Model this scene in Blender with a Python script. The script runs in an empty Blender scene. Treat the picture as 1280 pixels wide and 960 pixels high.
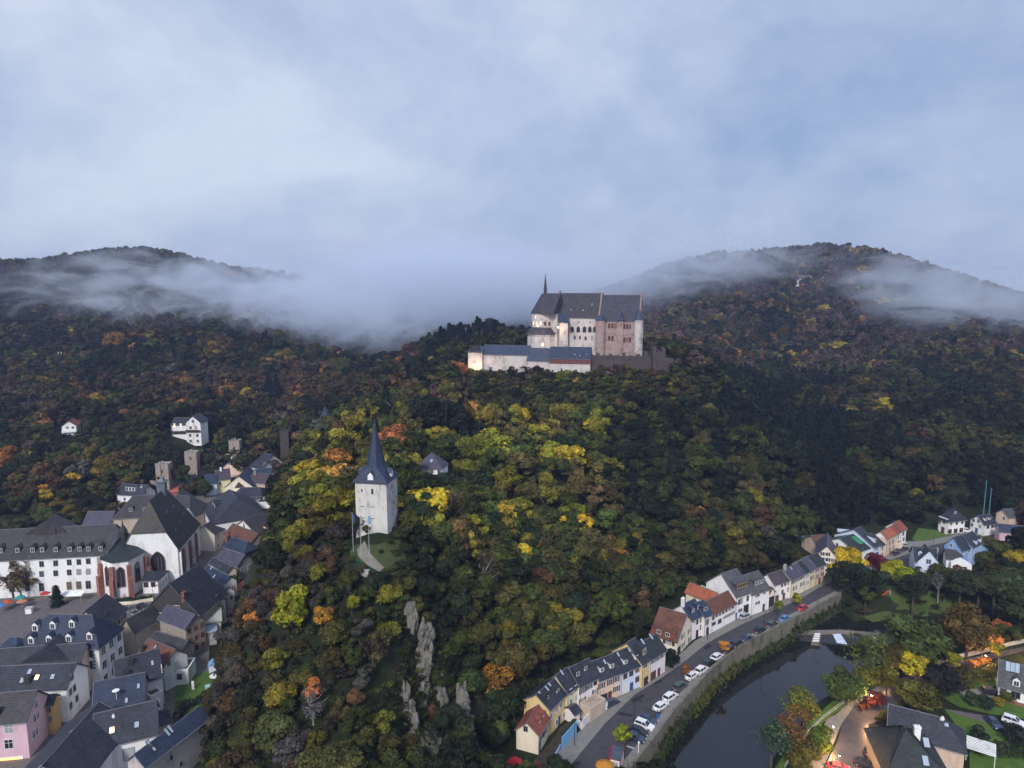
import bpy, bmesh, math, random
import numpy as np
from mathutils import Vector, Matrix
R = math.radians
rng = np.random.default_rng(7); random.seed(7)
S = bpy.context.scene; C = S.collection

# ---------------- camera, sky, sun, exposure ----------------
CZ, PITCH, F = 95.0, R(8), 853.33
cam = bpy.data.objects.new('camera', bpy.data.cameras.new('camera')); C.objects.link(cam)
cam.location = (0, 0, CZ); cam.rotation_euler = (R(90) - PITCH, 0, 0)
cam.data.lens = 24; cam.data.sensor_width = 36; cam.data.clip_start = 1; cam.data.clip_end = 9000
S.camera = cam
SUN_EL, SUN_AZ = R(38), R(196)          # azimuth clockwise from +Y: behind the camera and to its left
w = bpy.data.worlds.new('World'); S.world = w; w.use_nodes = True
nt = w.node_tree; N = nt.nodes; L = nt.links; N.clear()
wo = N.new('ShaderNodeOutputWorld'); bg = N.new('ShaderNodeBackground'); L.new(bg.outputs[0], wo.inputs[0])
sky = N.new('ShaderNodeTexSky'); sky.sky_type = 'NISHITA'; sky.sun_disc = False
sky.sun_elevation = SUN_EL; sky.sun_rotation = SUN_AZ; sky.air_density = 1.2; sky.dust_density = 2
tc = N.new('ShaderNodeTexCoord'); mp = N.new('ShaderNodeMapping'); mp.inputs['Scale'].default_value = (1.0, 1.0, 1.5)
mp.inputs['Rotation'].default_value = (0, R(38), 0)
L.new(tc.outputs['Generated'], mp.inputs[0])
n1 = N.new('ShaderNodeTexNoise'); n1.inputs['Scale'].default_value = 1.9; n1.inputs['Detail'].default_value = 8; n1.inputs['Roughness'].default_value = .5
n1.inputs['Distortion'].default_value = .45
L.new(mp.outputs[0], n1.inputs[0])
cr = N.new('ShaderNodeValToRGB'); n2 = N.new('ShaderNodeTexNoise'); n2.inputs['Scale'].default_value = 9; n2.inputs['Detail'].default_value = 7; n2.inputs['Roughness'].default_value = .6; n2.inputs['Distortion'].default_value = .3; L.new(mp.outputs[0], n2.inputs[0])
nm = N.new('ShaderNodeMath'); nm.operation = 'MULTIPLY_ADD'; L.new(n2.outputs[0], nm.inputs[0]); nm.inputs[1].default_value = .32; L.new(n1.outputs[0], nm.inputs[2])
ns = N.new('ShaderNodeMath'); ns.operation = 'SUBTRACT'; L.new(nm.outputs[0], ns.inputs[0]); ns.inputs[1].default_value = .16; L.new(ns.outputs[0], cr.inputs[0])
cr.color_ramp.elements[0].position = .30; cr.color_ramp.elements[0].color = (2.8, 3.85, 6.1, 1)
cr.color_ramp.elements[1].position = .70; cr.color_ramp.elements[1].color = (6.2, 6.9, 8.4, 1)
mixs = N.new('ShaderNodeMix'); mixs.data_type = 'RGBA'; mixs.inputs[0].default_value = .88
L.new(sky.outputs[0], mixs.inputs[6]); L.new(cr.outputs[0], mixs.inputs[7])
L.new(mixs.outputs[2], bg.inputs[0]); bg.inputs[1].default_value = .055
sun = bpy.data.objects.new('sun', bpy.data.lights.new('sun', 'SUN')); C.objects.link(sun)
sun.data.energy = 1.5; sun.data.angle = R(12); sun.data.color = (1, .95, .90)
sun.rotation_euler = (R(90) - SUN_EL, 0, math.pi - SUN_AZ)   # rays travel away from azimuth SUN_AZ
vs = S.view_settings; vs.view_transform = 'Standard'; vs.look = 'None'; vs.gamma = 1; vs.use_curve_mapping = False
vs.exposure = 1.0
cy = S.cycles
cy.max_bounces = 7; cy.diffuse_bounces = 2; cy.glossy_bounces = 2; cy.transmission_bounces = 2; cy.volume_bounces = 6
cy.transparent_max_bounces = 8; cy.volume_step_rate = 1.0; cy.volume_max_steps = 256
cy.use_adaptive_sampling = True; cy.adaptive_threshold = .02; cy.use_denoising = True
cy.caustics_reflective = False; cy.caustics_refractive = False

# ---------------- pixel of the photo -> world ----------------
cp, sp_ = math.cos(PITCH), math.sin(PITCH)
def P(px, py, D):
    a = (px - 640) / F * D; b = (py - 480) / F * D
    return Vector((a, D * cp - b * sp_, CZ - b * cp - D * sp_))
def G(px, py, z=0.0):
    D = (CZ - z) / ((py - 480) / F * cp + sp_)
    return P(px, py, D)
def proj(x, y, z):
    dz = CZ - z; D = y * cp + dz * sp_; b = dz * cp - y * sp_
    return 640 + F * x / D, 480 + F * b / D, D

# ---------------- objects ----------------
def link(o, parent=None):
    C.objects.link(o)
    if parent is not None: o.parent = parent
    return o
def tag(o, label=None, cat=None, group=None, kind=None):
    if label: o['label'] = label
    if cat: o['category'] = cat
    if group: o['group'] = group
    if kind: o['kind'] = kind
    return o
def empty(name, loc, rz=0, **k):
    o = bpy.data.objects.new(name, None); o.location = loc; o.rotation_euler = (0, 0, rz); o.empty_display_size = .5
    return tag(link(o), **k)
class MB:
    def __init__(s): s.v = []; s.f = []
    def poly(s, pts):
        n = len(s.v); s.v += [tuple(p) for p in pts]; s.f.append(tuple(range(n, n + len(pts))))
    def prism(s, pts, ext):                       # pts: 3D polygon, ext: extrusion vector
        n = len(s.v); k = len(pts); e = Vector(ext)
        s.v += [tuple(p) for p in pts] + [tuple(Vector(p) + e) for p in pts]
        s.f.append(tuple(range(n + k - 1, n - 1, -1))); s.f.append(tuple(range(n + k, n + 2 * k)))
        for i in range(k):
            j = (i + 1) % k; s.f.append((n + i, n + j, n + k + j, n + k + i))
    def box(s, x0, x1, y0, y1, z0, z1):
        s.prism([(x0, y0, z0), (x1, y0, z0), (x1, y1, z0), (x0, y1, z0)], (0, 0, z1 - z0))
    def cyl(s, cx, cy, z0, z1, r0, r1=None, n=10, a0=0):
        r1 = r0 if r1 is None else r1; b = len(s.v)
        for z, r in ((z0, r0), (z1, r1)):
            for i in range(n):
                a = a0 + 2 * math.pi * i / n; s.v.append((cx + r * math.cos(a), cy + r * math.sin(a), z))
        s.f.append(tuple(range(b + n - 1, b - 1, -1))); s.f.append(tuple(range(b + n, b + 2 * n)))
        for i in range(n):
            j = (i + 1) % n; s.f.append((b + i, b + j, b + n + j, b + n + i))
    def tube(s, pts, rads, n=6):
        base = len(s.v); pts = [Vector(p) for p in pts]
        for i, p in enumerate(pts):
            d = (pts[min(i + 1, len(pts) - 1)] - pts[max(i - 1, 0)]).normalized()
            a = d.orthogonal().normalized(); b = d.cross(a); r = rads[i] if hasattr(rads, '__len__') else rads
            for k in range(n):
                t = 2 * math.pi * k / n; s.v.append(tuple(p + a * r * math.cos(t) + b * r * math.sin(t)))
        for i in range(len(pts) - 1):
            for k in range(n):
                j = (k + 1) % n; q = base + i * n
                s.f.append((q + k, q + j, q + n + j, q + n + k))
        s.f.append(tuple(base + k for k in range(n - 1, -1, -1))); s.f.append(tuple(base + (len(pts) - 1) * n + k for k in range(n)))
    def mesh(s, name, mat, smooth=False, bevel=0):
        me = bpy.data.meshes.new(name); me.from_pydata(s.v, [], s.f)
        bm = bmesh.new(); bm.from_mesh(me)
        if bevel:
            bmesh.ops.bevel(bm, geom=bm.edges[:], offset=bevel, segments=2, affect='EDGES', profile=.6)
        bmesh.ops.recalc_face_normals(bm, faces=bm.faces); bm.to_mesh(me); bm.free()
        if mat: me.materials.append(mat)
        if smooth: me.polygons.foreach_set('use_smooth', [True] * len(me.polygons))
        return me
    def build(s, name, mat, parent=None, **k):
        return link(bpy.data.objects.new(name, s.mesh(name, mat, **k)), parent)
def np_mesh(name, V, Q, mat, cols=None):           # V (n,3), Q (m,4) quads, cols per face (m,3)
    me = bpy.data.meshes.new(name); n = len(V); m = len(Q)
    me.vertices.add(n); me.vertices.foreach_set('co', V.astype(np.float32).ravel())
    me.loops.add(m * 4); me.loops.foreach_set('vertex_index', Q.astype(np.int32).ravel())
    me.polygons.add(m); me.polygons.foreach_set('loop_start', np.arange(0, m * 4, 4, dtype=np.int32))
    if cols is not None:
        a = me.attributes.new('tint', 'FLOAT_COLOR', 'FACE')
        a.data.foreach_set('color', np.concatenate([cols, np.ones((m, 1))], 1).astype(np.float32).ravel())
    me.update(calc_edges=True); me.validate()
    if mat: me.materials.append(mat)
    return me

# ---------------- materials ----------------
def nodes(name):
    m = bpy.data.materials.new(name); m.use_nodes = True
    return m, m.node_tree.nodes, m.node_tree.links, m.node_tree.nodes['Principled BSDF']
_mc = {}
def mat(name, col, rough=.85, var=.18, scale=.6, col2=None, bump=0, metal=0, spec=.3, streak=1, fine=6.0):
    """surface colour with blotchy wear at two sizes"""
    if name in _mc: return _mc[name]
    m, n, l, b = nodes(name)
    t = n.new('ShaderNodeTexCoord'); mp = n.new('ShaderNodeMapping'); mp.inputs['Scale'].default_value = (1, 1, streak); l.new(t.outputs['Object'], mp.inputs[0])
    a = n.new('ShaderNodeTexNoise'); a.inputs['Scale'].default_value = scale; a.inputs['Detail'].default_value = 6; a.inputs['Roughness'].default_value = .65
    f = n.new('ShaderNodeTexNoise'); f.inputs['Scale'].default_value = fine; f.inputs['Detail'].default_value = 3
    l.new(mp.outputs[0], a.inputs[0]); l.new(mp.outputs[0], f.inputs[0])
    mx = n.new('ShaderNodeMath'); mx.operation = 'MULTIPLY_ADD'; l.new(f.outputs[0], mx.inputs[0]); mx.inputs[1].default_value = .35; l.new(a.outputs[0], mx.inputs[2])
    r = n.new('ShaderNodeValToRGB'); l.new(mx.outputs[0], r.inputs[0])
    c2 = col2 or tuple(c * (1 - var * 2) for c in col)
    r.color_ramp.elements[0].position = .45; r.color_ramp.elements[0].color = (*c2, 1)
    r.color_ramp.elements[1].position = .85; r.color_ramp.elements[1].color = (*[min(1, c * (1 + var * .6)) for c in col], 1)
    e = r.color_ramp.elements.new(.66); e.color = (*col, 1)
    l.new(r.outputs[0], b.inputs['Base Color'])
    b.inputs['Roughness'].default_value = rough; b.inputs['Metallic'].default_value = metal; b.inputs['Specular IOR Level'].default_value = spec
    if bump:
        bu = n.new('ShaderNodeBump'); bu.inputs['Strength'].default_value = bump; bu.inputs['Distance'].default_value = .1
        l.new(f.outputs[0], bu.inputs['Height']); l.new(bu.outputs[0], b.inputs['Normal'])
    _mc[name] = m; return m
def roofmat(name, col, col2, course=.35, rough=.6, moss=None):
    """slates or tiles: rows of small pieces, each a slightly different tone"""
    if name in _mc: return _mc[name]
    m, n, l, b = nodes(name)
    t = n.new('ShaderNodeTexCoord')
    v = n.new('ShaderNodeTexVoronoi'); v.inputs['Scale'].default_value = 1 / course; l.new(t.outputs['Object'], v.inputs[0])
    a = n.new('ShaderNodeTexNoise'); a.inputs['Scale'].default_value = .35; a.inputs['Detail'].default_value = 8; a.inputs['Roughness'].default_value = .7; l.new(t.outputs['Object'], a.inputs[0])
    sx = n.new('ShaderNodeSeparateColor'); l.new(v.outputs['Color'], sx.inputs[0])
    ad = n.new('ShaderNodeMath'); ad.operation = 'MULTIPLY_ADD'; l.new(sx.outputs[0], ad.inputs[0]); ad.inputs[1].default_value = .3; l.new(a.outputs[0], ad.inputs[2])
    r = n.new('ShaderNodeValToRGB'); l.new(ad.outputs[0], r.inputs[0])
    r.color_ramp.elements[0].position = .42; r.color_ramp.elements[0].color = (*col2, 1)
    r.color_ramp.elements[1].position = .88; r.color_ramp.elements[1].color = (*col, 1)
    src = r.outputs[0]
    if moss:
        a2 = n.new('ShaderNodeTexNoise'); a2.inputs['Scale'].default_value = .8; a2.inputs['Detail'].default_value = 8; l.new(t.outputs['Object'], a2.inputs[0])
        r2 = n.new('ShaderNodeValToRGB'); l.new(a2.outputs[0], r2.inputs[0]); r2.color_ramp.elements[0].position = .52; r2.color_ramp.elements[1].position = .64
        mx = n.new('ShaderNodeMix'); mx.data_type = 'RGBA'; l.new(r2.outputs[0], mx.inputs[0]); l.new(src, mx.inputs[6]); mx.inputs[7].default_value = (*moss, 1); src = mx.outputs[2]
    l.new(src, b.inputs['Base Color']); b.inputs['Roughness'].default_value = rough; b.inputs['Specular IOR Level'].default_value = .35
    wv = n.new('ShaderNodeTexWave'); wv.bands_direction = 'Z'; wv.inputs['Scale'].default_value = 1.2; wv.inputs['Distortion'].default_value = .4; l.new(t.outputs['Object'], wv.inputs[0])
    bu = n.new('ShaderNodeBump'); bu.inputs['Strength'].default_value = .5; bu.inputs['Distance'].default_value = .06; l.new(wv.outputs[0], bu.inputs['Height']); l.new(bu.outputs[0], b.inputs['Normal'])
    _mc[name] = m; return m
def emit(name, col, s):
    if name in _mc: return _mc[name]
    m, n, l, b = nodes(name); b.inputs['Emission Color'].default_value = (*col, 1); b.inputs['Emission Strength'].default_value = s
    b.inputs['Base Color'].default_value = (*col, 1); _mc[name] = m; return m
def glass(name='window_glass', col=(.02, .025, .035), rough=.12):
    if name in _mc: return _mc[name]
    m, n, l, b = nodes(name); b.inputs['Base Color'].default_value = (*col, 1); b.inputs['Roughness'].default_value = rough
    b.inputs['Specular IOR Level'].default_value = .6; _mc[name] = m; return m
def leafmat(name, attr):
    """leaves: tone comes from the tree (object colour or stored tint), broken up leaf by leaf"""
    m, n, l, b = nodes(name)
    if attr: s = n.new('ShaderNodeAttribute'); s.attribute_name = 'tint'; src = s.outputs['Color']
    else:
        s = n.new('ShaderNodeObjectInfo'); at = n.new('ShaderNodeAttribute'); at.attribute_name = 'tint'
        mm = n.new('ShaderNodeMix'); mm.data_type = 'RGBA'; mm.blend_type = 'MULTIPLY'; mm.inputs[0].default_value = 1
        l.new(s.outputs['Color'], mm.inputs[6]); l.new(at.outputs['Color'], mm.inputs[7]); src = mm.outputs[2]
    l.new(src, b.inputs['Base Color']); b.inputs['Roughness'].default_value = .7; b.inputs['Specular IOR Level'].default_value = .15
    tr = n.new('ShaderNodeBsdfTranslucent'); l.new(src, tr.inputs[0]); ms = n.new('ShaderNodeMixShader'); ms.inputs[0].default_value = .25
    l.new(b.outputs[0], ms.inputs[1]); l.new(tr.outputs[0], ms.inputs[2]); l.new(ms.outputs[0], n['Material Output'].inputs[0])
    return m
M_LEAF = leafmat('leaves', False); M_LEAFS = leafmat('leaves_of_wood', True)
M_BARK = mat('bark', (.09, .075, .06), .95, .3, 2)
M_PALEBARK = mat('pale_bark', (.30, .28, .26), .95, .3, 2)

# ---------------- terrain ----------------
FLAT = []           # (polygon in plan, level, blend width)
def pxpoly(pts, z=0): return [tuple(G(x, y, z)[:2]) for x, y in pts]
PARAPX = [(762, 1000), (786, 960), (819, 918), (840, 889), (860, 868), (888, 836), (917, 813), (946, 796), (987, 775), (1021, 757), (1050, 742)]
_pw = [G(x, y, 0) for x, y in PARAPX]
RIVER = [(p.x + .45, p.y - .35) for p in _pw] + pxpoly([(1065, 780), (1120, 773), (1190, 770), (1300, 742),
                (1340, 745), (1300, 775), (1235, 792), (1180, 806), (1110, 830), (1068, 848), (1040, 872), (1000, 895), (972, 930), (950, 965), (935, 1000)], -6)
def in_poly(poly, X, Y):
    ins = np.zeros(X.shape, bool); k = len(poly)
    for i in range(k):
        x1, y1 = poly[i]; x2, y2 = poly[(i + 1) % k]
        c = ((y1 > Y) != (y2 > Y)) & (X < (x2 - x1) * (Y - y1) / (y2 - y1 + 1e-12) + x1)
        ins ^= c
    return ins
def sdist(poly, X, Y, closed=True):
    d = np.full(X.shape, 1e9); k = len(poly)
    for i in range(k if closed else k - 1):
        x1, y1 = poly[i]; x2, y2 = poly[(i + 1) % k]
        t = np.clip(((X - x1) * (x2 - x1) + (Y - y1) * (y2 - y1)) / ((x2 - x1) ** 2 + (y2 - y1) ** 2 + 1e-9), 0, 1)
        d = np.minimum(d, np.hypot(X - x1 - t * (x2 - x1), Y - y1 - t * (y2 - y1)))
    return np.where(in_poly(poly, X, Y), -d, d) if closed else d
A = []              # terrain anchors: pixel, distance, height of what grows there
def a(px, py, D, th=9): p = P(px, py, D); A.append((p.x, p.y, p.z - th))
def g(px, py, z=0): p = G(px, py, z); A.append((p.x, p.y, z))
for px, py, D in [(-250, 350, 900), (-100, 335, 900), (0, 332, 900), (100, 325, 900), (200, 320, 900), (300, 330, 900), (370, 350, 920), (430, 385, 950), (500, 402, 1000), (600, 385, 1100), (700, 372, 1150),
                  (800, 352, 1000), (900, 330, 950), (1000, 312, 900), (1060, 306, 900), (1130, 312, 900), (1200, 335, 880), (1280, 362, 850), (1400, 400, 850)]:
    a(px, py, D, 12); p = P(px, py, D); A.append((p.x * 1.5, p.y * 1.5, p.z - 50))
for v in [(0, 400, 650), (200, 400, 650), (350, 400, 690), (430, 420, 740), (0, 450, 540), (120, 450, 530), (200, 450, 520), (300, 450, 530), (400, 450, 580), (470, 455, 560), (0, 520, 395), (200, 520, 385), (320, 510, 430), (0, 560, 345),
          (130, 590, 310), (0, 620, 280), (250, 560, 370), (-200, 450, 520), (-200, 560, 340), (560, 425, 520), (640, 440, 600, 12), (420, 480, 480), (480, 470, 450),
          (540, 472, 365), (870, 470, 370), (910, 475, 390), (600, 500, 335), (700, 500, 325), (800, 510, 320), (600, 560, 270), (700, 560, 270), (700, 600, 240), (800, 600, 255), (640, 620, 225), (800, 700, 214),
          (700, 700, 195), (600, 700, 172), (650, 780, 165, 8), (600, 800, 150, 8), (550, 660, 170), (900, 560, 300), (900, 650, 250), (1000, 560, 330), (1000, 500, 420, 10), (1100, 500, 420), (1200, 500, 400), (1280, 560, 330),
          (1200, 600, 290), (1100, 600, 290), (950, 470, 480, 12), (950, 440, 600), (850, 440, 560), (1060, 450, 590), (1060, 400, 700), (1060, 350, 810), (950, 400, 740), (950, 360, 860), (850, 400, 780), (850, 370, 900), (1150, 400, 690), (1250, 400, 650),
          (1150, 450, 560), (1250, 450, 520), (1400, 450, 520), (1400, 560, 330), (750, 400, 900), (650, 410, 850),
          (400, 700, 150, 7), (350, 740, 145, 6), (345, 640, 180, 8), (334, 690, 176, 7), (310, 735, 165, 6), (292, 770, 156, 6), (276, 805, 150, 6), (258, 870, 146, 5), (345, 610, 225, 8), (300, 900, 130, 6), (400, 800, 131, 6), (400, 900, 116, 6), (400, 960, 108, 6),
          (450, 780, 135, 4), (450, 880, 118, 5), (500, 900, 127, 4), (400, 560, 232), (372, 600, 210, 8), (440, 560, 222), (500, 560, 230), (540, 560, 238, 6), (520, 500, 300), (450, 520, 280), (400, 530, 290), (360, 570, 262, 8)]: a(*v)
for v in [(590, 468, 385), (660, 464, 385), (740, 452, 385), (825, 458, 380), (467, 667, 161), (455, 668, 157), (485, 668, 158), (462, 690, 152), (490, 728, 148), (512, 745, 147), (528, 770, 146), (560, 900, 141), (600, 930, 142), (550, 960, 132),
          (545, 830, 144), (665, 440, 400), (800, 436, 400), (700, 440, 430), (232, 553, 372), (84, 541, 385)]: a(*v, 0)
for q in [(20, 750), (100, 750), (200, 760), (235, 850), (215, 900), (150, 960), (0, 960), (0, 850), (255, 720), (290, 690), (318, 650), (200, 680), (60, 690), (-100, 750), (-100, 900), (-60, 1000), (700, 960), (760, 900), (830, 838), (920, 780),
          (1000, 735), (1050, 715), (1120, 690), (1180, 670), (1250, 660), (1330, 650), (1100, 730), (1200, 690), (1280, 690), (880, 850), (1000, 775), (1280, 900), (1200, 850), (1100, 900), (1280, 820), (1330, 960), (1000, 990), (660, 940), (1180, 655), (1260, 645)]: g(*q, 0)
g(322, 690, 0); g(300, 735, 0); g(328, 640, 0); g(300, 585, 5); g(330, 575, 7); g(230, 590, 5); g(160, 615, 4); g(90, 640, 3)
A += [(-120, 70, 0), (-40, 60, 3), (-20, 85, 8), (0, 105, 2), (40, 70, -3), (120, 70, 0), (-300, 100, 5), (300, 100, 0), (-300, 20, 5), (300, 0, 0), (0, -50, 0)]
A = np.array(A); SC = 200.0
def _phi(r2): return np.where(r2 > 1e-12, .5 * r2 * np.log(np.maximum(r2, 1e-12)), 0)
_n = len(A); _d = ((A[:, None, :2] - A[None, :, :2]) / SC); _K = _phi((_d ** 2).sum(-1)) + np.eye(_n) * .0015
_Pm = np.concatenate([np.ones((_n, 1)), A[:, :2] / SC], 1)
_s = np.linalg.solve(np.block([[_K, _Pm], [_Pm.T, np.zeros((3, 3))]]), np.concatenate([A[:, 2], np.zeros(3)]))
def vnoise(X, Y, s, seed=0):
    """smooth value noise in plan"""
    r = np.random.default_rng(seed).random((256, 256)); x = X / s + 1000; y = Y / s + 1000
    xi = np.floor(x).astype(int); yi = np.floor(y).astype(int); fx = x - xi; fy = y - yi
    fx = fx * fx * (3 - 2 * fx); fy = fy * fy * (3 - 2 * fy)
    q = lambda i, j: r[(xi + i) % 256, (yi + j) % 256]
    return (q(0, 0) * (1 - fx) + q(1, 0) * fx) * (1 - fy) + (q(0, 1) * (1 - fx) + q(1, 1) * fx) * fy - .5
FRONTPX = [(640, 1000), (655, 985), (690, 945), (735, 905), (775, 867), (803, 855), (832, 834), (868, 802), (889, 790), (920, 773), (962, 755), (990, 741), (1030, 723), (1062, 712), (1105, 696), (1130, 677), (1160, 676), (1215, 664), (1290, 656)]
BACKD = [9, 9, 11, 11, 10, 10, 10, 13, 17, 22, 12, 9, 9, 22, 14, 10, 8, 16, 24]
def offs(pl, dist):                  # shift a plan line sideways
    out = []
    for i in range(len(pl)):
        a_ = Vector(pl[max(i - 1, 0)]); b_ = Vector(pl[min(i + 1, len(pl) - 1)]); t = (b_ - a_).normalized(); d_ = dist[i] if hasattr(dist, '__len__') else dist; out.append((pl[i][0] + t.y * d_, pl[i][1] - t.x * d_))
    return out
_fr = pxpoly(FRONTPX); STREET = offs(_fr, [-q for q in BACKD]) + pxpoly([(1290, 690), (1200, 715), (1120, 725), (1060, 738), (1021, 757), (987, 776), (946, 796), (917, 813), (888, 836), (860, 868), (840, 889), (819, 918), (786, 960), (762, 1000)])
TOWN = pxpoly([(-260, 985), (-260, 660), (0, 690), (90, 665), (160, 640), (250, 620), (336, 605), (340, 660), (325, 695), (300, 745), (280, 800), (266, 850), (252, 905), (238, 990)])
EAST = pxpoly([(1010, 1000), (1045, 930), (1085, 880), (1120, 858), (1200, 835), (1290, 805), (1420, 790), (1420, 1000)])
CASTLE = [(-30, 380), (8, 377), (20, 371), (44, 366), (70, 366), (98, 369), (80, 440), (10, 440), (-30, 400)]
def height(X, Y):
    X = np.asarray(X, float); Y = np.asarray(Y, float); sh = X.shape; x = X.ravel(); y = Y.ravel(); out = np.empty(len(x))
    for i in range(0, len(x), 20000):
        xs, ys = x[i:i + 20000], y[i:i + 20000]
        d2 = ((xs[:, None] - A[None, :, 0]) ** 2 + (ys[:, None] - A[None, :, 1]) ** 2) / SC ** 2
        out[i:i + 20000] = _phi(d2) @ _s[:_n] + _s[_n] + _s[_n + 1] * xs / SC + _s[_n + 2] * ys / SC
    z = out.reshape(sh)
    z = np.maximum(z, -2) + vnoise(X, Y, 60, 1) * 5 * np.clip((Y - 320) / 200, 0, 1) + vnoise(X, Y, 14, 2) * 2.2
    z = z + vnoise(X, Y, 130, 5) * 26 * np.clip((Y - 450) / 200, 0, 1) + vnoise(X, Y, 5, 3) * .7
    for poly, lv, bw in ((CASTLE, None, 0), (STREET, -.1, 6), (TOWN, -.1, 7), (EAST, -.1, 10)):
        if lv is None: continue
        d = sdist(poly, X, Y); t = np.clip(d / bw, 0, 1); t = t * t * (3 - 2 * t); z = lv * (1 - t) + z * t
    d = sdist(RIVER, X, Y); t = np.clip(d / 5 + .1, 0, 1); t = np.where(d < 0, 0, t)
    z = np.where(d < 5, np.minimum(z, -7.5 + 7.4 * t * t * (3 - 2 * t)), z)
    return z
def hz(x, y): return float(height(np.array([x]), np.array([y]))[0])
xs = np.concatenate([-np.geomspace(1700, 262, 46), np.arange(-260, 290, 2.6), np.geomspace(292, 1700, 46)])
ys = np.concatenate([[-60, -20, 10, 30], np.arange(45, 300, 2.2), np.arange(300, 480, 4), np.geomspace(484, 2400, 90)])
XX, YY = np.meshgrid(xs, ys); ZZ = height(XX, YY)
Vt = np.stack([XX.ravel(), YY.ravel(), ZZ.ravel()], 1); nx = len(xs); ii = np.arange(len(ys) - 1)[:, None] * nx + np.arange(nx - 1)[None]
Qt = np.stack([ii, ii + 1, ii + 1 + nx, ii + nx], -1).reshape(-1, 4)
mg, n, l, b = nodes('ground')
t = n.new('ShaderNodeTexCoord'); ge = n.new('ShaderNodeNewGeometry'); sx = n.new('ShaderNodeSeparateXYZ'); l.new(ge.outputs['Normal'], sx.inputs[0])
na = n.new('ShaderNodeTexNoise'); na.inputs['Scale'].default_value = .25; na.inputs['Detail'].default_value = 10; na.inputs['Roughness'].default_value = .7; l.new(t.outputs['Object'], na.inputs[0])
r1 = n.new('ShaderNodeValToRGB'); l.new(na.outputs[0], r1.inputs[0])
for i, (p_, c_) in enumerate([(.3, (.030, .030, .018)), (.5, (.022, .032, .012)), (.7, (.045, .05, .02))]):
    e = r1.color_ramp.elements[i] if i < 2 else r1.color_ramp.elements.new(p_); e.position = p_; e.color = (*c_, 1)
nb = n.new('ShaderNodeTexNoise'); nb.inputs['Scale'].default_value = 2.2; nb.inputs['Detail'].default_value = 12; nb.inputs['Roughness'].default_value = .75
mpp = n.new('ShaderNodeMapping'); mpp.inputs['Scale'].default_value = (1, 1, .35); l.new(t.outputs['Object'], mpp.inputs[0]); l.new(mpp.outputs[0], nb.inputs[0])
r2 = n.new('ShaderNodeValToRGB'); l.new(nb.outputs[0], r2.inputs[0])
r2.color_ramp.elements[0].position = .44; r2.color_ramp.elements[0].color = (.020, .021, .015, 1); r2.color_ramp.elements[1].position = .72; r2.color_ramp.elements[1].color = (.15, .14, .12, 1)
ms = n.new('ShaderNodeMath'); ms.operation = 'MULTIPLY_ADD'; l.new(na.outputs[0], ms.inputs[0]); ms.inputs[1].default_value = .5; l.new(sx.outputs['Z'], ms.inputs[2])
r3 = n.new('ShaderNodeValToRGB'); l.new(ms.outputs[0], r3.inputs[0]); r3.color_ramp.elements[0].position = .72; r3.color_ramp.elements[1].position = .86
mx = n.new('ShaderNodeMix'); mx.data_type = 'RGBA'; l.new(r3.outputs[0], mx.inputs[0]); l.new(r2.outputs[0], mx.inputs[6]); l.new(r1.outputs[0], mx.inputs[7])
l.new(mx.outputs[2], b.inputs['Base Color']); b.inputs['Roughness'].default_value = .95; b.inputs['Specular IOR Level'].default_value = .1
bu = n.new('ShaderNodeBump'); bu.inputs['Strength'].default_value = .8; bu.inputs['Distance'].default_value = .8; l.new(nb.outputs[0], bu.inputs['Height']); l.new(bu.outputs[0], b.inputs['Normal'])
me = np_mesh('terrain', Vt, Qt, mg); me.polygons.foreach_set('use_smooth', [True] * len(me.polygons))
tag(link(bpy.data.objects.new('terrain', me)), kind='structure')

# water
mw, n, l, b = nodes('river_water'); b.inputs['Base Color'].default_value = (.012, .014, .014, 1); b.inputs['Roughness'].default_value = .03; b.inputs['IOR'].default_value = 1.6
t = n.new('ShaderNodeTexCoord'); mp = n.new('ShaderNodeMapping'); mp.inputs['Scale'].default_value = (1, .6, 1); mp.inputs['Rotation'].default_value = (0, 0, R(-40)); l.new(t.outputs['Object'], mp.inputs[0])
q = n.new('ShaderNodeTexNoise'); q.inputs['Scale'].default_value = .9; q.inputs['Detail'].default_value = 5; l.new(mp.outputs[0], q.inputs[0])
bu = n.new('ShaderNodeBump'); bu.inputs['Strength'].default_value = .05; bu.inputs['Distance'].default_value = .3; l.new(q.outputs[0], bu.inputs['Height']); l.new(bu.outputs[0], b.inputs['Normal'])
wb = MB(); wb.poly([(0, 30, -6), (330, 30, -6), (330, 330, -6), (0, 330, -6)])
tag(wb.build('river_water', mw), kind='structure')
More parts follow.
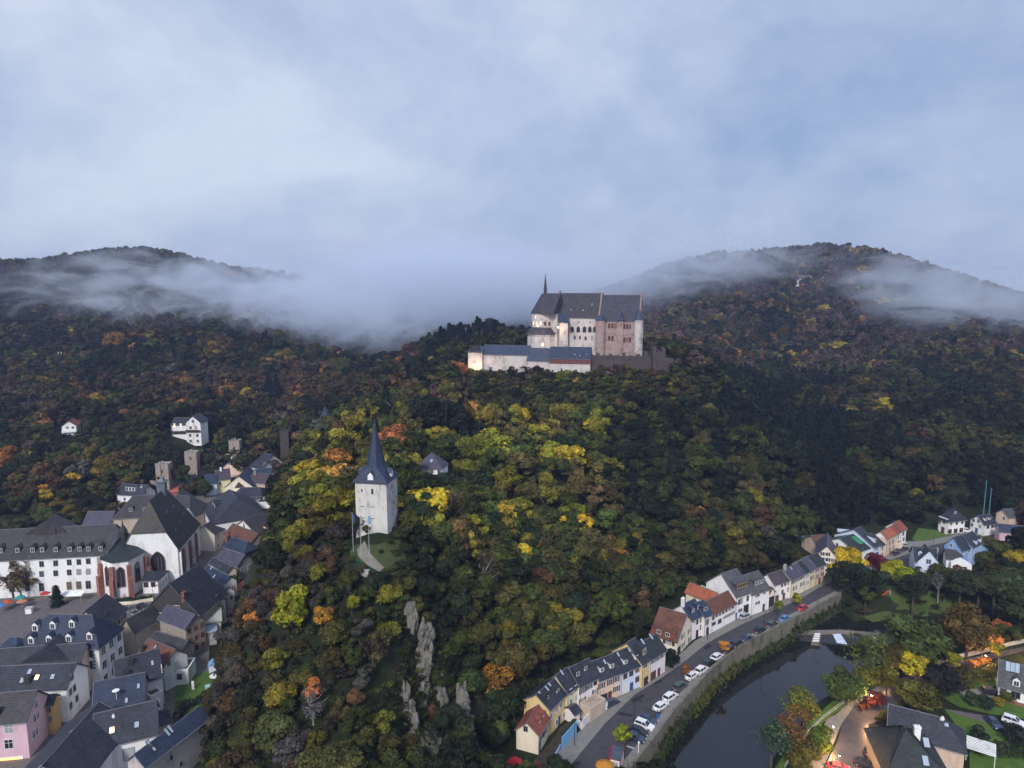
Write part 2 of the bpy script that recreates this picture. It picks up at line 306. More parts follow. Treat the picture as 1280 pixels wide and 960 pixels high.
# ---------------- trees ----------------
def leaf_cloud(n, rad, hgt, size, seed, lobes=14, z0=.25, conifer=False, sparse=0):
    """crown as leaf-sized faces spread over uneven lobes; returns verts, quads, tints (grey variation)"""
    r = np.random.default_rng(seed)
    if conifer:
        t = r.random(n) ** .8; ang = r.random(n) * 2 * np.pi
        lay = np.floor(t * 11) / 11; rr = rad * (1 - t) ** .85 * (.55 + .45 * (1 - (t - lay) * 11)) * (.35 + .65 * r.random(n) ** .5) * (1 + .25 * np.sin(ang * 3 + lay * 20))
        c = np.stack([rr * np.cos(ang), rr * np.sin(ang), hgt * (.06 + .94 * t) - rr * .25], 1)
        nor = np.stack([np.cos(ang), np.sin(ang), .9 + 0 * t], 1); tone = .75 + .5 * r.random(n)
    else:
        u = r.normal(size=(lobes, 3)); u /= np.linalg.norm(u, axis=1)[:, None]; u[:, 2] = np.where(u[:, 2] < -.3, u[:, 2] * .7 + .25, u[:, 2])
        fl = .62 + .5 * r.random((lobes, 1)); lc = u * np.array([rad * .66, rad * .66, hgt * (1 - z0) * .36]) * fl; lc[:, 2] += hgt * (z0 + (1 - z0) * .5)
        lr = rad * (.20 + .26 * r.random(lobes) ** 1.3); lr[0] = rad * .5; lc[0, :2] *= .3
        k = r.choice(lobes, n, p=lr ** 2 / (lr ** 2).sum()); d = r.normal(size=(n, 3)); d[:, 2] = np.where(r.random(n) < .7, np.abs(d[:, 2]), d[:, 2]); d /= np.linalg.norm(d, axis=1)[:, None]
        f = 1 - .30 * r.random(n) ** 1.6 + .10 * r.random(n)
        c = lc[k] + d * (lr[k] * f)[:, None] * np.array([1, 1, .82]); nor = d.copy(); nor[:, 2] += .35
        if sparse:
            keep = vnoise(c[:, 0] * 9 + c[:, 2] * 5, c[:, 1] * 9, rad * 2.2, seed) > -.5 + sparse; c, nor, k = c[keep], nor[keep], k[keep]; n = len(c)
        lt = .62 + .76 * r.random(lobes); tone = lt[k] * (.6 + .8 * r.random(n))
    nor = nor + r.normal(size=(n, 3)) * .55; nor /= np.linalg.norm(nor, axis=1)[:, None]
    h = r.normal(size=(n, 3)); e1 = np.cross(nor, h); e1 /= np.linalg.norm(e1, axis=1)[:, None] + 1e-9; e2 = np.cross(nor, e1)
    s1 = (size * (.55 + .8 * r.random(n)))[:, None]; s2 = s1 * (.5 + .5 * r.random(n))[:, None]
    V = np.stack([c - e1 * s1, c - e2 * s2 * .9 + e1 * s1 * .15, c + e1 * s1, c + e2 * s2], 1).reshape(-1, 3)
    Q = np.arange(n * 4).reshape(n, 4)
    hue = r.normal(size=n) * .10
    T = np.clip(tone[:, None] * np.stack([1 + hue, 1 - hue * .3, 1 - hue], 1), .2, 2)
    return V, Q, T
def trunk_mb(h, r0, rad, seed, limbs=6):
    r = random.Random(seed); m = MB(); lean = (r.uniform(-.3, .3), r.uniform(-.3, .3))
    m.tube([(0, 0, -1.2), (lean[0] * .3, lean[1] * .3, h * .3), (lean[0], lean[1], h * .62), (lean[0] * 1.3, lean[1] * 1.3, h * .88)], [r0 * 1.25, r0, r0 * .6, r0 * .15])
    for i in range(limbs):
        a_ = i * 2.4 + r.random(); z = h * r.uniform(.3, .6); L_ = rad * r.uniform(.55, .9)
        m.tube([(lean[0] * .6, lean[1] * .6, z), (math.cos(a_) * L_ * .5, math.sin(a_) * L_ * .5, z + h * .13), (math.cos(a_) * L_, math.sin(a_) * L_, z + h * .24)], [r0 * .5, r0 * .3, r0 * .08], 5)
    return m
PROTO = {}
def proto(kind):
    """a few crowns of every kind, all one unit high"""
    if kind in PROTO: return PROTO[kind]
    out = []
    spec = dict(broad=(3900, .43, 1, .032, 26, -.05), tall=(3000, .33, 1, .030, 22, .10), bush=(2200, .58, 1, .045, 15, -.05), sparse=(1500, .45, 1, .026, 20, .12), bare=(700, .42, 1, .02, 12, .1), fir=(2400, .25, 1, .035, 1, 0), young=(1200, .26, 1, .04, 12, .22), hedge=(1200, .5, 1, .05, 9, -.1))[kind]
    for i in range(5 if kind in ('broad', 'tall', 'bush') else 3):
        n_, rad, hg, sz, lb, zz = spec
        V, Q, T = leaf_cloud(n_, rad, hg, sz, hash(kind) % 1000 * 0 + i * 17 + len(kind) * 5, lb, zz, kind == 'fir', .12 if kind in ('broad', 'tall') else .3 if kind == 'sparse' else 0)
        cm = np_mesh('crown', V, Q, M_LEAF, T)
        tm = trunk_mb(1, .022 if kind != 'bush' else .03, rad, i * 3 + 1, 9 if kind in ('sparse', 'bare') else 5).mesh('trunk', M_PALEBARK if kind in ('bare',) else M_BARK)
        out.append((cm, tm))
    PROTO[kind] = out; return out
TREES = []          # (x, y, ground radius) of everything planted by hand
def tree(x, y, h, col, kind='broad', label=None, name=None, group=None, z=None, wide=1.0, k=None, cat='tree'):
    ps = proto(kind); cm, tm = ps[(k if k is not None else random.randrange(99)) % len(ps)]
    z = hz(x, y) if z is None else z
    nm = name or dict(fir='fir_tree', bush='bush', young='young_tree', hedge='shrub', bare='bare_tree').get(kind, 'broadleaf_tree')
    r = empty(nm, (x, y, z - .15), random.uniform(0, 6.28), label=label, cat=cat, group=group)
    r.scale = (h * wide, h * wide, h)
    c = link(bpy.data.objects.new('crown', cm), r); c.color = (*col, 1)
    link(bpy.data.objects.new('trunk', tm), r)
    TREES.append((x, y, h * .3 * wide)); return r
def tree_px(px, py, D, h, col, **k):          # crown centre seen at this pixel
    p = P(px, py, D); return tree(p.x, p.y, h, col, **k)
GREEN = (.036, .046, .011); DARK = (.014, .021, .009); OLIVE = (.056, .050, .014); YG = (.125, .115, .014); YEL = (.34, .24, .02); ORG = (.36, .15, .03); BRN = (.078, .050, .022); GRY = (.062, .054, .044); FIR = (.008, .016, .012); RUST = (.17, .065, .025)
# ---------------- building kit ----------------
WH = mat('white_render', (.85, .85, .85), .9, .07, .4, (.50, .49, .47), streak=.3)
CREAM = mat('cream_render', (.80, .72, .57), .9, .16, .45, streak=.3); YELW = mat('yellow_render', (.74, .55, .27), .9, .16, .45, streak=.3)
PYEL = mat('pale_yellow_render', (.72, .66, .40), .9, .16, .45, streak=.3); PEACH = mat('peach_render', (.72, .54, .42), .9, .16, .45, streak=.3)
PINKW = mat('pinkish_white_render', (.82, .75, .77), .9, .16, .45, streak=.3); PINK = mat('pink_render', (.66, .45, .52), .9, .16, .45, streak=.3)
BLUEW = mat('pale_blue_render', (.62, .70, .84), .9, .07, .4, streak=.4); BLUE = mat('blue_render', (.24, .38, .66), .9, .16, .45, streak=.3)
TAN = mat('tan_render', (.52, .43, .34), .9, .15, .5, streak=.4); STONE = mat('rubble_stone', (.34, .29, .25), .95, .3, 1.4, (.12, .10, .09), bump=.6, fine=3)
GSTONE = mat('grey_rubble', (.38, .37, .36), .95, .3, 1.2, (.16, .16, .16), bump=.6, fine=3); OCHRE = mat('ochre_render', (.55, .36, .14), .9, .1, .4)
REDSTONE = mat('red_sandstone', (.30, .13, .10), .9, .25, 1.5, (.15, .07, .06)); CSTONE = mat('castle_plaster', (.55, .50, .48), .95, .2, .22, (.22, .19, .18), streak=.6, bump=.3, fine=1.5)
PALAS = mat('castle_rose_stone', (.34, .25, .235), .95, .25, .4, (.15, .11, .105), streak=1, bump=.4, fine=2); RUIN = mat('ruin_stone', (.075, .06, .058), .95, .3, .5, (.022, .020, .018), bump=.8, fine=1.5)
DKWALL = mat('dark_slate_cladding', (.055, .05, .05), .8, .2, .8); WOOD = mat('dark_timber', (.07, .045, .035), .8, .25, 1)
SLATE = roofmat('slate_roof', (.042, .048, .068), (.014, .017, .025)); BSLATE = roofmat('blue_slate_roof', (.040, .058, .105), (.015, .022, .045), rough=.5)
GSLATE = roofmat('grey_slate_roof', (.10, .10, .11), (.045, .045, .05)); OSLATE = roofmat('old_slate_roof', (.062, .058, .066), (.024, .022, .025)); MSLATE = roofmat('mossy_slate_roof', (.075, .072, .075), (.035, .034, .036), moss=(.07, .062, .025))
NAVY = roofmat('navy_slate_roof', (.028, .044, .088), (.012, .019, .042), rough=.5); PURP = roofmat('purple_slate_roof', (.085, .08, .12), (.04, .038, .065))
RTILE = roofmat('red_tile_roof', (.30, .085, .055), (.15, .045, .035), .4, .8); BTILE = roofmat('brown_tile_roof', (.17, .075, .05), (.08, .035, .028), .4, .8); OTILE = roofmat('orange_tile_roof', (.42, .13, .06), (.24, .07, .04), .4, .8)
GREENR = roofmat('dark_green_slate_roof', (.030, .042, .045), (.014, .018, .02)); BRNR = roofmat('brown_slate_roof', (.085, .065, .085), (.045, .034, .045)); TEALR = roofmat('teal_metal_roof', (.10, .20, .27), (.05, .10, .14), 1.2, .5)
CASTR = roofmat('castle_slate_roof', (.065, .060, .075), (.024, .022, .030), .5); CASTB = roofmat('castle_blue_slate', (.045, .064, .115), (.025, .034, .060), .5, .5)
WFRAME = mat('white_window_frame', (.75, .75, .76), .6, .05); SFRAME = mat('grey_window_surround', (.26, .24, .25), .8, .1); RFRAME = mat('red_stone_surround', (.30, .15, .13), .8, .15)
GL = glass(); SKYL = glass('roof_glass_sky_tint', (.35, .42, .52), .15); LIT = emit('lit_window_glass', (1, .62, .30), 1.6); CHB = mat('chimney_brick', (.22, .10, .07), .9, .25, 3); CHD = mat('chimney_slate', (.04, .05, .05), .9, .25, 3)  # SKYL: the mirrored sky is painted into the pane colour
RCAP = mat('ridge_lead', (.13, .13, .15), .6, .2, 2); ZINC = mat('zinc_gutter', (.22, .23, .25), .5, .2, 1)
GLV = [None, None, None, glass('window_glass_sky', (.07, .09, .13), .1), glass('window_glass_curtain', (.34, .33, .32), .4), glass('window_glass_warm', (.16, .11, .07), .3)]
rw = random.Random(4)
SHUT = {k: mat(k + '_shutter', c, .7, .1) for k, c in dict(dark=(.045, .03, .03), brown=(.14, .07, .06), maroon=(.16, .04, .06), grey=(.35, .33, .33)).items()}
DOORM = {k: mat(k + '_door_paint', c, .6, .1) for k, c in dict(dark=(.04, .03, .035), blue=(.05, .09, .22), brown=(.12, .06, .04), white=(.7, .7, .72), maroon=(.14, .03, .05)).items()}
_mesh = {}
def cached(key, fn):
    if key not in _mesh: _mesh[key] = fn()
    return _mesh[key]
def ring(m, w, h, t, y0, y1):
    m.box(-w / 2 - t, -w / 2, y0, y1, -t, h + t); m.box(w / 2, w / 2 + t, y0, y1, -t, h + t)
    m.box(-w / 2, w / 2, y0, y1, -t, 0); m.box(-w / 2, w / 2, y0, y1, h, h + t)
def win_mesh(w, h, fm, bars):
    def f():
        m = MB(); ring(m, w, h, .11, -.07, .05)
        if bars > 0: m.box(-.035, .035, -.05, .04, 0, h)
        if bars > 1: m.box(-w / 2, w / 2, -.045, .035, h * .62, h * .62 + .06)
        return m.mesh('window', fm)
    return cached(('w', round(w, 1), round(h, 1), fm.name, bars), f)
def pane_mesh(w, h, g):
    def f(): m = MB(); m.box(-w / 2, w / 2, -.02, .03, 0, h); return m.mesh('pane', g)
    return cached(('p', round(w, 1), round(h, 1), g.name), f)
def shut_mesh(w, h, k):
    def f(): m = MB(); m.box(-w / 2, w / 2, -.06, -.005, 0, h); return m.mesh('shutter', SHUT[k])
    return cached(('s', round(w, 1), round(h, 1), k), f)
def arch_pts(w, h, n=6, pointed=True):
    pts = [(-w / 2, 0), (w / 2, 0)]; hs = h - w * (.8 if pointed else .5)
    if pointed:
        for i in range(n + 1): t = i / n * 1.04; pts.append((-w / 2 + w * math.cos(t), hs + w * .93 * math.sin(t))) if -w / 2 + w * math.cos(t) > 0 else None
        pts.append((0, h)); q = [(-x, z) for x, z in pts[2:-1]][::-1]; pts += q
    else:
        for i in range(n + 1): a_ = math.pi * i / n; pts.append((w / 2 * math.cos(a_), hs + w / 2 * math.sin(a_)))
    return pts
def arch_mesh(w, h, fm, pointed, bars=1):
    def f():
        m = MB(); o = [(x * (1 + .5 / w), (z + .05) * (1 + .35 / h) - .3) for x, z in arch_pts(w, h, 6, pointed)]
        i_ = arch_pts(w, h, 6, pointed); n_ = len(o)
        for k in range(n_):
            j = (k + 1) % n_; m.prism([(o[k][0], -.12, o[k][1]), (o[j][0], -.12, o[j][1]), (i_[j][0], -.12, i_[j][1]), (i_[k][0], -.12, i_[k][1])], (0, .16, 0))
        for b in range(1, bars + 1):
            x = -w / 2 + w * b / (bars + 1); m.box(x - .05, x + .05, -.08, .03, 0, h * .72)
        return m.mesh('window', fm)
    return cached(('a', round(w, 1), round(h, 1), fm.name, pointed, bars), f)
def archpane_mesh(w, h, g, pointed):
    def f(): m = MB(); m.prism([(x, -.04, z) for x, z in arch_pts(w, h, 6, pointed)], (0, .06, 0)); return m.mesh('pane', g)
    return cached(('ap', round(w, 1), round(h, 1), g.name, pointed), f)
def addwin(root, loc, rz, w, h, fm=None, g=None, shut=None, bars=1, arch=None):
    fm = fm or WFRAME; g = g or rw.choice(GLV) or GL
    o = bpy.data.objects.new('window', win_mesh(w, h, fm, bars) if arch is None else arch_mesh(w, h, fm, arch == 'pointed', bars)); o.location = loc; o.rotation_euler = (0, 0, rz); link(o, root)
    link(bpy.data.objects.new('pane', pane_mesh(w, h, g) if arch is None else archpane_mesh(w, h, g, arch == 'pointed')), o)
    if shut:
        for s in (-1, 1):
            q = bpy.data.objects.new('shutter', shut_mesh(w * .5, h, shut)); q.location = (s * (w * .75 + .12), 0, 0); link(q, o)
    return o
def zpy(x, y, py):
    k = (py - 480) / F; return CZ - y * (k * cp + sp_) / (cp - k * sp_)

class House:
    def __init__(s, label, A, B, ze, wall, roof, z0=0, d=8, C_=None, rd=None, rise=3, kind='x', hips=(0, 0), rt=.5, name='house', cat='house', group=None, over=.35, eave_t=.22, gable=None, pitch=.85, wallz=-1.5):
        a_ = G(*A, ze) if len(A) == 2 else Vector(A); b_ = G(*B, ze) if len(B) == 2 else Vector(B)
        ax = Vector((b_.x - a_.x, b_.y - a_.y)); s.w = ax.length; ax.normalize(); ay = Vector((-ax.y, ax.x)); s.ax, s.ay, s.o = ax, ay, a_
        s.rz = math.atan2(ax.y, ax.x); s.ze, s.z0, s.h = ze, z0, ze - z0
        if C_: c = G(*C_, ze); d = (c.x - a_.x) * ay.x + (c.y - a_.y) * ay.y
        if rd:
            def yy(h_): c = G(*rd, ze + h_); return (c.x - a_.x) * ay.x + (c.y - a_.y) * ay.y
            lo_, hi_ = .3, 12.0
            for _ in range(40):
                md_ = (lo_ + hi_) / 2; f_ = yy(md_) - (d * rt if C_ else md_ / pitch)
                if f_ > 0: lo_ = md_
                else: hi_ = md_
            rise = max(1.2, lo_)
            if not C_: d = 2 * rise / pitch
        s.d = d = max(3.0, min(d, 30)); s.rise, s.kind, s.rt, s.wall, s.roofm = rise, kind, rt, wall, roof
        s.root = empty(name, (a_.x, a_.y, z0), s.rz, label=label, cat=cat, group=group)
        w, h = s.w, s.h; La, W = (w, d) if kind in 'x' else (d, w); s.La, s.W = La, W; k0, k1 = hips
        m = MB(); m.box(0, w, 0, d, wallz, h)
        rm = s.map
        if kind in 'xy' and rise > 0:
            r0, r1 = h + rise, h + rise
            for end, hp in ((0, k0), (La, k1)):
                if hp == 0: g_ = MB() if gable else m; q = .18 if end == 0 else -.18; e = .03 if end == 0 else -.03
                if hp == 0:
                    g_.prism([rm(end + (0 if not gable else -e), 0, h), rm(end + (0 if not gable else -e), W, h), rm(end + (0 if not gable else -e), W * rt, h + rise - .05)], s.vec(q))
                    if gable: g_.build('gable', gable, s.root)
        s.wallo = m.build('wall', wall, s.root)
        rf = MB(); t = eave_t
        def slab(pts):
            pts = [Vector(p) + Vector((0, 0, .05)) for p in pts]; rf.prism([p + Vector((0, 0, -.02)) for p in pts], (0, 0, t))
        if kind in 'xy' and rise > 0:
            sl0 = rise / (W * rt); sl1 = rise / (W * (1 - rt)); e0, e1 = (-over if k0 == 0 else -over), (La + over)
            ra, rb = (k0 if k0 else -over), (La - k1 if k1 else La + over); zr = h + rise
            za = h - sl0 * over; zb = h - sl1 * over
            slab([rm(e0, -over, za), rm(e1, -over, za), rm(rb, W * rt, zr), rm(ra, W * rt, zr)])
            slab([rm(e1, W + over, zb), rm(e0, W + over, zb), rm(ra, W * rt, zr), rm(rb, W * rt, zr)])
            if k0: slab([rm(e0, W + over, zb), rm(e0, -over, za), rm(ra, W * rt, zr)])
            if k1: slab([rm(e1, -over, za), rm(e1, W + over, zb), rm(rb, W * rt, zr)])
        elif kind == 's':            # one slope, low at the front
            sl = rise / d; slab([(-over, -over, h - sl * over), (w + over, -over, h - sl * over), (w + over, d + over, h + rise + sl * over), (-over, d + over, h + rise + sl * over)])
            if rise > 0:
                m2 = MB(); m2.prism([(.01, 0.02, h), (.01, d - .02, h), (.01, d - .02, h + rise)], (w - .02, 0, 0)); m2.build('gable', wall, s.root)
        else:                        # flat with a low parapet
            rf.box(.25, w - .25, .25, d - .25, h + .01, h + .12); pm = MB()
            pm.box(-.03, w + .03, -.03, .22, h - .4, h + .55); pm.box(-.03, w + .03, d - .22, d + .03, h - .4, h + .55); pm.box(-.03, .22, .22, d - .22, h - .4, h + .55); pm.box(w - .22, w + .03, .22, d - .22, h - .4, h + .55)
            pm.build('parapet', wall, s.root)
        s.roof = rf.build('roof', roof, s.root)
        if kind in 'xy' and rise > 0:
            ra, rb = (k0 if k0 else -over), (La - k1 if k1 else La + over); q = MB(); z = h + rise + t
            if rb - ra > .5:
                a9, b9 = rm(ra, W * rt, z + .04), rm(rb, W * rt, z + .04); q.tube([a9, b9], .11, 5); q.build('ridge_cap', RCAP, s.roof)
            q = MB(); zg = h - rise / (W * rt) * over + .02; q.tube([rm(-over, -over - .06, zg), rm(La + over, -over - .06, zg)], .09, 5)
            if h > 3.5: q.tube([rm(.25, -over - .04, zg), rm(.25, -.08, zg - .5), rm(.25, -.08, 0)], .05, 5)
            q.build('gutter', ZINC, s.roof)
            if not k0 and over < .6 and name in ('house', 'barn'):
                q = MB(); q.tube([rm(-over - .02, -over, zg + t), rm(-over - .02, W * rt, z + .02), rm(-over - .02, W + over, zg + t)], .06, 4); q.build('verge', ZINC, s.roof)
    def vec(s, q): return (q, 0, 0) if s.kind != 'y' else (0, q, 0)
    def map(s, a_, b_, z): return (a_, b_, z) if s.kind != 'y' else (s.w - b_, a_, z)
    def loc(s, p):                   # world -> local
        v = Vector((p.x - s.o.x, p.y - s.o.y)); return Vector((v.dot(s.ax), v.dot(s.ay), p.z - s.z0))
    def ray(s, px, py):
        o = Vector((0, 0, CZ)); q = P(px, py, 100.0); lo, lq = s.loc(o), s.loc(q); return lo, lq - lo
    def side(s, sd, px, py):         # where the sight line meets that wall
        o, v = s.ray(px, py)
        t = dict(F=lambda: -o.y / v.y, B=lambda: (s.d - o.y) / v.y, R=lambda: (s.w - o.x) / v.x, L=lambda: -o.x / v.x)[sd]()
        return o + v * t
    SR = dict(F=0, R=math.pi / 2, B=math.pi, L=-math.pi / 2)
    def win(s, sd, lst, w=.95, h=1.35, **k):
        """windows whose centres are seen at these pixels"""
        for px, py in lst:
            p = s.side(sd, px, py)
            if sd in 'FB': p.x = min(max(p.x, w * .6), s.w - w * .6)
            else: p.y = min(max(p.y, w * .6), s.d - w * .6)
            p.z -= h / 2; addwin(s.root, p, s.SR[sd], w, h, **k)
        return s
    def grid(s, sd, nc, nr, w=.95, h=1.35, skip=(), z0=.9, u0=0, u1=1, zt=0, **k):
        T = s.w if sd in 'FB' else s.d; st = (s.h - zt) / nr
        for c in range(nc):
            u = T * (u0 + (u1 - u0) * (c + .5) / nc)
            for r_ in range(nr):
                if (c, r_) in skip: continue
                z = r_ * st + min(z0, st - h - .3)
                p = dict(F=(u, 0, z), R=(s.w, u, z), B=(s.w - u, s.d, z), L=(0, s.d - u, z))[sd]; addwin(s.root, p, s.SR[sd], w, h, **k)
        return s
    def door(s, sd, u, w=1.1, h=2.2, c='dark', name='door'):
        m = MB(); m.box(-w / 2, w / 2, -.05, .04, -.05, h); o = m.build(name, DOORM[c] if c in DOORM else c, s.root)
        T = s.w if sd in 'FB' else s.d; u = u * T
        o.location = dict(F=(u, 0, 0), R=(s.w, u, 0), B=(s.w - u, s.d, 0), L=(0, s.d - u, 0))[sd]; o.rotation_euler = (0, 0, s.SR[sd])
        if name == 'door':
            k = MB(); k.box(w * .28, w * .4, -.12, -.05, 1, 1.1); k.build('handle', WFRAME, o)
        return s
    def slope(s, sd, u, t):
        """point on the roof: u along the ridge, t up the slope"""
        W, rt = s.W, s.rt
        b_ = W * rt * t if sd == 0 else W - W * (1 - rt) * t
        p = Vector(s.map(u * s.La, b_, s.h + s.rise * t)); rot = (0 if sd == 0 else math.pi) + (math.pi / 2 if s.kind == 'y' else 0)
        return p, rot, math.atan2(s.rise, W * (rt if sd == 0 else 1 - rt))
    def onslope(s, px, py, sd=0):
        o, v = s.ray(px, py); p0 = s.slope(sd, 0, 0)[0]; p1 = s.slope(sd, 1, 0)[0]; p2 = s.slope(sd, 0, 1)[0]
        n_ = (p1 - p0).cross(p2 - p0); t = (p0 - o).dot(n_) / v.dot(n_); p = o + v * t
        return ((p - p0).dot((p1 - p0)) / (p1 - p0).length_squared, min(.92, max(.03, (p - p0).dot(p2 - p0) / (p2 - p0).length_squared)))
    def dormer(s, lst, sd=0, w=1.0, h=1.15, px=True, gab=True, wm=None, fm=None, rm_=None, g=None, wide=None, nwin=None):
        wm = wm or s.wall; rm_ = rm_ or s.roofm
        for q in lst:
            u, t = s.onslope(q[0], q[1], sd) if px else q
            p, rot, an = s.slope(sd, min(max(u, .04), .96), t); sl = math.tan(an); W_ = wide or w + .3; dh = h + .35
            def f1():
                m = MB(); dp = min(dh / sl, 4.5); m.prism([(-W_ / 2, 0, -.25), (-W_ / 2, 0, dh), (-W_ / 2, dp, dh), (-W_ / 2, .25 / sl * .0 + .02, -.25)], (W_, 0, 0))
                if gab: m.prism([(-W_ / 2, 0, dh - .01), (W_ / 2, 0, dh - .01), (0, 0, dh + W_ * .45)], (0, .12, 0))
                return m.mesh('dormer', wm)
            def f2():
                m = MB(); e = .14
                if gab:
                    rh = W_ * .45 + .06; dp = min((dh + rh) / sl, 5.5)
                    for sg in (-1, 1): m.prism([(sg * (W_ / 2 + e), -e, dh - .08), (0, -e, dh + rh), (0, -e, dh + rh + .1), (sg * (W_ / 2 + e), -e, dh + .04)], (0, dp, 0))
                else:
                    dp = min(dh / max(sl - .12, .2), 5.5); m.prism([(-W_ / 2 - e, -e, dh - .02), (-W_ / 2 - e, dp, dh + dp * .12), (-W_ / 2 - e, dp, dh + dp * .12 + .12), (-W_ / 2 - e, -e, dh + .12)], (W_ + 2 * e, 0, 0))
                return m.mesh('dormer_roof', rm_)
            ky = (round(w, 1), round(h, 1), round(sl, 2), gab, wm.name, rm_.name, round(W_, 1))
            o = bpy.data.objects.new('dormer', cached(('d1',) + ky, f1)); o.location = p + Vector((0, 0, .12)); o.rotation_euler = (0, 0, rot); link(o, s.root)
            link(bpy.data.objects.new('dormer_roof', cached(('d2',) + ky, f2)), o)
            nw = nwin or max(1, round(W_ / (w + .3)))
            for i in range(nw):
                x = (i - (nw - 1) / 2) * ((w + .3) if not nwin else W_ / nw * .75)
                ww = bpy.data.objects.new('window', cached(('dw', round(w, 1), round(h, 1), (fm or WFRAME).name), lambda: (lambda m: (ring(m, w - .2, h - .1, .1, -.07, .04), m.box(-.03, .03, -.06, .03, 0, h - .1), m.mesh('window', fm or WFRAME))[2])(MB())))
                ww.location = (x, 0, .22); link(ww, o)
                pp = bpy.data.objects.new('pane', pane_mesh(w - .2, h - .1, g or GL)); pp.location = (x, -.02, .22); link(pp, o)
        return s
    def rooflight(s, lst, sd=0, w=.8, h=1.1, lit=False, px=True):
        for q in lst:
            u, t = s.onslope(q[0], q[1], sd) if px else q
            p, rot, an = s.slope(sd, u, t)
            def f():
                m = MB(); ring(m, w, h, .08, -.12, .02); return m.mesh('roof_window', WFRAME if False else CHD)
            def f2():
                m = MB(); m.box(-w / 2, w / 2, -.08, .02, 0, h); return m.mesh('pane', LIT if lit else SKYL)
            o = bpy.data.objects.new('roof_window', cached(('rl', w, h), f)); o.location = p + Vector((0, 0, .29)); o.rotation_euler = (-(math.pi / 2 - an), 0, rot); link(o, s.root)
            link(bpy.data.objects.new('pane', cached(('rp', w, h, lit), f2)), o)
        return s
    def chimney(s, lst, sd=0, w=.8, h=1.6, m_=None, px=True):
        for q in lst:
            u, t = s.onslope(q[0], q[1], sd) if px else q
            p, rot, an = s.slope(sd, min(max(u, .03), .97), t)
            m = MB(); m.box(-w / 2, w / 2, -w * .35, w * .35, -1.2, h); m.box(-w / 2 - .08, w / 2 + .08, -w * .35 - .08, w * .35 + .08, h, h + .12)
            for k in (-1, 1): m.cyl(k * w * .22, 0, h + .12, h + .5, .12, .1, 8)
            o = m.build('chimney', m_ or CHB, s.roof); o.location = p; o.rotation_euler = (0, 0, rot)
        return s
PALR = roofmat('palace_slate', (.040, .047, .072), (.016, .019, .032), .5, .55)
# ---------------- streets ----------------
ASPH = mat('asphalt', (.062, .058, .070), .8, .22, .5, (.035, .034, .038), fine=9); ASPD = mat('new_asphalt_patch', (.022, .022, .026), .8, .15, 1); PAVE = mat('paving', (.21, .20, .185), .9, .15, .8, bump=.2)
COBB = mat('cobbles', (.13, .115, .125), .85, .25, 1, (.07, .06, .065), bump=.4, fine=10); LAWN = mat('lawn_grass', (.075, .135, .02), .95, .25, .5, (.035, .065, .014), fine=8); GRAVEL = mat('gravel_yard', (.15, .135, .12), .95, .2, 1)
PAINT = mat('road_paint', (.62, .62, .62), .7, .1, 2); DSOIL = mat('garden_soil', (.05, .042, .03), .95, .3, 1)
def sheet(name, pts, z, m, kind='structure', thick=0, label=None, cat=None, world=False):
    b = MB(); q = [(*(p if world else G(p[0], p[1], 0)[:2]), z) for p in pts]
    area = sum(q[i][0] * q[(i + 1) % len(q)][1] - q[(i + 1) % len(q)][0] * q[i][1] for i in range(len(q)))
    if area < 0: q = q[::-1]
    if thick: b.prism([(x, y, z - thick) for x, y, _ in q], (0, 0, thick))
    else: b.poly(q)
    return tag(b.build(name, m), kind=kind, label=label, cat=cat)
KERB = [(690, 990), (711, 960), (757, 904), (794, 868), (827.5, 847.5), (858.7, 824.6), (883, 804.6), (925, 781.7), (966.7, 763), (998, 750.4), (1021, 736), (1055, 720), (1090, 708), (1125, 696), (1160, 683), (1215, 670), (1290, 662)]
PARA = [(762, 1000), (786, 960), (819, 918), (840, 889), (860, 868), (888, 836), (917, 813), (946, 796), (987, 775), (1021, 757), (1050, 742)]
EDGE2 = PARA[:-1] + [(1050, 741), (1090, 724), (1125, 711), (1165, 696), (1215, 683), (1290, 678)]
sheet('street', KERB + EDGE2[::-1], .0, ASPH)
FRONT = [(640, 1000), (655, 985), (690, 945), (735, 905), (775, 867), (803, 855), (832, 834), (868, 802), (889, 790), (920, 773), (962, 755), (990, 741), (1030, 723), (1062, 712), (1105, 696), (1130, 677), (1160, 676), (1215, 664), (1290, 656)]
sheet('pavement', FRONT + KERB[::-1], .13, PAVE, thick=.6)
PW = [tuple(G(x, y, 0)[:2]) for x, y in PARA]
inner = offs(PW, -1.7)
sheet('riverside_walk', inner + PW[::-1], .13, PAVE, thick=.4, world=True)
for pts in [[(693, 945), (747, 903), (757, 905), (708, 945)], [(715, 953), (727, 951), (723, 957), (708, 958)], [(789, 874), (804, 867.5), (806, 870), (792, 880)], [(817, 851), (825, 849), (829, 852), (818, 856)], [(824, 845), (833, 841), (838, 843), (827, 849)], [(879, 810), (887, 805), (890, 808), (883, 812)], [(771, 893), (776, 890), (791, 893), (789, 896)]]:
    sheet('asphalt_patch', pts, .006, ASPD)
def strip(name, line, w0, w1, z0, z1, m, parent=None, **k):   # wall along a plan line, from offset w0 to w1
    a_ = offs(line, w0); b_ = offs(line, w1); mb = MB()
    for i in range(len(line) - 1):
        mb.prism([(*a_[i], z0), (*b_[i], z0), (*b_[i + 1], z0), (*a_[i + 1], z0)], (0, 0, z1 - z0))
    return tag(mb.build(name, m, parent), **k)
RIVW = mat('river_wall_stone', (.17, .16, .13), .95, .3, .45, (.030, .042, .014), bump=.7, fine=2, streak=.5)
strip('river_wall', PW, 0, .55, -8, .55, RIVW, label='long mossy stone embankment wall between the street and the river', cat='wall')
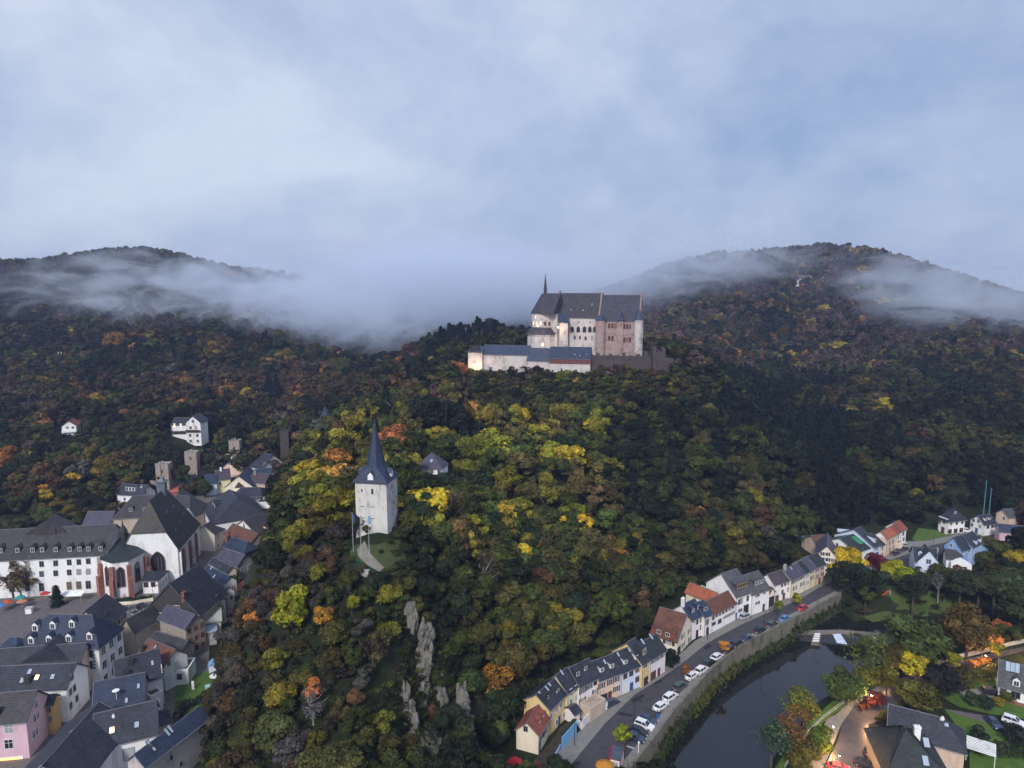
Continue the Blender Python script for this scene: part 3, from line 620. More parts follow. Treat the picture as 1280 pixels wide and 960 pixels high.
# the other bank: lamp-lit road
R1 = [(1000, 1010), (1030, 960), (1048, 925), (1052, 905), (1066, 885), (1083, 872), (1108, 858), (1132, 845), (1152, 838)]
R2 = [(1055, 1010), (1078, 960), (1093, 920), (1108, 898), (1124, 884), (1140, 872), (1155, 862), (1172, 852)]
LAMPR = mat('wet_asphalt', (.075, .070, .078), .34, .2, .6, (.045, .042, .048), fine=9, spec=.6)
sheet('riverside_road', R1 + R2[::-1], .0, LAMPR)
sheet('riverside_footpath', [(985, 1010), (1000, 960), (1025, 905), (1060, 878), (1100, 857), (1115, 851), (1118, 855), (1083, 872), (1066, 885), (1052, 905), (1030, 958), (1000, 1010)], .1, PAVE, thick=.4)
sheet('upper_road', [(1152, 838), (1180, 831), (1215, 822), (1262, 812), (1290, 806), (1290, 811), (1240, 824), (1205, 834), (1172, 852)], .004, LAMPR)
sheet('car_park', [(1086, 905), (1108, 899), (1124, 899), (1110, 925), (1118, 950), (1100, 1005), (1070, 1005), (1080, 955)], .008, ASPD)
sheet('lawn', [(1180, 886), (1215, 893), (1240, 905), (1262, 925), (1300, 940), (1300, 1000), (1212, 1000), (1212, 930)], .01, LAWN)
sheet('lawn', [(1170, 868), (1195, 860), (1235, 866), (1252, 876), (1285, 886), (1290, 900), (1240, 893), (1200, 884)], .012, LAWN)
sheet('lawn', [(1205, 856), (1240, 846), (1262, 850), (1245, 858), (1215, 862)], .012, LAWN)
sheet('driveway', [(1198, 862), (1230, 861), (1252, 868), (1250, 882), (1225, 876), (1205, 872)], .02, PAVE)
sheet('garden_path', [(1182, 886), (1200, 889), (1232, 895), (1262, 912), (1290, 918), (1290, 925), (1250, 913), (1228, 902), (1195, 893)], .024, COBB)
# town floor
sheet('town_ground', [(-120, 990), (-120, 700), (60, 700), (190, 690), (232, 655), (238, 630), (232, 605), (300, 575), (335, 575), (338, 640), (310, 700), (290, 740), (278, 780), (262, 800), (255, 990)], -.04, GRAVEL)
sheet('main_street', [(236, 600), (247, 600), (248, 625), (256, 655), (268, 680), (240, 710), (215, 745), (200, 770), (176, 800), (160, 830), (125, 872), (90, 910), (60, 960), (40, 990), (10, 990), (60, 920), (95, 880), (130, 838), (146, 805), (152, 790), (160, 768), (185, 760), (210, 738), (232, 700), (240, 672), (238, 640)], .0, COBB)
sheet('market_square', [(-60, 752), (125, 750), (190, 752), (190, 770), (160, 768), (140, 765), (60, 765), (40, 790), (-60, 830)], .01, COBB)
sheet('lawn', [(217, 880), (219, 858), (236, 846), (262, 838), (270, 850), (262, 866), (262, 890), (245, 905), (225, 895)], .03, LAWN)
sheet('lawn', [(1140, 674), (1148, 660), (1180, 664), (1210, 668), (1238, 670), (1200, 676), (1160, 682)], .05, LAWN)
for q in [[(158, 764), (159, 764), (169, 770), (168, 770)], [(168, 762), (169, 762), (180, 767), (179, 767.5)], [(778, 906), (806, 917), (805, 918.5), (777, 907.5)], [(784, 932), (793, 935), (792, 936), (783, 933)]]:
    sheet('parking_line', q, .016, PAINT)

# ---------------- riverside row, near end to far end ----------------
H_ = House
RG = None
h = H_('small cream house with red tiled roof at the near end of the riverside row', (673, 919), (685.5, 897.5), 4.3, CREAM, RTILE, rd=(659, 904), rise=2.8)
h.win('F', [(677, 921), (681.5, 914)], .9, 1.3, shut='dark').win('L', [(657, 911)], .8, 1.1, fm=SFRAME).door('F', .12, c='dark').dormer([(675, 904), (679.5, 896.5)], w=1.0, h=.5, gab=False, wm=RTILE, g=GL)
h = H_('yellow terraced house with dark slate roof next to the small red-roofed house', (686.6, 887), (708.7, 865.6), 6, YELW, SLATE, C_=(655.6, 873.7), rd=(667, 872), rise=3)
h.win('F', [(689, 895), (695.5, 887), (701, 882), (696, 903), (704.5, 894)], .9, 1.3, fm=WFRAME).door('F', .55, c='blue').door('L', .9, c='grey' if False else 'white', w=.9).rooflight([(678, 872), (686, 865), (690, 861)], w=.5, h=1.3).dormer([(684, 875), (697, 866)], w=1.3, h=.6, gab=False, wm=DKWALL)
h.chimney([(681.5, 875)], w=.9, m_=CHD)
h = H_('narrow pale yellow terraced house with four small windows in the riverside row', (708.9, 865.8), (724.3, 855), 6.4, PYEL, SLATE, rd=(691, 847.5), rise=3.2)
h.win('F', [(713.5, 865), (720, 860.5), (713.5, 877), (720, 872), (720.5, 884)], .8, 1.4).door('F', .2, c='maroon').rooflight([(704, 845)], w=.5, h=1.2)
h = H_('pinkish white terraced house with dark brown shutters', (724.6, 858), (748.6, 845.5), 6.5, PINKW, SLATE, rd=(711, 836), rise=3.4)
h.win('F', [(728, 863), (736.5, 857.5), (728, 876), (744, 865)], .9, 1.5, shut='dark').win('F', [(744, 852)], .9, 1.5, fm=SHUT['maroon']).door('F', .45, c='maroon').dormer([(722.5, 846), (732, 839)], w=1.0, h=.9, gab=False, wm=DKWALL)
h = H_('peach terraced house with closed brown shutters and a dark garage', (749.2, 850), (775.4, 840.4), 6, PEACH, SLATE, rd=(737, 828.5), rise=3.4)
h.win('F', [(752, 857)], .9, 1.4, shut='brown').win('F', [(763, 852.5), (770, 849), (770.5, 861)], .9, 1.4, shut='brown').door('F', .2, 2.4, 2.1, 'dark', 'garage_door').door('F', .52, c='brown').dormer([(752.5, 841), (765, 836)], w=.9, h=.9, gab=False, wm=WH).rooflight([(757, 831.5)], w=.5, h=1.1)
h = H_('pale blue-white terraced house with a white garage door', (776, 841), (802.4, 830), 5.8, BLUEW, SLATE, rd=(762, 819), rise=3.4)
h.win('F', [(781.5, 845), (789, 841.5), (796.5, 837), (796.5, 849)], 1.1, 1.3, fm=SFRAME).door('F', .22, 2.4, 2.2, 'white', 'garage_door').door('F', .52, c='blue').dormer([(782, 831), (796, 825)], w=.9, h=.9, gab=False, wm=WH).rooflight([(774, 822.5), (788, 817)], w=.5, h=1.1)
h = H_('very narrow yellow terraced house with a big slate dormer', (802.6, 830.5), (811.8, 824), 6.2, YELW, SLATE, rd=(786, 803), rise=4.4)
h.win('F', [(807, 831)], 1.4, 1.4).door('F', .6, 1.8, 2.2, 'dark').dormer([(805.5, 819)], w=1.4, h=1.5, gab=False, wm=DKWALL)
h = H_('white terraced house with maroon door at the end of the slate-roofed row', (812.2, 824.6), (832, 812), 6, PINKW, GREENR, rd=(800, 805), rise=3.2)
h.win('F', [(816, 826), (822, 822.5), (827.5, 819)], 1.0, 1.4, shut='grey').door('F', .25, 2.2, 2.3, 'brown', 'garage_door').door('F', .6, c='maroon').rooflight([(816, 800.5), (805.5, 807)], w=.6, h=1.5)
h = H_('cream house with a big rust red tiled roof and gable to the street', (846, 802.5), (867.5, 779.4), 4.2, CREAM, BTILE, kind='y', C_=(812, 794), rise=4.9)
h.win('F', [(853.5, 795), (861.5, 788.5), (854, 805.5), (862, 799)], .9, 1.4, shut='dark').win('F', [(857, 782)], .8, 1).door('F', .14, 2.2, 2.2, 'dark', 'garage_door').win('L', [(836, 803.5)], 1.5, 1.1, shut='dark').dormer([(829, 795)], sd=1, w=1.2, h=1.0, gab=False, wm=RTILE, wide=6.5, nwin=2)
h = H_('pinkish white house with blue slate dormers uphill of the rust-roofed house', (864, 775), (880, 767), 6, PINKW, BSLATE, rd=(850.5, 757.5), rise=3.6)
h.win('F', [(871.5, 777), (876, 774.5), (876, 784)], .8, 1.4, fm=SFRAME).door('F', .5, c='dark').dormer([(866.5, 766), (873, 762)], w=1.1, h=.9, gab=False, wm=NAVY).chimney([(850, 760)], w=.9, m_=WH, h=2.4)
h = H_('very narrow white house with a dark hipped roof beside the red-roofed white hall', (880.4, 771), (889, 767.4), 5.8, PINKW, BSLATE, rd=(873, 753), rise=3.2)
h.win('F', [(882.5, 778), (884.5, 777)], .6, 1.4, fm=SFRAME).door('F', .55, c='dark').dormer([(882, 764)], w=1.6, h=.9, gab=False, wm=DKWALL)
h = H_('long white hall with red tiled roof and a strip of small square windows', (889.6, 769), (920, 753.3), 5.4, WH, BTILE, rd=(879.5, 754), rise=3.2)
h.win('F', [(892, 771), (896, 768.5), (900, 766.7), (904, 764.7), (908, 762.6), (912, 760.5), (916, 758)], .8, 1.1, fm=SFRAME).win('F', [(891.5, 780)], 1.8, .8, fm=SFRAME).win('F', [(899.5, 776.5)], 1.6, 1.2, fm=SFRAME).win('F', [(911.5, 768.5)], 5.5, .6, fm=SFRAME, bars=0)
h = H_('bright orange tiled back wing behind the long white hall', (890, 753), (900, 748), 5.2, CREAM, OTILE, kind='y', d=9, rise=2.2)
h = H_('small mint green flat annex at the wood edge behind the white hall', (880.5, 741), (887.5, 738), 6.4, mat('mint_render', (.50, .62, .58)), GSLATE, d=3, kind='f'); h.win('F', [(883, 746)], .8, 1.6)
h = H_('tall white house with grey roof and wide wooden dormer', (919.8, 745.8), (938.8, 739.4), 7.2, WH, GSLATE, rd=(890.5, 721), rise=5)
h.win('F', [(924, 752.5), (926.5, 751), (934.5, 748)], .8, 1.5, fm=SFRAME).win('F', [(924, 763.5), (926.5, 762.5)], .7, .8, fm=SFRAME).door('F', .72, 2.2, 3.6, 'dark').door('F', .07, .9, 2.2, 'blue').dormer([(928, 735)], w=1.2, h=1.2, gab=False, wm=DKWALL, fm=OCHRE, wide=6, nwin=4)
h = H_('white grey-roofed house with a drooping slate dormer beside the one with wooden dormer', (939.4, 743), (961.8, 735.6), 6.6, WH, GSLATE, rd=(922, 722), rise=4.4)
h.win('F', [(945.5, 744), (948, 743), (955.5, 740)], .7, 1.1, fm=SFRAME).win('F', [(945.5, 754), (948.5, 753)], .6, .7, fm=SFRAME).door('F', .72, .9, 2.3, 'dark').dormer([(949, 731)], w=1.1, h=1.0, gab=False, wm=DKWALL, wide=4.5)
h = H_('white archway with a little pitched top between two riverside houses', (962, 741), (968, 739), 4.6, CREAM, BTILE, d=3, kind='y', rise=1.2, name='gateway', cat='gateway'); h.door('F', .5, 2.2, 3.2, 'dark', 'gate')
h = H_('white riverside house with a flat brown slate roof and broad side wall', (968, 730.6), (988.4, 724), 6, WH, BRNR, rd=(954.5, 720), rise=2.6)
h.win('F', [(977.5, 731), (981.5, 729.5), (985.5, 728.5), (978, 740), (985.5, 736.5)], .75, 1.3, fm=SFRAME).door('F', .62, c='maroon').door('F', .2, 1.6, 2.2, 'brown', 'garage_door')
h = H_('cream riverside house with blue-grey roof, dark shutters and a shop front', (988.8, 724.5), (1005.4, 716.3), 6.3, CREAM, PURP, rd=(978, 713), rise=3)
h.win('F', [(991.5, 727), (994.5, 725.5), (998, 723.5), (1003, 721), (993.5, 735), (1002.5, 730)], .9, 1.4, shut='dark').chimney([(979.5, 711)], w=.9, m_=GSTONE).rooflight([(990, 713)], w=.7, h=.9)
h = H_('narrow pale riverside house with a dark moss brown roof', (1005.8, 716.5), (1012.5, 713), 6.2, CREAM, GREENR, rd=(994, 705), rise=3); h.win('F', [(1008, 720), (1010, 719), (1008, 729), (1010, 728)], .7, 1.4)
h = H_('narrow pale riverside house with a light purple slate roof', (1012.8, 712.5), (1019.6, 709.2), 6.4, PYEL, PURP, rd=(1001, 699.5), rise=3); h.win('F', [(1015, 714), (1015, 722)], .8, 1.4, shut='dark')
h = H_('pink riverside house with dark green roof and brown shutters, last of the long row', (1019.8, 709), (1031, 704.2), 6.4, PEACH, GREENR, rd=(1008, 697), rise=3); h.win('F', [(1021.5, 712.5), (1028, 710), (1021.5, 720.5), (1028, 717)], .8, 1.4, shut='brown').door('F', .5, c='maroon')
h = H_('cream gabled house with dark shutters behind the golden tree', (1020, 694), (1046.5, 698), 7, CREAM, PURP, kind='y', d=13, rise=3.6)
h.win('F', [(1030, 692.5), (1033, 692.5), (1029.5, 699), (1033, 699.3), (1040, 700.3), (1041, 700.3), (1033, 706)], 1.0, 1.2, shut='dark').chimney([(1050, 690)], sd=0, m_=CHD)
h = H_('low brown house with lit gable end behind the cream gabled house', (1022, 683), (1038, 682), 4, PEACH, BTILE, d=8, rise=2.4); h.chimney([(1036, 680)], m_=GSTONE)
h = H_('teal metal shed at the wood edge above the riverside row', (1016, 681), (1030, 679.5), 3, TAN, TEALR, d=6, kind='s', rise=.8, name='shed', cat='shed')
h = H_('white house with green roof panel and glazed balconies', (1070, 690.5), (1091, 683.5), 8, WH, GREENR, d=12, rise=2.8)
h.win('F', [(1074, 695), (1086, 697)], 1.2, 1.5, fm=SFRAME).win('F', [(1079, 702), (1086, 701)], 1.4, 1.4, fm=SFRAME)
m_ = MB(); m_.box(h.w * .5, h.w * .98, -1.2, -.02, 2.6, 2.8); m_.box(h.w * .5, h.w * .98, -1.25, -1.18, 2.8, 3.7); m_.box(h.w * .5, h.w * .98, -1.2, -.02, 5.4, 5.6); m_.box(h.w * .5, h.w * .98, -1.25, -1.18, 5.6, 6.5); m_.build('balcony', SFRAME, h.root)
m_ = MB(); q0 = h.slope(0, .5, .3)[0]; q1 = h.slope(0, .85, .3)[0]; q2 = h.slope(0, .85, .85)[0]; q3 = h.slope(0, .5, .85)[0]; m_.prism([q + Vector((0, 0, .32)) for q in (q0, q1, q2, q3)], (0, 0, .1)); m_.build('green_roof_panel', mat('green_roof_sheet', (.05, .22, .12)), h.root)
h = H_('tall narrow white house with a steep half gable beside the balcony house', (1092, 684), (1100, 681), 8.6, BLUEW, SLATE, d=14, rise=4); h.win('F', [(1096, 685), (1096, 693), (1096, 701)], 1.6, 1.5, fm=SFRAME).dormer([(1094, 679)], w=1.0, h=1.4, gab=False)
h = H_('slim cream house squeezed beside the tall narrow white house', (1100.3, 682.5), (1105.5, 680.5), 7, CREAM, GREENR, d=9, rise=2.6); h.win('F', [(1103, 686), (1103, 693)], 1.0, 1.4)
h = H_('peach house with bright orange tiled roof and white side gable', (1108.5, 673.4), (1120, 667), 6.6, PEACH, OTILE, rd=(1099.5, 666), rise=2.8, gable=WH); h.win('F', [(1112, 679), (1116, 677), (1112, 687), (1117, 684)], .8, 1.4, fm=SFRAME)
h = H_('cream house with rust red roof between the orange-roofed house and the end house', (1120.2, 667.4), (1125.4, 664.2), 6.4, CREAM, RTILE, rd=(1110.5, 660), rise=2.8); h.win('F', [(1123, 671), (1123, 678)], .8, 1.4, fm=SFRAME)
h = H_('white end house with red tiled roof at the foot of the wooded slope', (1125.6, 663.6), (1133, 660.6), 6.8, WH, RTILE, rd=(1113.5, 655), rise=2.8); h.win('F', [(1129, 667), (1129.5, 674)], .9, 1.3, fm=SFRAME).grid('R', 3, 2)
h = H_('low peach garage in front of the red-roofed houses', (1119, 680), (1128, 680), 2.6, PEACH, BTILE, d=4, kind='f', name='garage', cat='garage')
h = H_('long low workshop with navy roof and a white roof light behind the white houses', (1048.5, 673), (1081, 676), 4.4, REDSTONE, NAVY, rd=(1050, 665.5), rise=2.2); h.rooflight([(1063.5, 667)], w=9, h=1.4)
# villas on the right
h = H_('white villa with hipped slate roof on a garage basement above the lawn', (1185, 649), (1206.6, 646.6), 6.2, WH, SLATE, C_=(1165, 645.8), rise=3.8, hips=(4.5, 4.5), name='villa', over=.6)
h.win('F', [(1189, 654), (1196, 653.5), (1203, 652.5)], .9, 1.4, fm=SFRAME).win('L', [(1169, 650), (1180, 652)], .9, 1.4, fm=SFRAME).dormer([(1194, 643)], w=1.0, h=.9, gab=False, wm=DKWALL).grid('F', 3, 1, 1.6, 1.6, z0=.3, fm=REDSTONE).door('L', .55, 1.4, 2.4, 'maroon')
h = H_('small white house with slate roof, white gable and two dormers beside the villa', (1230, 655.6), (1245, 653.8), 4.6, WH, SLATE, rd=(1220.5, 645.4), rise=3.2)
h.win('F', [(1235, 658.5), (1240.5, 657.5)], 1.2, 1.3, fm=SFRAME).win('L', [(1217, 650.5), (1223, 651.5), (1215, 656), (1225, 658)], .8, 1.1, fm=SFRAME).dormer([(1232, 651.5), (1237, 650.5)], w=.9, h=.8, gab=False).door('L', .5, c='blue')
h = H_('tan house with slate roof and a recessed brown balcony at the right edge', (1261, 646.6), (1288, 644), 6.6, PEACH, GSLATE, rd=(1248, 637.5), rise=3.4); h.win('F', [(1277, 648.5), (1277, 656)], 1.6, 1.2, fm=SFRAME).door('F', .18, 4.5, 1.6, WOOD, 'balcony').win('L', [(1255, 648)], .9, 1.3)
h = H_('long low pink building with blue slate roof beside the road at the right edge', (1249.5, 664), (1292, 668), 4.2, PINK, BSLATE, rd=(1256, 656), rise=2.6)
h = H_('blue painted house with dark gable roof turned to the street', (1202.3, 688), (1215.8, 683.6), 6.2, BLUE, SLATE, C_=(1177.5, 682), rise=3.6)
h.win('F', [(1205.5, 690.5), (1211, 688.5), (1212, 696)], 1.1, 1.2).win('L', [(1189, 681.5)], .8, 1.2)
h = H_('pale blue house with dark roof and two wall dormers behind the blue painted house', (1216.2, 684.3), (1228, 678), 6.6, mat('light_blue_render', (.36, .48, .72)), SLATE, rd=(1201, 671.5), rise=3.6)
h.win('F', [(1219, 689), (1225, 686)], .9, 1.3).dormer([(1222, 682), (1226.5, 679)], w=.9, h=1.1, wm=BLUEW)
h = H_('small blue lean-to at the end of the pale blue house', (1228.5, 691), (1236, 688), 2.4, BLUE, mat('lean_to_roof', (.16, .30, .48)), d=4, kind='s', rise=1, name='shed', cat='shed')
h = H_('white house with twin sharp gables and dark roof near the river bank', (1144, 700), (1171, 703), 5.2, BLUEW, SLATE, rd=(1151, 684.5), rise=4.6)
g_ = House.__new__(House)
m_ = MB(); cx = h.w * .60; m_.prism([(cx - 3.2, -.6, -.5), (cx + 3.2, -.6, -.5), (cx + 3.2, -.6, 5.0), (cx, -.6, 9), (cx - 3.2, -.6, 5.0)], (0, 4.5, 0)); m_.build('front_gable', BLUEW, h.root)
m_ = MB()
for sg in (-1, 1): m_.prism([(cx, -.9, 9.05), (cx + sg * 3.7, -.9, 4.5), (cx + sg * 3.7, -.9, 4.8), (cx, -.9, 9.35)], (0, 6.5, 0))
m_.build('gable_roof', SLATE, h.root); addwin(h.root, (cx, -.6, 4.6), 0, 1.4, 1.6); addwin(h.root, (cx, -.6, 1.2), 0, 2.6, 1.2); h.win('R', [(1174, 699), (1178, 697), (1174, 706), (1178, 703)], 1.0, 1.7).win('F', [(1149, 706)], 1, 1.2).dormer([(1150, 695)], w=.8, h=.9)
h = H_('low grey-roofed bungalow with white porch between the twin gabled and blue houses', (1183, 698), (1202, 700.5), 3.2, WH, OSLATE, rd=(1181, 686.5), rise=2.8, name='bungalow'); h.win('F', [(1199, 704)], 1.4, 1.3)
m_ = MB(); m_.prism([(1, -2.6, 0), (7, -2.6, 0), (7, -2.6, 2.6), (4, -2.6, 4.2), (1, -2.6, 2.6)], (0, 2.6, 0)); m_.build('porch', WH, h.root)
# bottom right
h = H_('large house with broad dark tiled roof and peach walls at lower right', (1112, 913), (1206, 939), 5, PEACH, SLATE, rd=(1128, 885.5), rise=5.2, hips=(0, 3.5), over=.5); h.rooflight([(1177, 903), (1183, 910)], w=.7, h=.7).chimney([(1178, 899)], m_=WH, w=.5, h=.5)
h = H_('slate-roofed house with white chimney in front of the broad dark tiled roof', (1109, 968), (1192, 980), 5.2, STONE, GREENR, rd=(1130, 908), rise=5.4, hips=(5, 7), over=.5); h.rooflight([(1159, 936), (1158, 959)], w=1.0, h=1.7).chimney([(1146, 917)], m_=WH, w=1.1, h=1.4)
h = H_('white house with steep slate roof, solar panel and one small dormer', (1249, 856), (1292, 867), 3.8, WH, GSLATE, rd=(1255.5, 827), pitch=1.15); h.win('F', [(1254, 863)], 1.0, 1.6, fm=RFRAME).win('F', [(1269.5, 868.5)], 1.6, 1.6, fm=RFRAME).dormer([(1270, 859)], w=1.1, h=1.2).rooflight([(1262.5, 841), (1268.5, 842)], w=1.7, h=2.2)
m_ = MB(); m_.box(-.05, h.w + .05, -.08, 0, -1, .8); m_.build('brick_plinth', REDSTONE, h.root)
# pergola
t = empty('pergola', G(1206, 950, 0), R(-35), label='white slatted pergola on the terrace beside the broad dark roof', cat='pergola')
m_ = MB()
for i in range(9): m_.box(0, 5, i * .55, i * .55 + .3, 2.7, 2.78)
m_.build('slat_roof', WH, t)
for x in (.1, 4.8):
    for y in (.1, 4.6): b_ = MB(); b_.box(x, x + .12, y, y + .12, 0, 2.7); b_.build('post', WH, t)
# ---------------- old town on the left ----------------
h = H_('long white convent wing with slate roof and a row of small white dormers', (-70, 704), (134, 692.8), 12.3, WH, OSLATE, rd=(10, 662.5), rise=7.5, name='convent', cat='convent')
for c_, ys_ in ((15, (705, 718, 735)), (34, (705, 717.5, 734)), (52, (705, 717.5, 734)), (69.7, (704, 716.5)), (86.6, (703, 715.5, 732.2)), (98.6, (702.5, 715, 731.5)), (110.4, (701.5, 714.5, 731)), (124.5, (700.5, 714, 729))):
    h.win('F', [(c_, y_) for y_ in ys_[:2]], 1.15, 1.7, fm=SFRAME); h.win('F', [(c_, y_) for y_ in ys_[2:]], 1.3, 2.4, fm=SFRAME, bars=2)
h.win('F', [(69.7, 738)], 1.7, 3.4, fm=RFRAME, arch='round', g=glass('blue_door_glass', (.10, .14, .20)))
h.dormer([(x_, 692 - x_ * .02) for x_ in (1, 22, 41, 53, 70, 87.6, 99.7, 111, 126)], w=1.1, h=1.3, gab=True, wm=DKWALL)
b_ = MB(); b_.box(0, 6.0, 0, 4, 0, 3.2); o = b_.build('lift_housing', DKWALL, h.roof); q, rot, an = h.slope(0, *h.onslope(43, 673)); o.location = q + Vector((0, .5, -.3))
b_ = MB(); b_.prism([(-4, .3, 0), (10, .3, 0), (3, .3, 4.6)], (0, 7, 0)); o = b_.build('roof_hump', OSLATE, h.roof); o.location = q + Vector((0, .6, .6))
# choir: polygonal chapel with a tall tent roof
def poly_building(name, label, px, ze, z0, wall, roof, apex, cat, over=.5, extra=()):
    pts = [G(x, y, ze) for x, y in px] + [Vector(e) for e in extra]; base = sum(pts, Vector()) / len(pts)
    t = empty(name, (base.x, base.y, z0), 0, label=label, cat=cat); L_ = [Vector((p.x - base.x, p.y - base.y, 0)) for p in pts]
    m = MB(); m.prism([(p.x, p.y, -1.5) for p in L_], (0, 0, ze - z0 + 1.5)); m.build('wall', wall, t)
    r_ = MB(); ap = [Vector((a_.x - base.x, a_.y - base.y, a_.z - z0)) for a_ in apex]; n_ = len(L_); hh = ze - z0
    cen = sum(L_, Vector()) / n_; lo = [p + (p - cen).normalized() * over + Vector((0, 0, hh + .04)) for p in L_]
    for i in range(n_):
        j = (i + 1) % n_
        mid = (L_[i] + L_[j]) / 2
        if len(ap) == 1: r_.poly([lo[i], lo[j], ap[0]])
        else:
            ai = min(ap, key=lambda q: (q.xy - L_[i].xy).length); aj = min(ap, key=lambda q: (q.xy - L_[j].xy).length)
            r_.poly([lo[i], lo[j], aj] + ([ai] if ai is not aj else []))
    r_.poly(lo[::-1]); rr = r_.build('roof', roof, t)
    return t, L_, rr, ap
e1, e2 = G(163, 672, 11.5), G(128, 680, 11.5)
ap1, ap2 = P(154.5, 672, 222), P(160, 664, 236)
CHOIR, CL, croof, cap = poly_building('chapel', 'white polygonal choir with dark tent roof and red stone buttresses', [(126.5, 699), (139, 703.5), (160, 701), (180, 690)], 11.5, 0, WH, GREENR, [ap1, ap2], 'chapel', extra=[e1, e2])
for i in range(3):
    a_, b2 = CL[i], CL[i + 1]; mid = (a_ + b2) / 2; rz = math.atan2(b2.y - a_.y, b2.x - a_.x)
    addwin(CHOIR, (mid.x, mid.y, 3.4), rz, 2.0, 6.4, fm=RFRAME, arch='pointed')
for i in range(4):
    p = CL[i]; nrm = p.normalized(); m_ = MB(); m_.prism([(-.6, 0, -1), (.6, 0, -1), (.6, 0, 10.2), (-.6, 0, 10.2)], (0, -1.0, 0)); m_.prism([(-.6, -1.0, -1), (.6, -1.0, -1), (.6, -1.0, 6.5), (-.6, -1.0, 6.5)], (0, -.8, 0))
    o = m_.build('buttress', REDSTONE, CHOIR); o.location = (p.x, p.y, 0); o.rotation_euler = (0, 0, math.atan2(nrm.y, nrm.x) + math.pi / 2)
m_ = MB(); q = cap[0]; m_.cyl(q.x, q.y, q.z - .5, q.z + 2.0, 1.0, n=8); m_.cyl(q.x, q.y, q.z + 2.0, q.z + 2.6, 1.35, 1.2, n=8); m_.cyl(q.x, q.y, q.z + 2.6, q.z + 4.2, 1.2, .35, n=8); m_.cyl(q.x, q.y, q.z + 4.2, q.z + 6.4, .3, .03, n=6); m_.build('lantern', DKWALL, croof)
# nave with a half-hipped west gable
A_, B_ = G(152, 688.5, 11.5), G(221.8, 684.6, 11.5); D_ = G(247, 665, 11.5)
ax = Vector((B_.x - A_.x, B_.y - A_.y)); W_ = ax.length; ax.normalize(); ay = Vector((-ax.y, ax.x)); dd = (D_ - B_).xy.dot(ay); rzc = math.atan2(ax.y, ax.x)
CH = empty('church', (A_.x, A_.y, 0), rzc, label='big white church with steep mossy half-hipped roof and red stone windows', cat='church')
dd = max(dd, 24); top = 26.5; he = 11.5; hh_ = 17.0; f_ = (hh_ - he) / (top - he); xa, xb = W_ / 2 * f_, W_ - W_ / 2 * f_
m_ = MB(); m_.prism([(0, 0, -1.5), (W_, 0, -1.5), (W_, 0, he), (xb, 0, hh_), (xa, 0, hh_), (0, 0, he)], (0, dd, 0)); m_.build('wall', WH, CH)
m_ = MB(); e = .5; zc = he - .5 * (top - he) / (W_ / 2); hy = W_ / 2 * (1 - f_) * .55
def pl(m, pts, t=.25): m.prism([Vector(p) + Vector((0, 0, .04)) for p in pts], (0, 0, t))
pl(m_, [(-e, -e, zc), (xa, -e, hh_), (W_ / 2, hy, top), (W_ / 2, dd - 6, top), (-e, dd + e, zc)]); pl(m_, [(W_ + e, -e, zc), (W_ + e, dd + e, zc), (W_ / 2, dd - 6, top), (W_ / 2, hy, top), (xb, -e, hh_)])
pl(m_, [(-e, dd + e, zc), (W_ / 2, dd - 6, top), (W_ + e, dd + e, zc)]); ro = m_.build('roof', OSLATE, CH)
m_ = MB(); pl(m_, [(xa, -e, hh_), (xb, -e, hh_), (W_ / 2, hy, top)]); m_.build('half_hip', MSLATE, ro)
addwin(CH, (W_ * .63, 0, 4.0), 0, 4.2, 6.6, fm=RFRAME, arch='pointed', bars=3)
for i in range(6):
    y_ = 2.6 + i * (dd - 3) / 6; addwin(CH, (W_, y_, 2.5), math.pi / 2, 1.4, 6.6, fm=RFRAME, arch='pointed')
    b_ = MB(); b_.box(W_, W_ + .8, y_ - 2.0, y_ - 1.5, -1, 9.6); b_.build('buttress', REDSTONE if i % 2 else WH, CH)
for (sx, sy, st) in ((1, .25, .25), (1, .5, .3), (1, .75, .35), (1, .35, .6), (1, .6, .6)):
    x_ = W_ - W_ / 2 * st; z_ = he + (top - he) * st; b_ = MB(); b_.prism([(0, -.7, 0), (0, .7, 0), (0, 0, .9)], (-1.6, 0, 0)); o = b_.build('roof_vent', DKWALL, ro); o.location = (x_ + .3, dd * sy, z_)
for sx in (.42, .55):
    b_ = MB(); b_.prism([(-.6, 0, 0), (.6, 0, 0), (0, 0, 1.1)], (0, 1.5, 0)); o = b_.build('roof_vent', DKWALL, ro); o.location = (W_ * sx, hy * .38, hh_ + (top - hh_) * .33)
b_ = MB(); cx_, cy_ = W_ / 2, dd - 9; b_.box(cx_ - 1.2, cx_ + 1.2, cy_ - 1.2, cy_ + 1.2, top - 2, top + 3.2); b_.box(cx_ - 1.6, cx_ + 1.6, cy_ - 1.6, cy_ + 1.6, top + 3.2, top + 3.5); b_.cyl(cx_, cy_, top + 3.5, top + 5, 1.3, .2, 4, R(45))
tu = b_.build('ridge_turret', mat('lead_sheet', (.12, .15, .18), .5), CH); b_ = MB(); b_.cyl(cx_, cy_, top + 4.8, top + 11.5, .14, .05, 6); b_.cyl(cx_ + .9, cy_, top + 3.4, top + 10, .07, .04, 6); b_.build('spike', DKWALL, tu)
h = H_('little white annex with slate lean-to roof at the foot of the church gable', (178, 726), (197, 725.5), 4.2, WH, SLATE, C_=(180, 714.5), rise=1.5, hips=(0, 3), name='sacristy', cat='annex'); h.win('F', [(182.5, 731), (191.5, 730.5)], 1.2, 1.5, fm=RFRAME).grid('R', 3, 1, .6, 1.6)
TB = H_
h = TB('slate-roofed building with brown walls and steep dormered roof behind the convent', (141, 648), (190, 645), 9, TAN, OSLATE, rd=(163, 621), rise=8, hips=(5, 0)); h.dormer([(163.5, 640), (181, 639)], w=1.2, h=1.3, gab=False, wm=DKWALL)
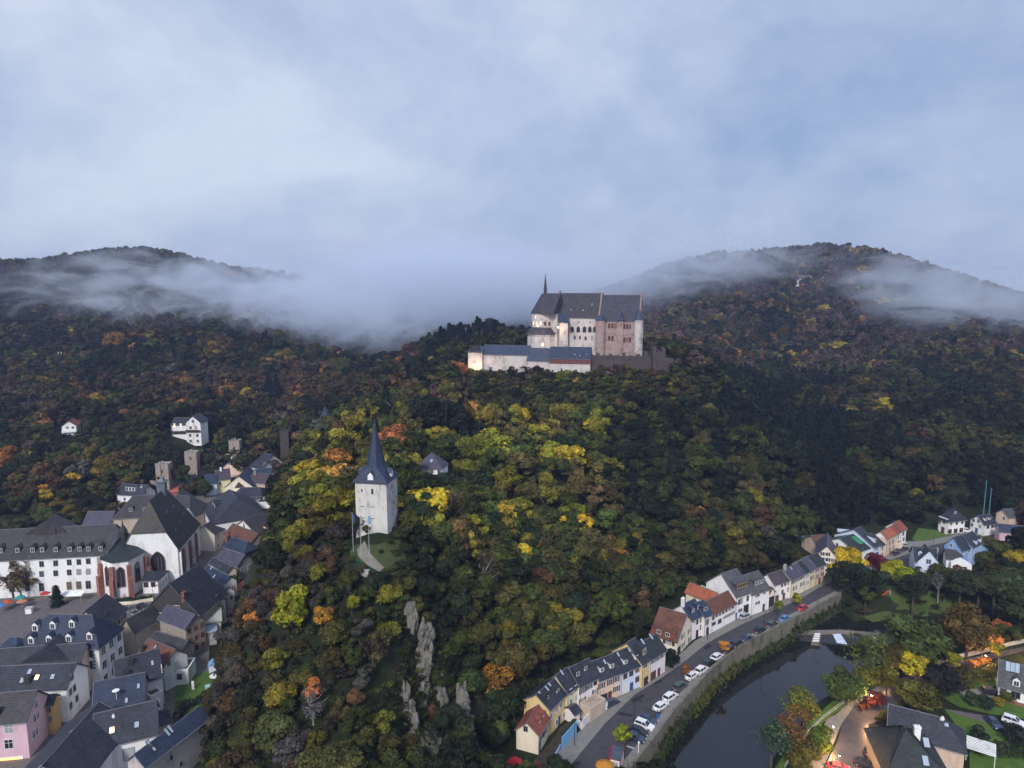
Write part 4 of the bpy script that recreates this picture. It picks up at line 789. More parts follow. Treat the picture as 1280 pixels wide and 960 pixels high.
h = TB('weathered grey hipped roof building beyond the church ridge', (206, 645), (237, 648), 8.5, TAN, OSLATE, rd=(205, 618), rise=7.5, hips=(0, 5))
h = TB('low building with plain purple slate roof behind the convent ridge', (104, 657), (136, 656.5), 6, TAN, PURP, rd=(108, 640), rise=4.2)
h = TB('white house with a white boxed dormer at the edge of the shrubby slope', (146, 617.5), (178, 619.5), 8, WH, SLATE, rd=(152, 605), rise=4, z0=2); h.dormer([(163, 614.5)], w=1.2, h=1.6, gab=False, wide=4.5).rooflight([(176, 611)]).win('F', [(156, 624), (172, 624)]).win('R', [(182, 616)])
# hotel block
h = TB('white corner hotel with a broad blue slate hipped roof and seven white dormers', (20, 808), (123, 809.5), 10.6, WH, NAVY, C_=(29, 783), rd=(70, 769), hips=(5, 4), name='hotel', cat='hotel')
h.dormer([(44, 790), (66, 787.5), (90, 785.5), (39, 806), (61.5, 805), (86, 803.5), (112, 801)], w=1.1, h=1.3, gab=True)
h.win('F', [(111, 817), (111, 831)], 2.1, 2.0, g=GL, bars=1); h.grid('R', 3, 3, 1.5, 1.9)
b_ = MB(); 
for i in range(8): b_.box(-.22, .22, -.12, -.02, i * .85, i * .85 + .5)
o = b_.build('sign_lettering', mat('sign_dark_blue', (.06, .08, .20)), h.root); q = h.side('F', 118.5, 836); o.location = (q.x, 0, q.z)
h = TB('beige town house with slate roof and tall shuttered windows on the street', (133.5, 783.5), (157.5, 761.5), 9.2, PEACH, SLATE, rd=(116, 757), rise=4.5); h.grid('F', 6, 3, .95, 1.7, fm=SFRAME).chimney([(133, 770)], m_=CHD, h=1)
h = TB('peach gabled house with long slate roof between hotel and white house', (-12, 842), (98, 834), 8.6, PEACH, SLATE, rd=(15, 811), rise=4.6); h.win('R', [(100.5, 832), (101.5, 848), (103, 860)], .9, 1.4, fm=RFRAME)
b_ = MB(); q, rot, an = h.slope(0, *h.onslope(57, 826)); b_.prism([(-5.5, -.3, -.2), (5.5, -.3, -.2), (0, -.3, 3.2)], (0, 7, 0)); o = b_.build('cross_gable', SLATE, h.roof); o.location = q
h = TB('white house with dark slate roof, small roof windows and white gable', (-14, 865), (82.6, 860.5), 8, WH, SLATE, C_=(3, 838), rd=(10, 833.5)); h.rooflight([(26.5, 855), (64.6, 850.5), (36, 844)]).rooflight([(45, 851.5)], lit=True)
h.win('R', [(90, 846), (88, 865), (93, 860), (88.5, 882), (96, 873)], .9, 1.4, fm=SFRAME)
b_ = MB(); b_.box(-.6, .6, -.6, .6, -1, 1.6); o = b_.build('chimney', CHD, h.roof); o.location = h.slope(0, *h.onslope(35.5, 853))[0]
h = TB('pink house with grey roof, white window frames and a lit shop front', (-20, 905.5), (32.5, 901), 8.2, PINK, OSLATE, rd=(5, 867), rise=5.4); h.win('F', [(11, 911), (11, 930)], 1.5, 1.9, bars=2); h.win('F', [(13, 953)], 3.6, 2.2, g=emit('lit_shop_glass', (1, .42, .12), 1.5), fm=WFRAME); h.win('R', [(45, 880), (43, 898), (47, 894), (42, 918), (46, 914)], 1.0, 1.6, bars=2)
h.win('F', [(26, 951)], .7, 2.0, g=LIT).chimney([(-2, 894)], m_=CHD)
h = TB('narrow ochre annex attached behind the pink house', (57.5, 881), (66, 880), 7, OCHRE, SLATE, C_=(60, 872), rise=1.2); h.win('F', [(61, 887), (61, 899)], .7, 1.4, fm=OCHRE)
h = TB('white house with wide slate roof, one lit roof window and two large framed windows', (117.5, 935.5), (194.5, 917), 6.8, WH, SLATE, rd=(96, 898.5), rise=4.8); h.win('F', [(134, 949.5), (161, 942.5)], 1.9, 2.3, fm=SFRAME, g=glass('pale_blind_glass', (.45, .48, .52), .3), bars=0); h.rooflight([(140, 918)], lit=True).rooflight([(171, 911)]).chimney([(142, 898)], w=.4, h=.4, m_=WH)
h = TB('dark slate-roofed house running down the street beside the lit roof window house', (84, 905), (10, 985), 6.8, WH, SLATE, d=13, rise=4.2); h.rooflight([(104, 930), (76, 944), (86, 918)])
h = TB('dark blue slate roofed house with satellite dish in the middle of the lower row', (117, 893), (179, 880), 7, TAN, NAVY, rd=(138, 850), rise=4.6); h.rooflight([(158, 880), (173, 862)], w=.5, h=1.0)
b_ = MB(); b_.cyl(0, 0, -.5, 2.4, .05, n=6); b_.cyl(0, 0, 2.4, 2.55, .75, .5, 12); o = b_.build('satellite_dish', WH, h.roof); o.location = h.slope(0, *h.onslope(146, 876))[0]
h = TB('slate-roofed house with two tall dark chimneys above the garden', (148, 861), (203, 845), 6.8, WH, SLATE, rd=(171, 819), rise=4.4); h.chimney([(163, 832), (158, 846)], w=1.1, h=1.6, m_=CHD).rooflight([(191, 833), (163, 850)], w=.5, h=1.1).win('R', [(204, 842)])
h = TB('house with a red-brown tiled roof and white end wall in the lower row', (173, 818), (205, 832.5), 6.4, WH, BTILE, rd=(189, 800), rise=3.4); h.rooflight([(193, 812)], w=.5, h=.8).chimney([(179, 815)], m_=CHD, w=1.1).win('R', [(211, 829)], .8, 1.2)
h = TB('long low tan building with dark slate roof along the street edge', (167.5, 790.5), (199, 773.5), 6.4, TAN, OSLATE, C_=(160, 782), rise=3)
h = TB('brown rubble stone house with grey slate roof and small chimney', (199, 773), (232, 785.5), 8, STONE, PURP, rd=(211, 757.5), rise=3); h.grid('R', 3, 3, .8, 1.2, fm=RFRAME)
h = TB('low dark roof tucked between the stone house and the brown tiled roof', (189, 800), (228, 812), 4.6, STONE, OSLATE, rd=(196, 790), rise=2); 
h = TB('tall house with a dark slate-clad gable turned to the church', (180.5, 764), (250, 769), 7.6, TAN, SLATE, kind='y', d=13, rise=8.2, gable=DKWALL); h.chimney([(216, 757)], sd=0, px=True, w=1.2, h=1.5).win('F', [(221, 759)], 1.4, .9)
h.win('R', [(252, 778)], .9, 1.4)
for i, (A2, B2, r2, rm2, wm2, lb, rl) in enumerate([
    ((232, 741), (262, 757), (226, 722), SLATE, PINKW, 'slate-roofed house directly behind the dark gable', []),
    ((241, 728), (276, 744.5), (238, 713), BSLATE, PINKW, 'blue slate roofed house with two bright roof windows, second behind the dark gable', [(249, 727), (245, 732)]),
    ((252, 717), (279, 731), (248, 701.5), NAVY, WH, 'navy slate roofed house with small roof windows, third behind the dark gable', [(263, 713), (266, 724)]),
    ((262, 704), (284, 715.5), (254, 691), SLATE, CREAM, 'dark roofed house with a pale cream verge, fourth behind the dark gable', []),
    ((272, 700), (297, 707), (265, 683), PURP, GSTONE, 'purple-grey roofed house with rubble end wall', [])]):
    h = TB(lb, A2, B2, 6.8, wm2, rm2, rd=r2, rise=3.2); h.grid('R', 2, 2, .8, 1.2)
    if rl: h.rooflight(rl, w=.6, h=1.2)
h = TB('small bright blue slate house with red chimneys', (277, 682), (306, 691), 6, WOOD, BSLATE, rd=(284, 670), rise=2.4, hips=(2, 2)); h.chimney([(286, 672), (284, 678)], w=1, h=2.2)
h = TB('red-brown roofed house below the white timbered gable', (281, 668), (312, 681), 6.4, STONE, BTILE, rd=(292, 655.5), rise=3.4)
h = TB('white half-timbered gable house with grey roof', (291.5, 660), (319.5, 667), 6.6, WH, OSLATE, kind='y', d=11, rise=4); h.win('F', [(305, 658)], .7, 1.1); b_ = MB(); b_.box(1, h.w - 1, -.08, 0, 7.4, 7.7); b_.box(h.w * .5 - .15, h.w * .5 + .15, -.08, 0, 6.6, 9.8); b_.build('timber_beam', WOOD, h.root)
h = TB('small cream cottage with brown gable roof beside the wooded hill', (319.5, 667.5), (341, 666), 5.2, CREAM, BTILE, kind='y', d=8, rise=3, name='cottage', cat='cottage'); h.win('F', [(332, 664)], 1.8, 1.0).win('F', [(327.5, 672)], 1.3, 1.2).door('F', .72, 1.2, 2.2, 'dark')
h = TB('large house with rambling dark slate roof and white street front', (253, 633), (267, 655), 9, WH, SLATE, d=19, rise=6.5, hips=(5, 6)); h.grid('F', 7, 3, .8, 1.6, fm=SFRAME).dormer([(.3, .3), (.45, .3)], px=False, w=1.0, h=1.2, gab=False, wm=DKWALL)
h = TB('cream gabled side wing below the rambling dark roof', (268, 668), (290, 655), 6.5, CREAM, OSLATE, d=8, rise=3); h.grid('F', 3, 2, .8, 1.4)
h = TB('white modern flat-roofed block with roof terrace', (320.5, 629.5), (337, 629), 6.5, WH, GSLATE, d=9, kind='f'); h.win('F', [(331, 637)], 2, 1)
h = TB('white flat terrace building in front of the mansard roof', (300, 624), (333, 622.5), 7, WH, GSLATE, d=7, kind='f')
h = TB('house with dark steep mansard roof and white windows', (290, 621), (327, 620.5), 8, DKWALL, SLATE, C_=(288, 612), rise=2.2, hips=(2, 2)); h.win('F', [(294, 623), (305, 624), (318, 623.5)], 1.4, 1.6)
h = TB('cream house whose wide gable has a brown timber band', (281.5, 609), (316, 608.5), 6, CREAM, BSLATE, kind='y', d=15, rise=5, z0=1); b_ = MB(); b_.prism([(4, -.1, 4.6), (h.w - 3, -.1, 4.6), (h.w * .5, -.1, 7.4)], (0, .1, 0)); b_.build('timber_band', WOOD, h.root)
h = TB('yellow house with dark brown roof and white chimney', (271, 600), (288, 598), 6.4, PYEL, BRNR, rd=(257, 589.5), rise=3.4, z0=1, gable=CREAM); h.win('F', [(275, 604)], 1.1, 1.4).chimney([(276, 589)], m_=WH, w=.9, h=1.6)
h = TB('light blue house with bright blue slate roof and brick side wall', (258, 605), (271, 603.5), 5.6, BLUEW, BSLATE, rd=(245, 595.5), rise=2.6, z0=1, gable=REDSTONE); h.win('F', [(266, 608)], .8, 1.2)
h = TB('low house with purple-blue slate roof left of the light blue house', (219, 605), (245, 602), 4.6, TAN, PURP, rd=(224, 595.5), rise=2.4, z0=1)
h = TB('shed with bright blue metal roof', (202, 608.5), (220, 609.5), 4, TAN, mat('blue_metal_roof', (.04, .14, .38), .5), C_=(200, 599.5), kind='s', rise=1.2, z0=1, name='shed', cat='shed')
h = TB('shed with salmon red roof', (206, 616), (222, 615), 3.4, REDSTONE, mat('salmon_roof', (.48, .15, .12), .8), C_=(208, 609), kind='s', rise=1, z0=0, name='shed', cat='shed')
h = TB('white and grey street corner house opposite the rambling dark roof', (236, 632), (244, 622.5), 6.5, WH, SLATE, d=9, rise=4); h.grid('F', 2, 2, .9, 1.3, fm=SFRAME)
h = TB('pale peach gabled house in the upper rows with slate roof', (279, 584), (303, 584.5), 9, PEACH, SLATE, kind='y', d=13, rise=4, z0=3); h.win('F', [(286, 579), (296, 579)], .6, 1.0, fm=RFRAME)
h = TB('tall dark slate hipped house with white gable atop the old town', (312, 583), (328, 586), 10, WH, SLATE, rd=(314, 564), rise=6, z0=4, hips=(3, 0)); h.win('R', [(331, 580), (336, 578)], .8, 1.3)
h = TB('cream house with red roof at the far edge of the old town', (334, 578), (349, 574), 8, CREAM, RTILE, rd=(337, 569), rise=2.6, z0=5)
h = TB('grey-blue roofed house with a red lean-to below the wooded hill', (320, 598), (340, 596), 8, TAN, BSLATE, rd=(323, 587), rise=3, z0=3)
h = TB('dark-roofed house with stone chimney among the upper rows', (311, 602), (331, 604), 7, TAN, BRNR, rd=(316, 591), rise=2.8, z0=2); h.chimney([(319, 594)], m_=GSTONE)
h = TB('cream block with flat roof behind the pale peach gabled house', (277.5, 572), (290, 572), 10, CREAM, SLATE, d=6, kind='f', z0=4)
h = TB('small red-roofed house between the pale peach gable and yellow house', (281, 588), (297, 591), 6, REDSTONE, RTILE, rd=(283, 582.5), rise=2, z0=3)
h = TB('small blue and white hut with blue roof beside the spur', (309, 694), (326, 691), 4, BLUEW, BSLATE, rd=(314, 687), rise=1.8, name='hut', cat='hut'); h.win('F', [(317, 697)], 1.4, 1.2)
h = TB('red and blue tented garden shelter by the hillside', (297, 739), (309, 733), 2.6, BLUE, mat('tent_red', (.5, .14, .10)), d=4, rise=1, name='shelter', cat='shelter')
h = TB('cream annex wall with corrugated pale roof behind the stone house', (254, 780), (276, 776), 4.6, CREAM, mat('corrugated_sheet', (.42, .42, .38), .6), C_=(258, 767), kind='s', rise=.8, name='shed', cat='shed')
h = TB('blue-grey lean-to roof below the corrugated shed', (255, 792), (270, 789), 3.6, GSTONE, mat('zinc_roof', (.28, .33, .42), .5), C_=(255, 780), kind='s', rise=.6, name='shed', cat='shed')
h = TB('flat-roofed glazed extension behind the brown tiled house', (203, 841), (235, 839), 3.4, WH, mat('felt_roof', (.13, .12, .085), .9), C_=(215, 826), kind='f', name='extension', cat='extension'); h.win('F', [(208, 846), (221, 846)], 2.4, 1.6)
h = TB('small white modern extension with flat roof next to the garden', (188, 873), (203, 866), 4, WH, mat('felt_roof', (.13, .12, .085)), C_=(181, 858), kind='f', name='extension', cat='extension')
h = TB('narrow white flat terrace block on the garden side', (189, 884), (201, 879), 3, WH, GSLATE, C_=(187, 872), kind='f', name='extension', cat='extension')
h = TB('little tan pavilion with pointed grey roof', (194, 907), (214, 901), 3.6, CREAM, PURP, C_=(191, 895), rise=1.7, hips=(2.2, 2.2), name='pavilion', cat='pavilion'); h.door('F', .5, 3.6, 1.8, 'white')
h = TB('long slate-roofed barn over a high pale rubble wall below the spur', (181, 958), (259.5, 897.5), 8, CSTONE, BSLATE, rd=(167, 945), rise=2.8, name='barn', cat='barn'); h.win('F', [(214, 947), (226, 955)], .5, .9, fm=SFRAME, bars=0).rooflight([(190, 936), (194, 940), (216, 917), (212, 921)], w=.5, h=1.6)
h = TB('blue slate roof corner on the far left below the square', (-30, 835), (18, 838), 8, WH, BSLATE, C_=(-30, 800), rise=4.5, hips=(4, 4))
# white houses on the left hillside
h = TB('white hillside house with lit balcony, dark roof and tall white gable', (214, 531), (234, 531), 20, WH, SLATE, d=9, rise=3, z0=10, name='villa'); h.win('F', [(218, 531.5), (226, 531.5)], 1.0, 1.5, g=LIT).win('F', [(220, 541), (228, 540)], 1.1, 1.3, fm=SFRAME)
b_ = MB(); b_.box(0, h.w, -1.3, 0, 5.6, 5.8); b_.box(0, h.w, -1.3, -1.2, 5.8, 6.7); b_.build('balcony', WOOD, h.root)
hh = h
b_ = MB(); x0 = h.w; b_.prism([(x0, -1.5, -1.5), (x0 + 8, -1.5, -1.5), (x0 + 8, -1.5, 11.5), (x0 + 4, -1.5, 15), (x0, -1.5, 11.5)], (0, 9, 0)); b_.build('gable_wing', WH, h.root)
b_ = MB()
for sg in (-1, 1): b_.prism([(x0 + 4, -1.9, 15.1), (x0 + 4 + sg * 4.6, -1.9, 11.1), (x0 + 4 + sg * 4.6, -1.9, 11.4), (x0 + 4, -1.9, 15.4)], (0, 9.8, 0))
b_.build('gable_roof', SLATE, h.root); b_ = MB(); b_.box(x0, x0 + 8, -2.6, -1.5, 6.6, 6.8); b_.box(x0, x0 + 8, -2.7, -2.6, 6.8, 7.7); b_.build('balcony', WOOD, h.root)
for x_, z_ in ((2.5, 8), (5.5, 8), (4, 11.6), (2, .4), (6, .4), (2, 3.6), (6, 3.6)): addwin(h.root, (x0 + x_, -1.5, z_), 0, 1.1, 1.4, fm=SFRAME)
h = TB('tiny white chalet with red roof and balcony alone in the left woods', (77, 533), (95, 532), 20, WH, RTILE, kind='y', d=9, rise=2.6, z0=13, name='chalet', cat='chalet'); h.win('F', [(84, 534.5), (91, 534.5)], 1.1, 1.2); b_ = MB(); b_.box(0, h.w, -1.2, 0, 3.6, 3.8); b_.box(0, h.w, -1.2, -1.1, 3.8, 4.7); b_.build('balcony', WH, h.root)
h = TB('white-walled house with grey hipped roof hidden among trees behind the white tower', (520, 583), (552, 585), 37, WH, PURP, C_=(528, 577), rise=4.2, z0=32, hips=(4.5, 4.5)); h.win('F', [(540, 589), (549, 589)], 1.1, 1.2).chimney([(522, 577)], m_=GSTONE).rooflight([(524, 581), (539, 579)])
# ruined town wall towers
for (px, py, D, hh2, w_, lb) in ((295, 571, 355, 9, 5.2, 'square ruined wall tower above the upper town houses'), (241, 583, 330, 7.5, 5.4, 'ivy-topped ruined wall tower below the white hillside house'), (357, 563, 345, 10, 4.2, 'tall narrow wall tower at the wood edge'), (206, 600, 312, 8, 5.5, 'broken stone wall tower at the left end of the town wall')):
    q = P(px, py, D); t = empty('wall_tower', (q.x, q.y, q.z), R(8), label=lb, cat='tower'); b_ = MB(); b_.box(-w_ / 2, w_ / 2, -w_ / 2, w_ / 2, -4, hh2)
    for i in range(4): b_.box(-w_ / 2 + i * w_ / 4 + .1, -w_ / 2 + i * w_ / 4 + w_ / 8 + .2, -w_ / 2, -w_ / 2 + .7, hh2, hh2 + .5 + .5 * ((i * 7) % 3))
    b_.build('wall', RUIN if 'tall' in lb else STONE, t); c_ = MB(); c_.box(-.4, .4, -w_ / 2 - .05, -w_ / 2 + .1, hh2 * .5, hh2 * .5 + 1.6); c_.build('window', DKWALL, t)
wl = [tuple(P(x_, y_, d_)[:2]) for x_, y_, d_ in ((190, 603, 318), (206, 600, 312), (241, 583, 330), (262, 580, 340), (295, 571, 355))]
strip('town_wall', wl, 0, .9, 0, 6.5, STONE, label='old stone town wall running along the slope behind the houses', cat='wall')
q = P(407, 523, 300); t = empty('turret', (q.x, q.y, q.z), 0, label='round turret with pointed blue slate cap peeping from the wood', cat='turret'); b_ = MB(); b_.cyl(0, 0, -8, 0, 2.4, n=12); b_.build('wall', GSTONE, t); b_ = MB(); b_.cyl(0, 0, 0, 5.2, 2.9, .05, 12); b_.build('roof', BSLATE, t)

# ---------------- white bell tower on the spur ----------------
TWL = mat('tower_limewash', (.58, .56, .52), .95, .14, .35, (.28, .26, .24), streak=.45, bump=.35, fine=1.4)
q = P(468.5, 667, 160); TZ0 = 38.0; t = empty('bell_tower', (q.x, q.y + 3.6, TZ0), R(-9), label='square pale stone tower with tall dark spire on the rocky spur', cat='tower'); TXY = (q.x, q.y + 3.6)
s_ = 3.8; th = 12.6; b_ = MB()
b_.box(-s_ - .08, s_ + .08, -s_ - .08, s_ + .08, -5, .3); b_.box(-s_, s_, -s_, s_, 0, th); b_.build('wall', TWL, t)
r_ = MB(); o_ = s_ + .45; zt = th + 13.4
ring_ = [(o_, o_), (-o_, o_), (-o_, -o_), (o_, -o_)]
mid = [(2.35 * math.cos(R(22.5 + 45 * i)), 2.35 * math.sin(R(22.5 + 45 * i)), th + 3.1) for i in range(8)]
for i in range(4):
    a_, b2 = ring_[i], ring_[(i + 1) % 4]; m0, m1, m2 = mid[(2 * i) % 8], mid[(2 * i + 1) % 8], mid[(2 * i + 2) % 8]
    r_.poly([(*a_, th - .1), (*b2, th - .1), m2, m1]); r_.poly([(*a_, th - .1), m1, m0])
for i in range(8): r_.poly([mid[i], mid[(i + 1) % 8], (0, 0, zt)])
r_.poly([(*p, th - .1) for p in ring_[::-1]]); rf = r_.build('spire', NAVY, t)
b_ = MB(); b_.box(-o_ - .05, o_ + .05, -o_ - .05, o_ + .05, th - .28, th - .05); b_.build('cornice', mat('cornice_slate', (.05, .06, .11)), t)
b_ = MB(); b_.cyl(0, 0, zt - .3, zt + .9, .16, .05, 6); b_.cyl(0, 0, zt + .1, zt + .5, .3, n=8); b_.build('finial', BSLATE, rf)
for k in range(4):
    an = k * math.pi / 2; o = MB()
    o.box(-.65, .65, 0, 2.2, 0, 1.35); o.prism([(-.65, 0, 1.35), (.65, 0, 1.35), (0, 0, 2.1)], (0, .1, 0)); dm = o.build('dormer', WH, t); x_ = 0
    dm.location = (math.sin(an) * (s_ + .12), -math.cos(an) * (s_ + .12), th + .1); dm.rotation_euler = (0, 0, an)
    c_ = MB()
    for sg in (-1, 1): c_.prism([(sg * .85, -.12, 1.25), (0, -.12, 2.2), (0, -.12, 2.32), (sg * .85, -.12, 1.37)], (0, 2.4, 0))
    c_.build('dormer_roof', BSLATE, dm)
def slit(x_, z_, w_=.4, hh3=1.0, sd='F'):
    c_ = MB(); c_.box(-w_ / 2, w_ / 2, -.06, .05, 0, hh3); o = c_.build('window', DKWALL, t); o.location = (x_, -s_, z_) if sd == 'F' else (s_, x_, z_); o.rotation_euler = (0, 0, 0 if sd == 'F' else math.pi / 2)
slit(.35, 9.6, .5, 1.3); slit(-2.2, 10.1, .3, .6); slit(-2.2, 6.5, 1.0, .12); slit(.3, 6.5, .9, .12); slit(-2.2, 3.7, 1.0, .12); slit(.3, 3.7, .9, .12); slit(0, 10, .3, .7, 'R'); slit(1, 6, .3, .7, 'R')

# ---------------- castle ----------------
def cz(px, py, D): return P(px, py, D)
def cblock(pxa, pxb, Da, Db, pyt, pyb):  # corner positions and heights of a wall seen between two columns
    a_ = P(pxa, pyt, Da); b2 = P(pxb, pyt, Db); return a_, b2
CAS = empty('castle', (35, 405, 52), 0, label='hilltop castle palace with steep dark roofs, stepped gables and a thin spirelet', cat='castle')
CB = Vector((35, 405, 52))
class Wing(House):
    """a wing of the castle: walls and roof are parts of the castle"""
    def __init__(s, A, B, zb, zt, d, rise, wall, roof, hips=(0, 0), nm='wing', **k):
        super().__init__(None, A, B, zt, wall, roof, z0=zb, d=d, rise=rise, hips=hips, wallz=-4, **k)
        s.root.parent = CAS; s.root.location = s.root.location - CB
        s.root.name = nm
        # keep thing > part > sub-part: hang everything straight under this part
a1, b1 = P(694, 395, 398), P(748.5, 395, 386)
hall = Wing((a1.x, a1.y, 0), (b1.x, b1.y, 0), 58, 78.6, 13, 13.2, CSTONE, CASTR)
a2, b2 = P(748.7, 395, 384), P(799, 395, 377)
pal = Wing((a2.x, a2.y, 0), (b2.x, b2.y, 0), 58, 77.2, 15, 13.6, PALAS, PALR)
def merge_wing(wg, names):
    root = wg.root; ps = [o for o in S.objects if o.parent is root]
    for o in ps:
        mw_ = Matrix.Translation(root.location) @ Matrix.Rotation(root.rotation_euler.z, 4, 'Z')
        lo = Matrix.Translation(o.location) @ o.rotation_euler.to_matrix().to_4x4()
        m4 = mw_ @ lo; o.parent = CAS; o.location = m4.translation; o.rotation_euler = m4.to_euler()
        if o.name.split('.')[0] in names: o.name = names[o.name.split('.')[0]]
    bpy.data.objects.remove(root)
for x_ in (715.4, 722.9, 730.6, 737.4, 743.7): hall.win('F', [(x_, 411.6)], 1.9, 3.4, fm=SFRAME, arch='pointed', g=glass('black_opening', (.01, .01, .01), .9), bars=0)
hall.win('F', [(718.5, 422), (725, 422), (732, 423), (740, 422.5)], 1.1, 2.0, fm=RFRAME).win('F', [(723.5, 402.5), (737.5, 403)], .5, .9, fm=RFRAME)
hall.dormer([(.35, .25), (.62, .25), (.8, .5)], px=False, w=.7, h=.6, gab=False, wm=CHD)
pal.win('F', [(761.5, 407), (765.5, 407), (769.5, 407), (780.5, 408), (784, 408), (787.5, 408), (761.5, 422.5), (765.5, 423), (769.5, 423), (780.5, 424.5), (784, 424.5), (787.5, 424.5)], 1.0, 2.6, fm=REDSTONE, arch='round', bars=1)
pal.dormer([(.28, .22), (.5, .26), (.75, .22), (.35, .6), (.62, .62)], px=False, w=.9, h=1.0, wm=PALR, g=GL, fm=SFRAME)
def step_gable(wg, end, ns=9, m_=STONE):
    W, h_, r_ = wg.W, wg.h, wg.rise; b_ = MB(); x_ = -.45 if end == 0 else wg.La - .35
    for i in range(ns):
        y0 = i * W / 2 / ns; z1 = h_ + r_ * (i + 1.35) / ns
        b_.box(x_, x_ + .8, y0 - .02, W - y0 + .02, h_ - .5 if i == 0 else h_ + r_ * (i + .2) / ns, z1)
    b_.box(x_ - .1, x_ + .9, W / 2 - .9, W / 2 + .9, h_ + r_, h_ + r_ * 1.14)
    return b_.build('stepped_gable', m_, wg.root)
step_gable(pal, 0, m_=PALAS); step_gable(pal, 1, m_=PALAS); step_gable(hall, 0, m_=STONE)
for x_, rr in ((0.05, 2.9), (1.0, 2.4)):
    b_ = MB(); b_.cyl(pal.w * x_, -.4, -4, pal.h + (0 if x_ < .5 else .6), rr, n=14); b_.build('corner_turret', PALAS if x_ < .5 else CSTONE, pal.root); b_ = MB(); b_.cyl(pal.w * x_, -.4, pal.h + (0 if x_ < .5 else .6), pal.h + (3.5 if x_ < .5 else 6.5), rr + .5, .06, 14); b_.build('turret_cap', CASTB, pal.root)
b_ = MB(); b_.box(pal.w * .5, pal.w * .62, -1.2, 0, -4, pal.h * .98); b_.build('projecting_bay', PALAS, pal.root)
b_ = MB(); b_.prism([(pal.w * .47, -1.8, pal.h), (pal.w * .65, -1.8, pal.h), (pal.w * .56, -1.8, pal.h + 4.4)], (0, 4, 0)); b_.build('bay_roof', CASTB, pal.root)
S.view_layers[0].update(); merge_wing(hall, {}); merge_wing(pal, {})
# round chapel at the left end, with its lower gallery ring
c1 = P(680.5, 400, 404); b_ = MB(); zc0 = 52
def cyl_part(name, m_, z0_, z1_, r0, r1=None, n=20, c=None, par=CAS):
    c = c or c1; b_ = MB(); b_.cyl(c.x - CB.x, c.y - CB.y, z0_ - 52, z1_ - 52, r0, r1, n); return b_.build(name, m_, par)
cyl_part('chapel_wall', CSTONE, 50, 80.4, 7.6); cyl_part('gallery_wall', CSTONE, 50, 68.5, 10.0); cyl_part('gallery_roof', CASTR, 68.5, 72.4, 10.6, 7.5)
ch_r = cyl_part('chapel_roof', CASTR, 80.3, 91.8, 8.3, 1.6, 10)
b_ = MB(); c2 = P(697, 400, 399); v0 = Vector((c1.x - CB.x, c1.y - CB.y, 0)); v1 = Vector((c2.x - CB.x, c2.y - CB.y, 0)); dr = (v1 - v0).normalized(); sd_ = Vector((-dr.y, dr.x, 0))
v1 = v1 + sd_ * 6 ; v0b = v0 + sd_ * 1
b_.prism([v0 - sd_ * 8.1 + Vector((0, 0, 28.3)), v0 + sd_ * 8.1 + Vector((0, 0, 28.3)), v0 + Vector((0, 0, 40))], dr * ((v1 - v0).length)); b_.build('chapel_ridge_roof', CASTR, CAS)
b_ = MB(); b_.prism([v0 - sd_ * 3.6 + Vector((0, 0, -2)), v0 + sd_ * 7.6 + Vector((0, 0, -2)), v0 + sd_ * 7.6 + Vector((0, 0, 28.4)), v0 - sd_ * 3.6 + Vector((0, 0, 28.4))], dr * ((v1 - v0).length)); b_.build('chapel_nave_wall', CSTONE, CAS)
vx = v0 + dr * .5; b_ = MB(); b_.cyl(vx.x, vx.y, 39, 42.5, .95, n=8); b_.cyl(vx.x, vx.y, 42.5, 43.2, 1.2, .9, n=8); b_.cyl(vx.x, vx.y, 43.2, 51.5, .85, .05, 8); b_.build('spirelet', CASTR, CAS)
for i in range(9):
    an = R(180 + 12 + i * 19.5); lit_ = i in (1, 2, 3)
    addwin(CAS, (v0.x + 7.6 * math.cos(an), v0.y + 7.6 * math.sin(an), 21.6), an + math.pi / 2, .9, 2.0, fm=RFRAME, arch='round', g=LIT if lit_ else GL, bars=0)
addwin(CAS, (v0.x + 7.6 * math.cos(R(225)), v0.y + 7.6 * math.sin(R(225)), 25.6), R(315), .7, 1.2, fm=RFRAME, g=LIT); addwin(CAS, (v0.x + 10 * math.cos(R(262)), v0.y + 10 * math.sin(R(262)), 9.6), R(352), 1.3, 1.8, fm=RFRAME, arch='round', g=LIT)
for i in range(14):
    an = R(180 + 10 + i * 11); b_ = MB(); b_.box(-.22, .22, -.12, .1, 0, .9); o = b_.build('gallery_window', DKWALL, CAS); o.location = (v0.x + 10 * math.cos(an), v0.y + 10 * math.sin(an), 15); o.rotation_euler = (0, 0, an + math.pi / 2)
qc = P(702, 412, 390); b_ = MB(); b_.box(qc.x - CB.x - 1.2, qc.x - CB.x + 3.6, qc.y - CB.y - .5, qc.y - CB.y + 8, -2, 23.5); b_.build('stair_tower', CSTONE, CAS)
b_ = MB(); x0, y0 = qc.x - CB.x, qc.y - CB.y; b_.prism([(x0 - 2, y0 - 1.2, 23.5), (x0 + 4.4, y0 - 1.2, 23.5), (x0 + 4.4, y0 + 8, 28.5), (x0 - 2, y0 + 8, 28.5)], (0, 0, .4)); b_.build('stair_roof', CASTB, CAS)
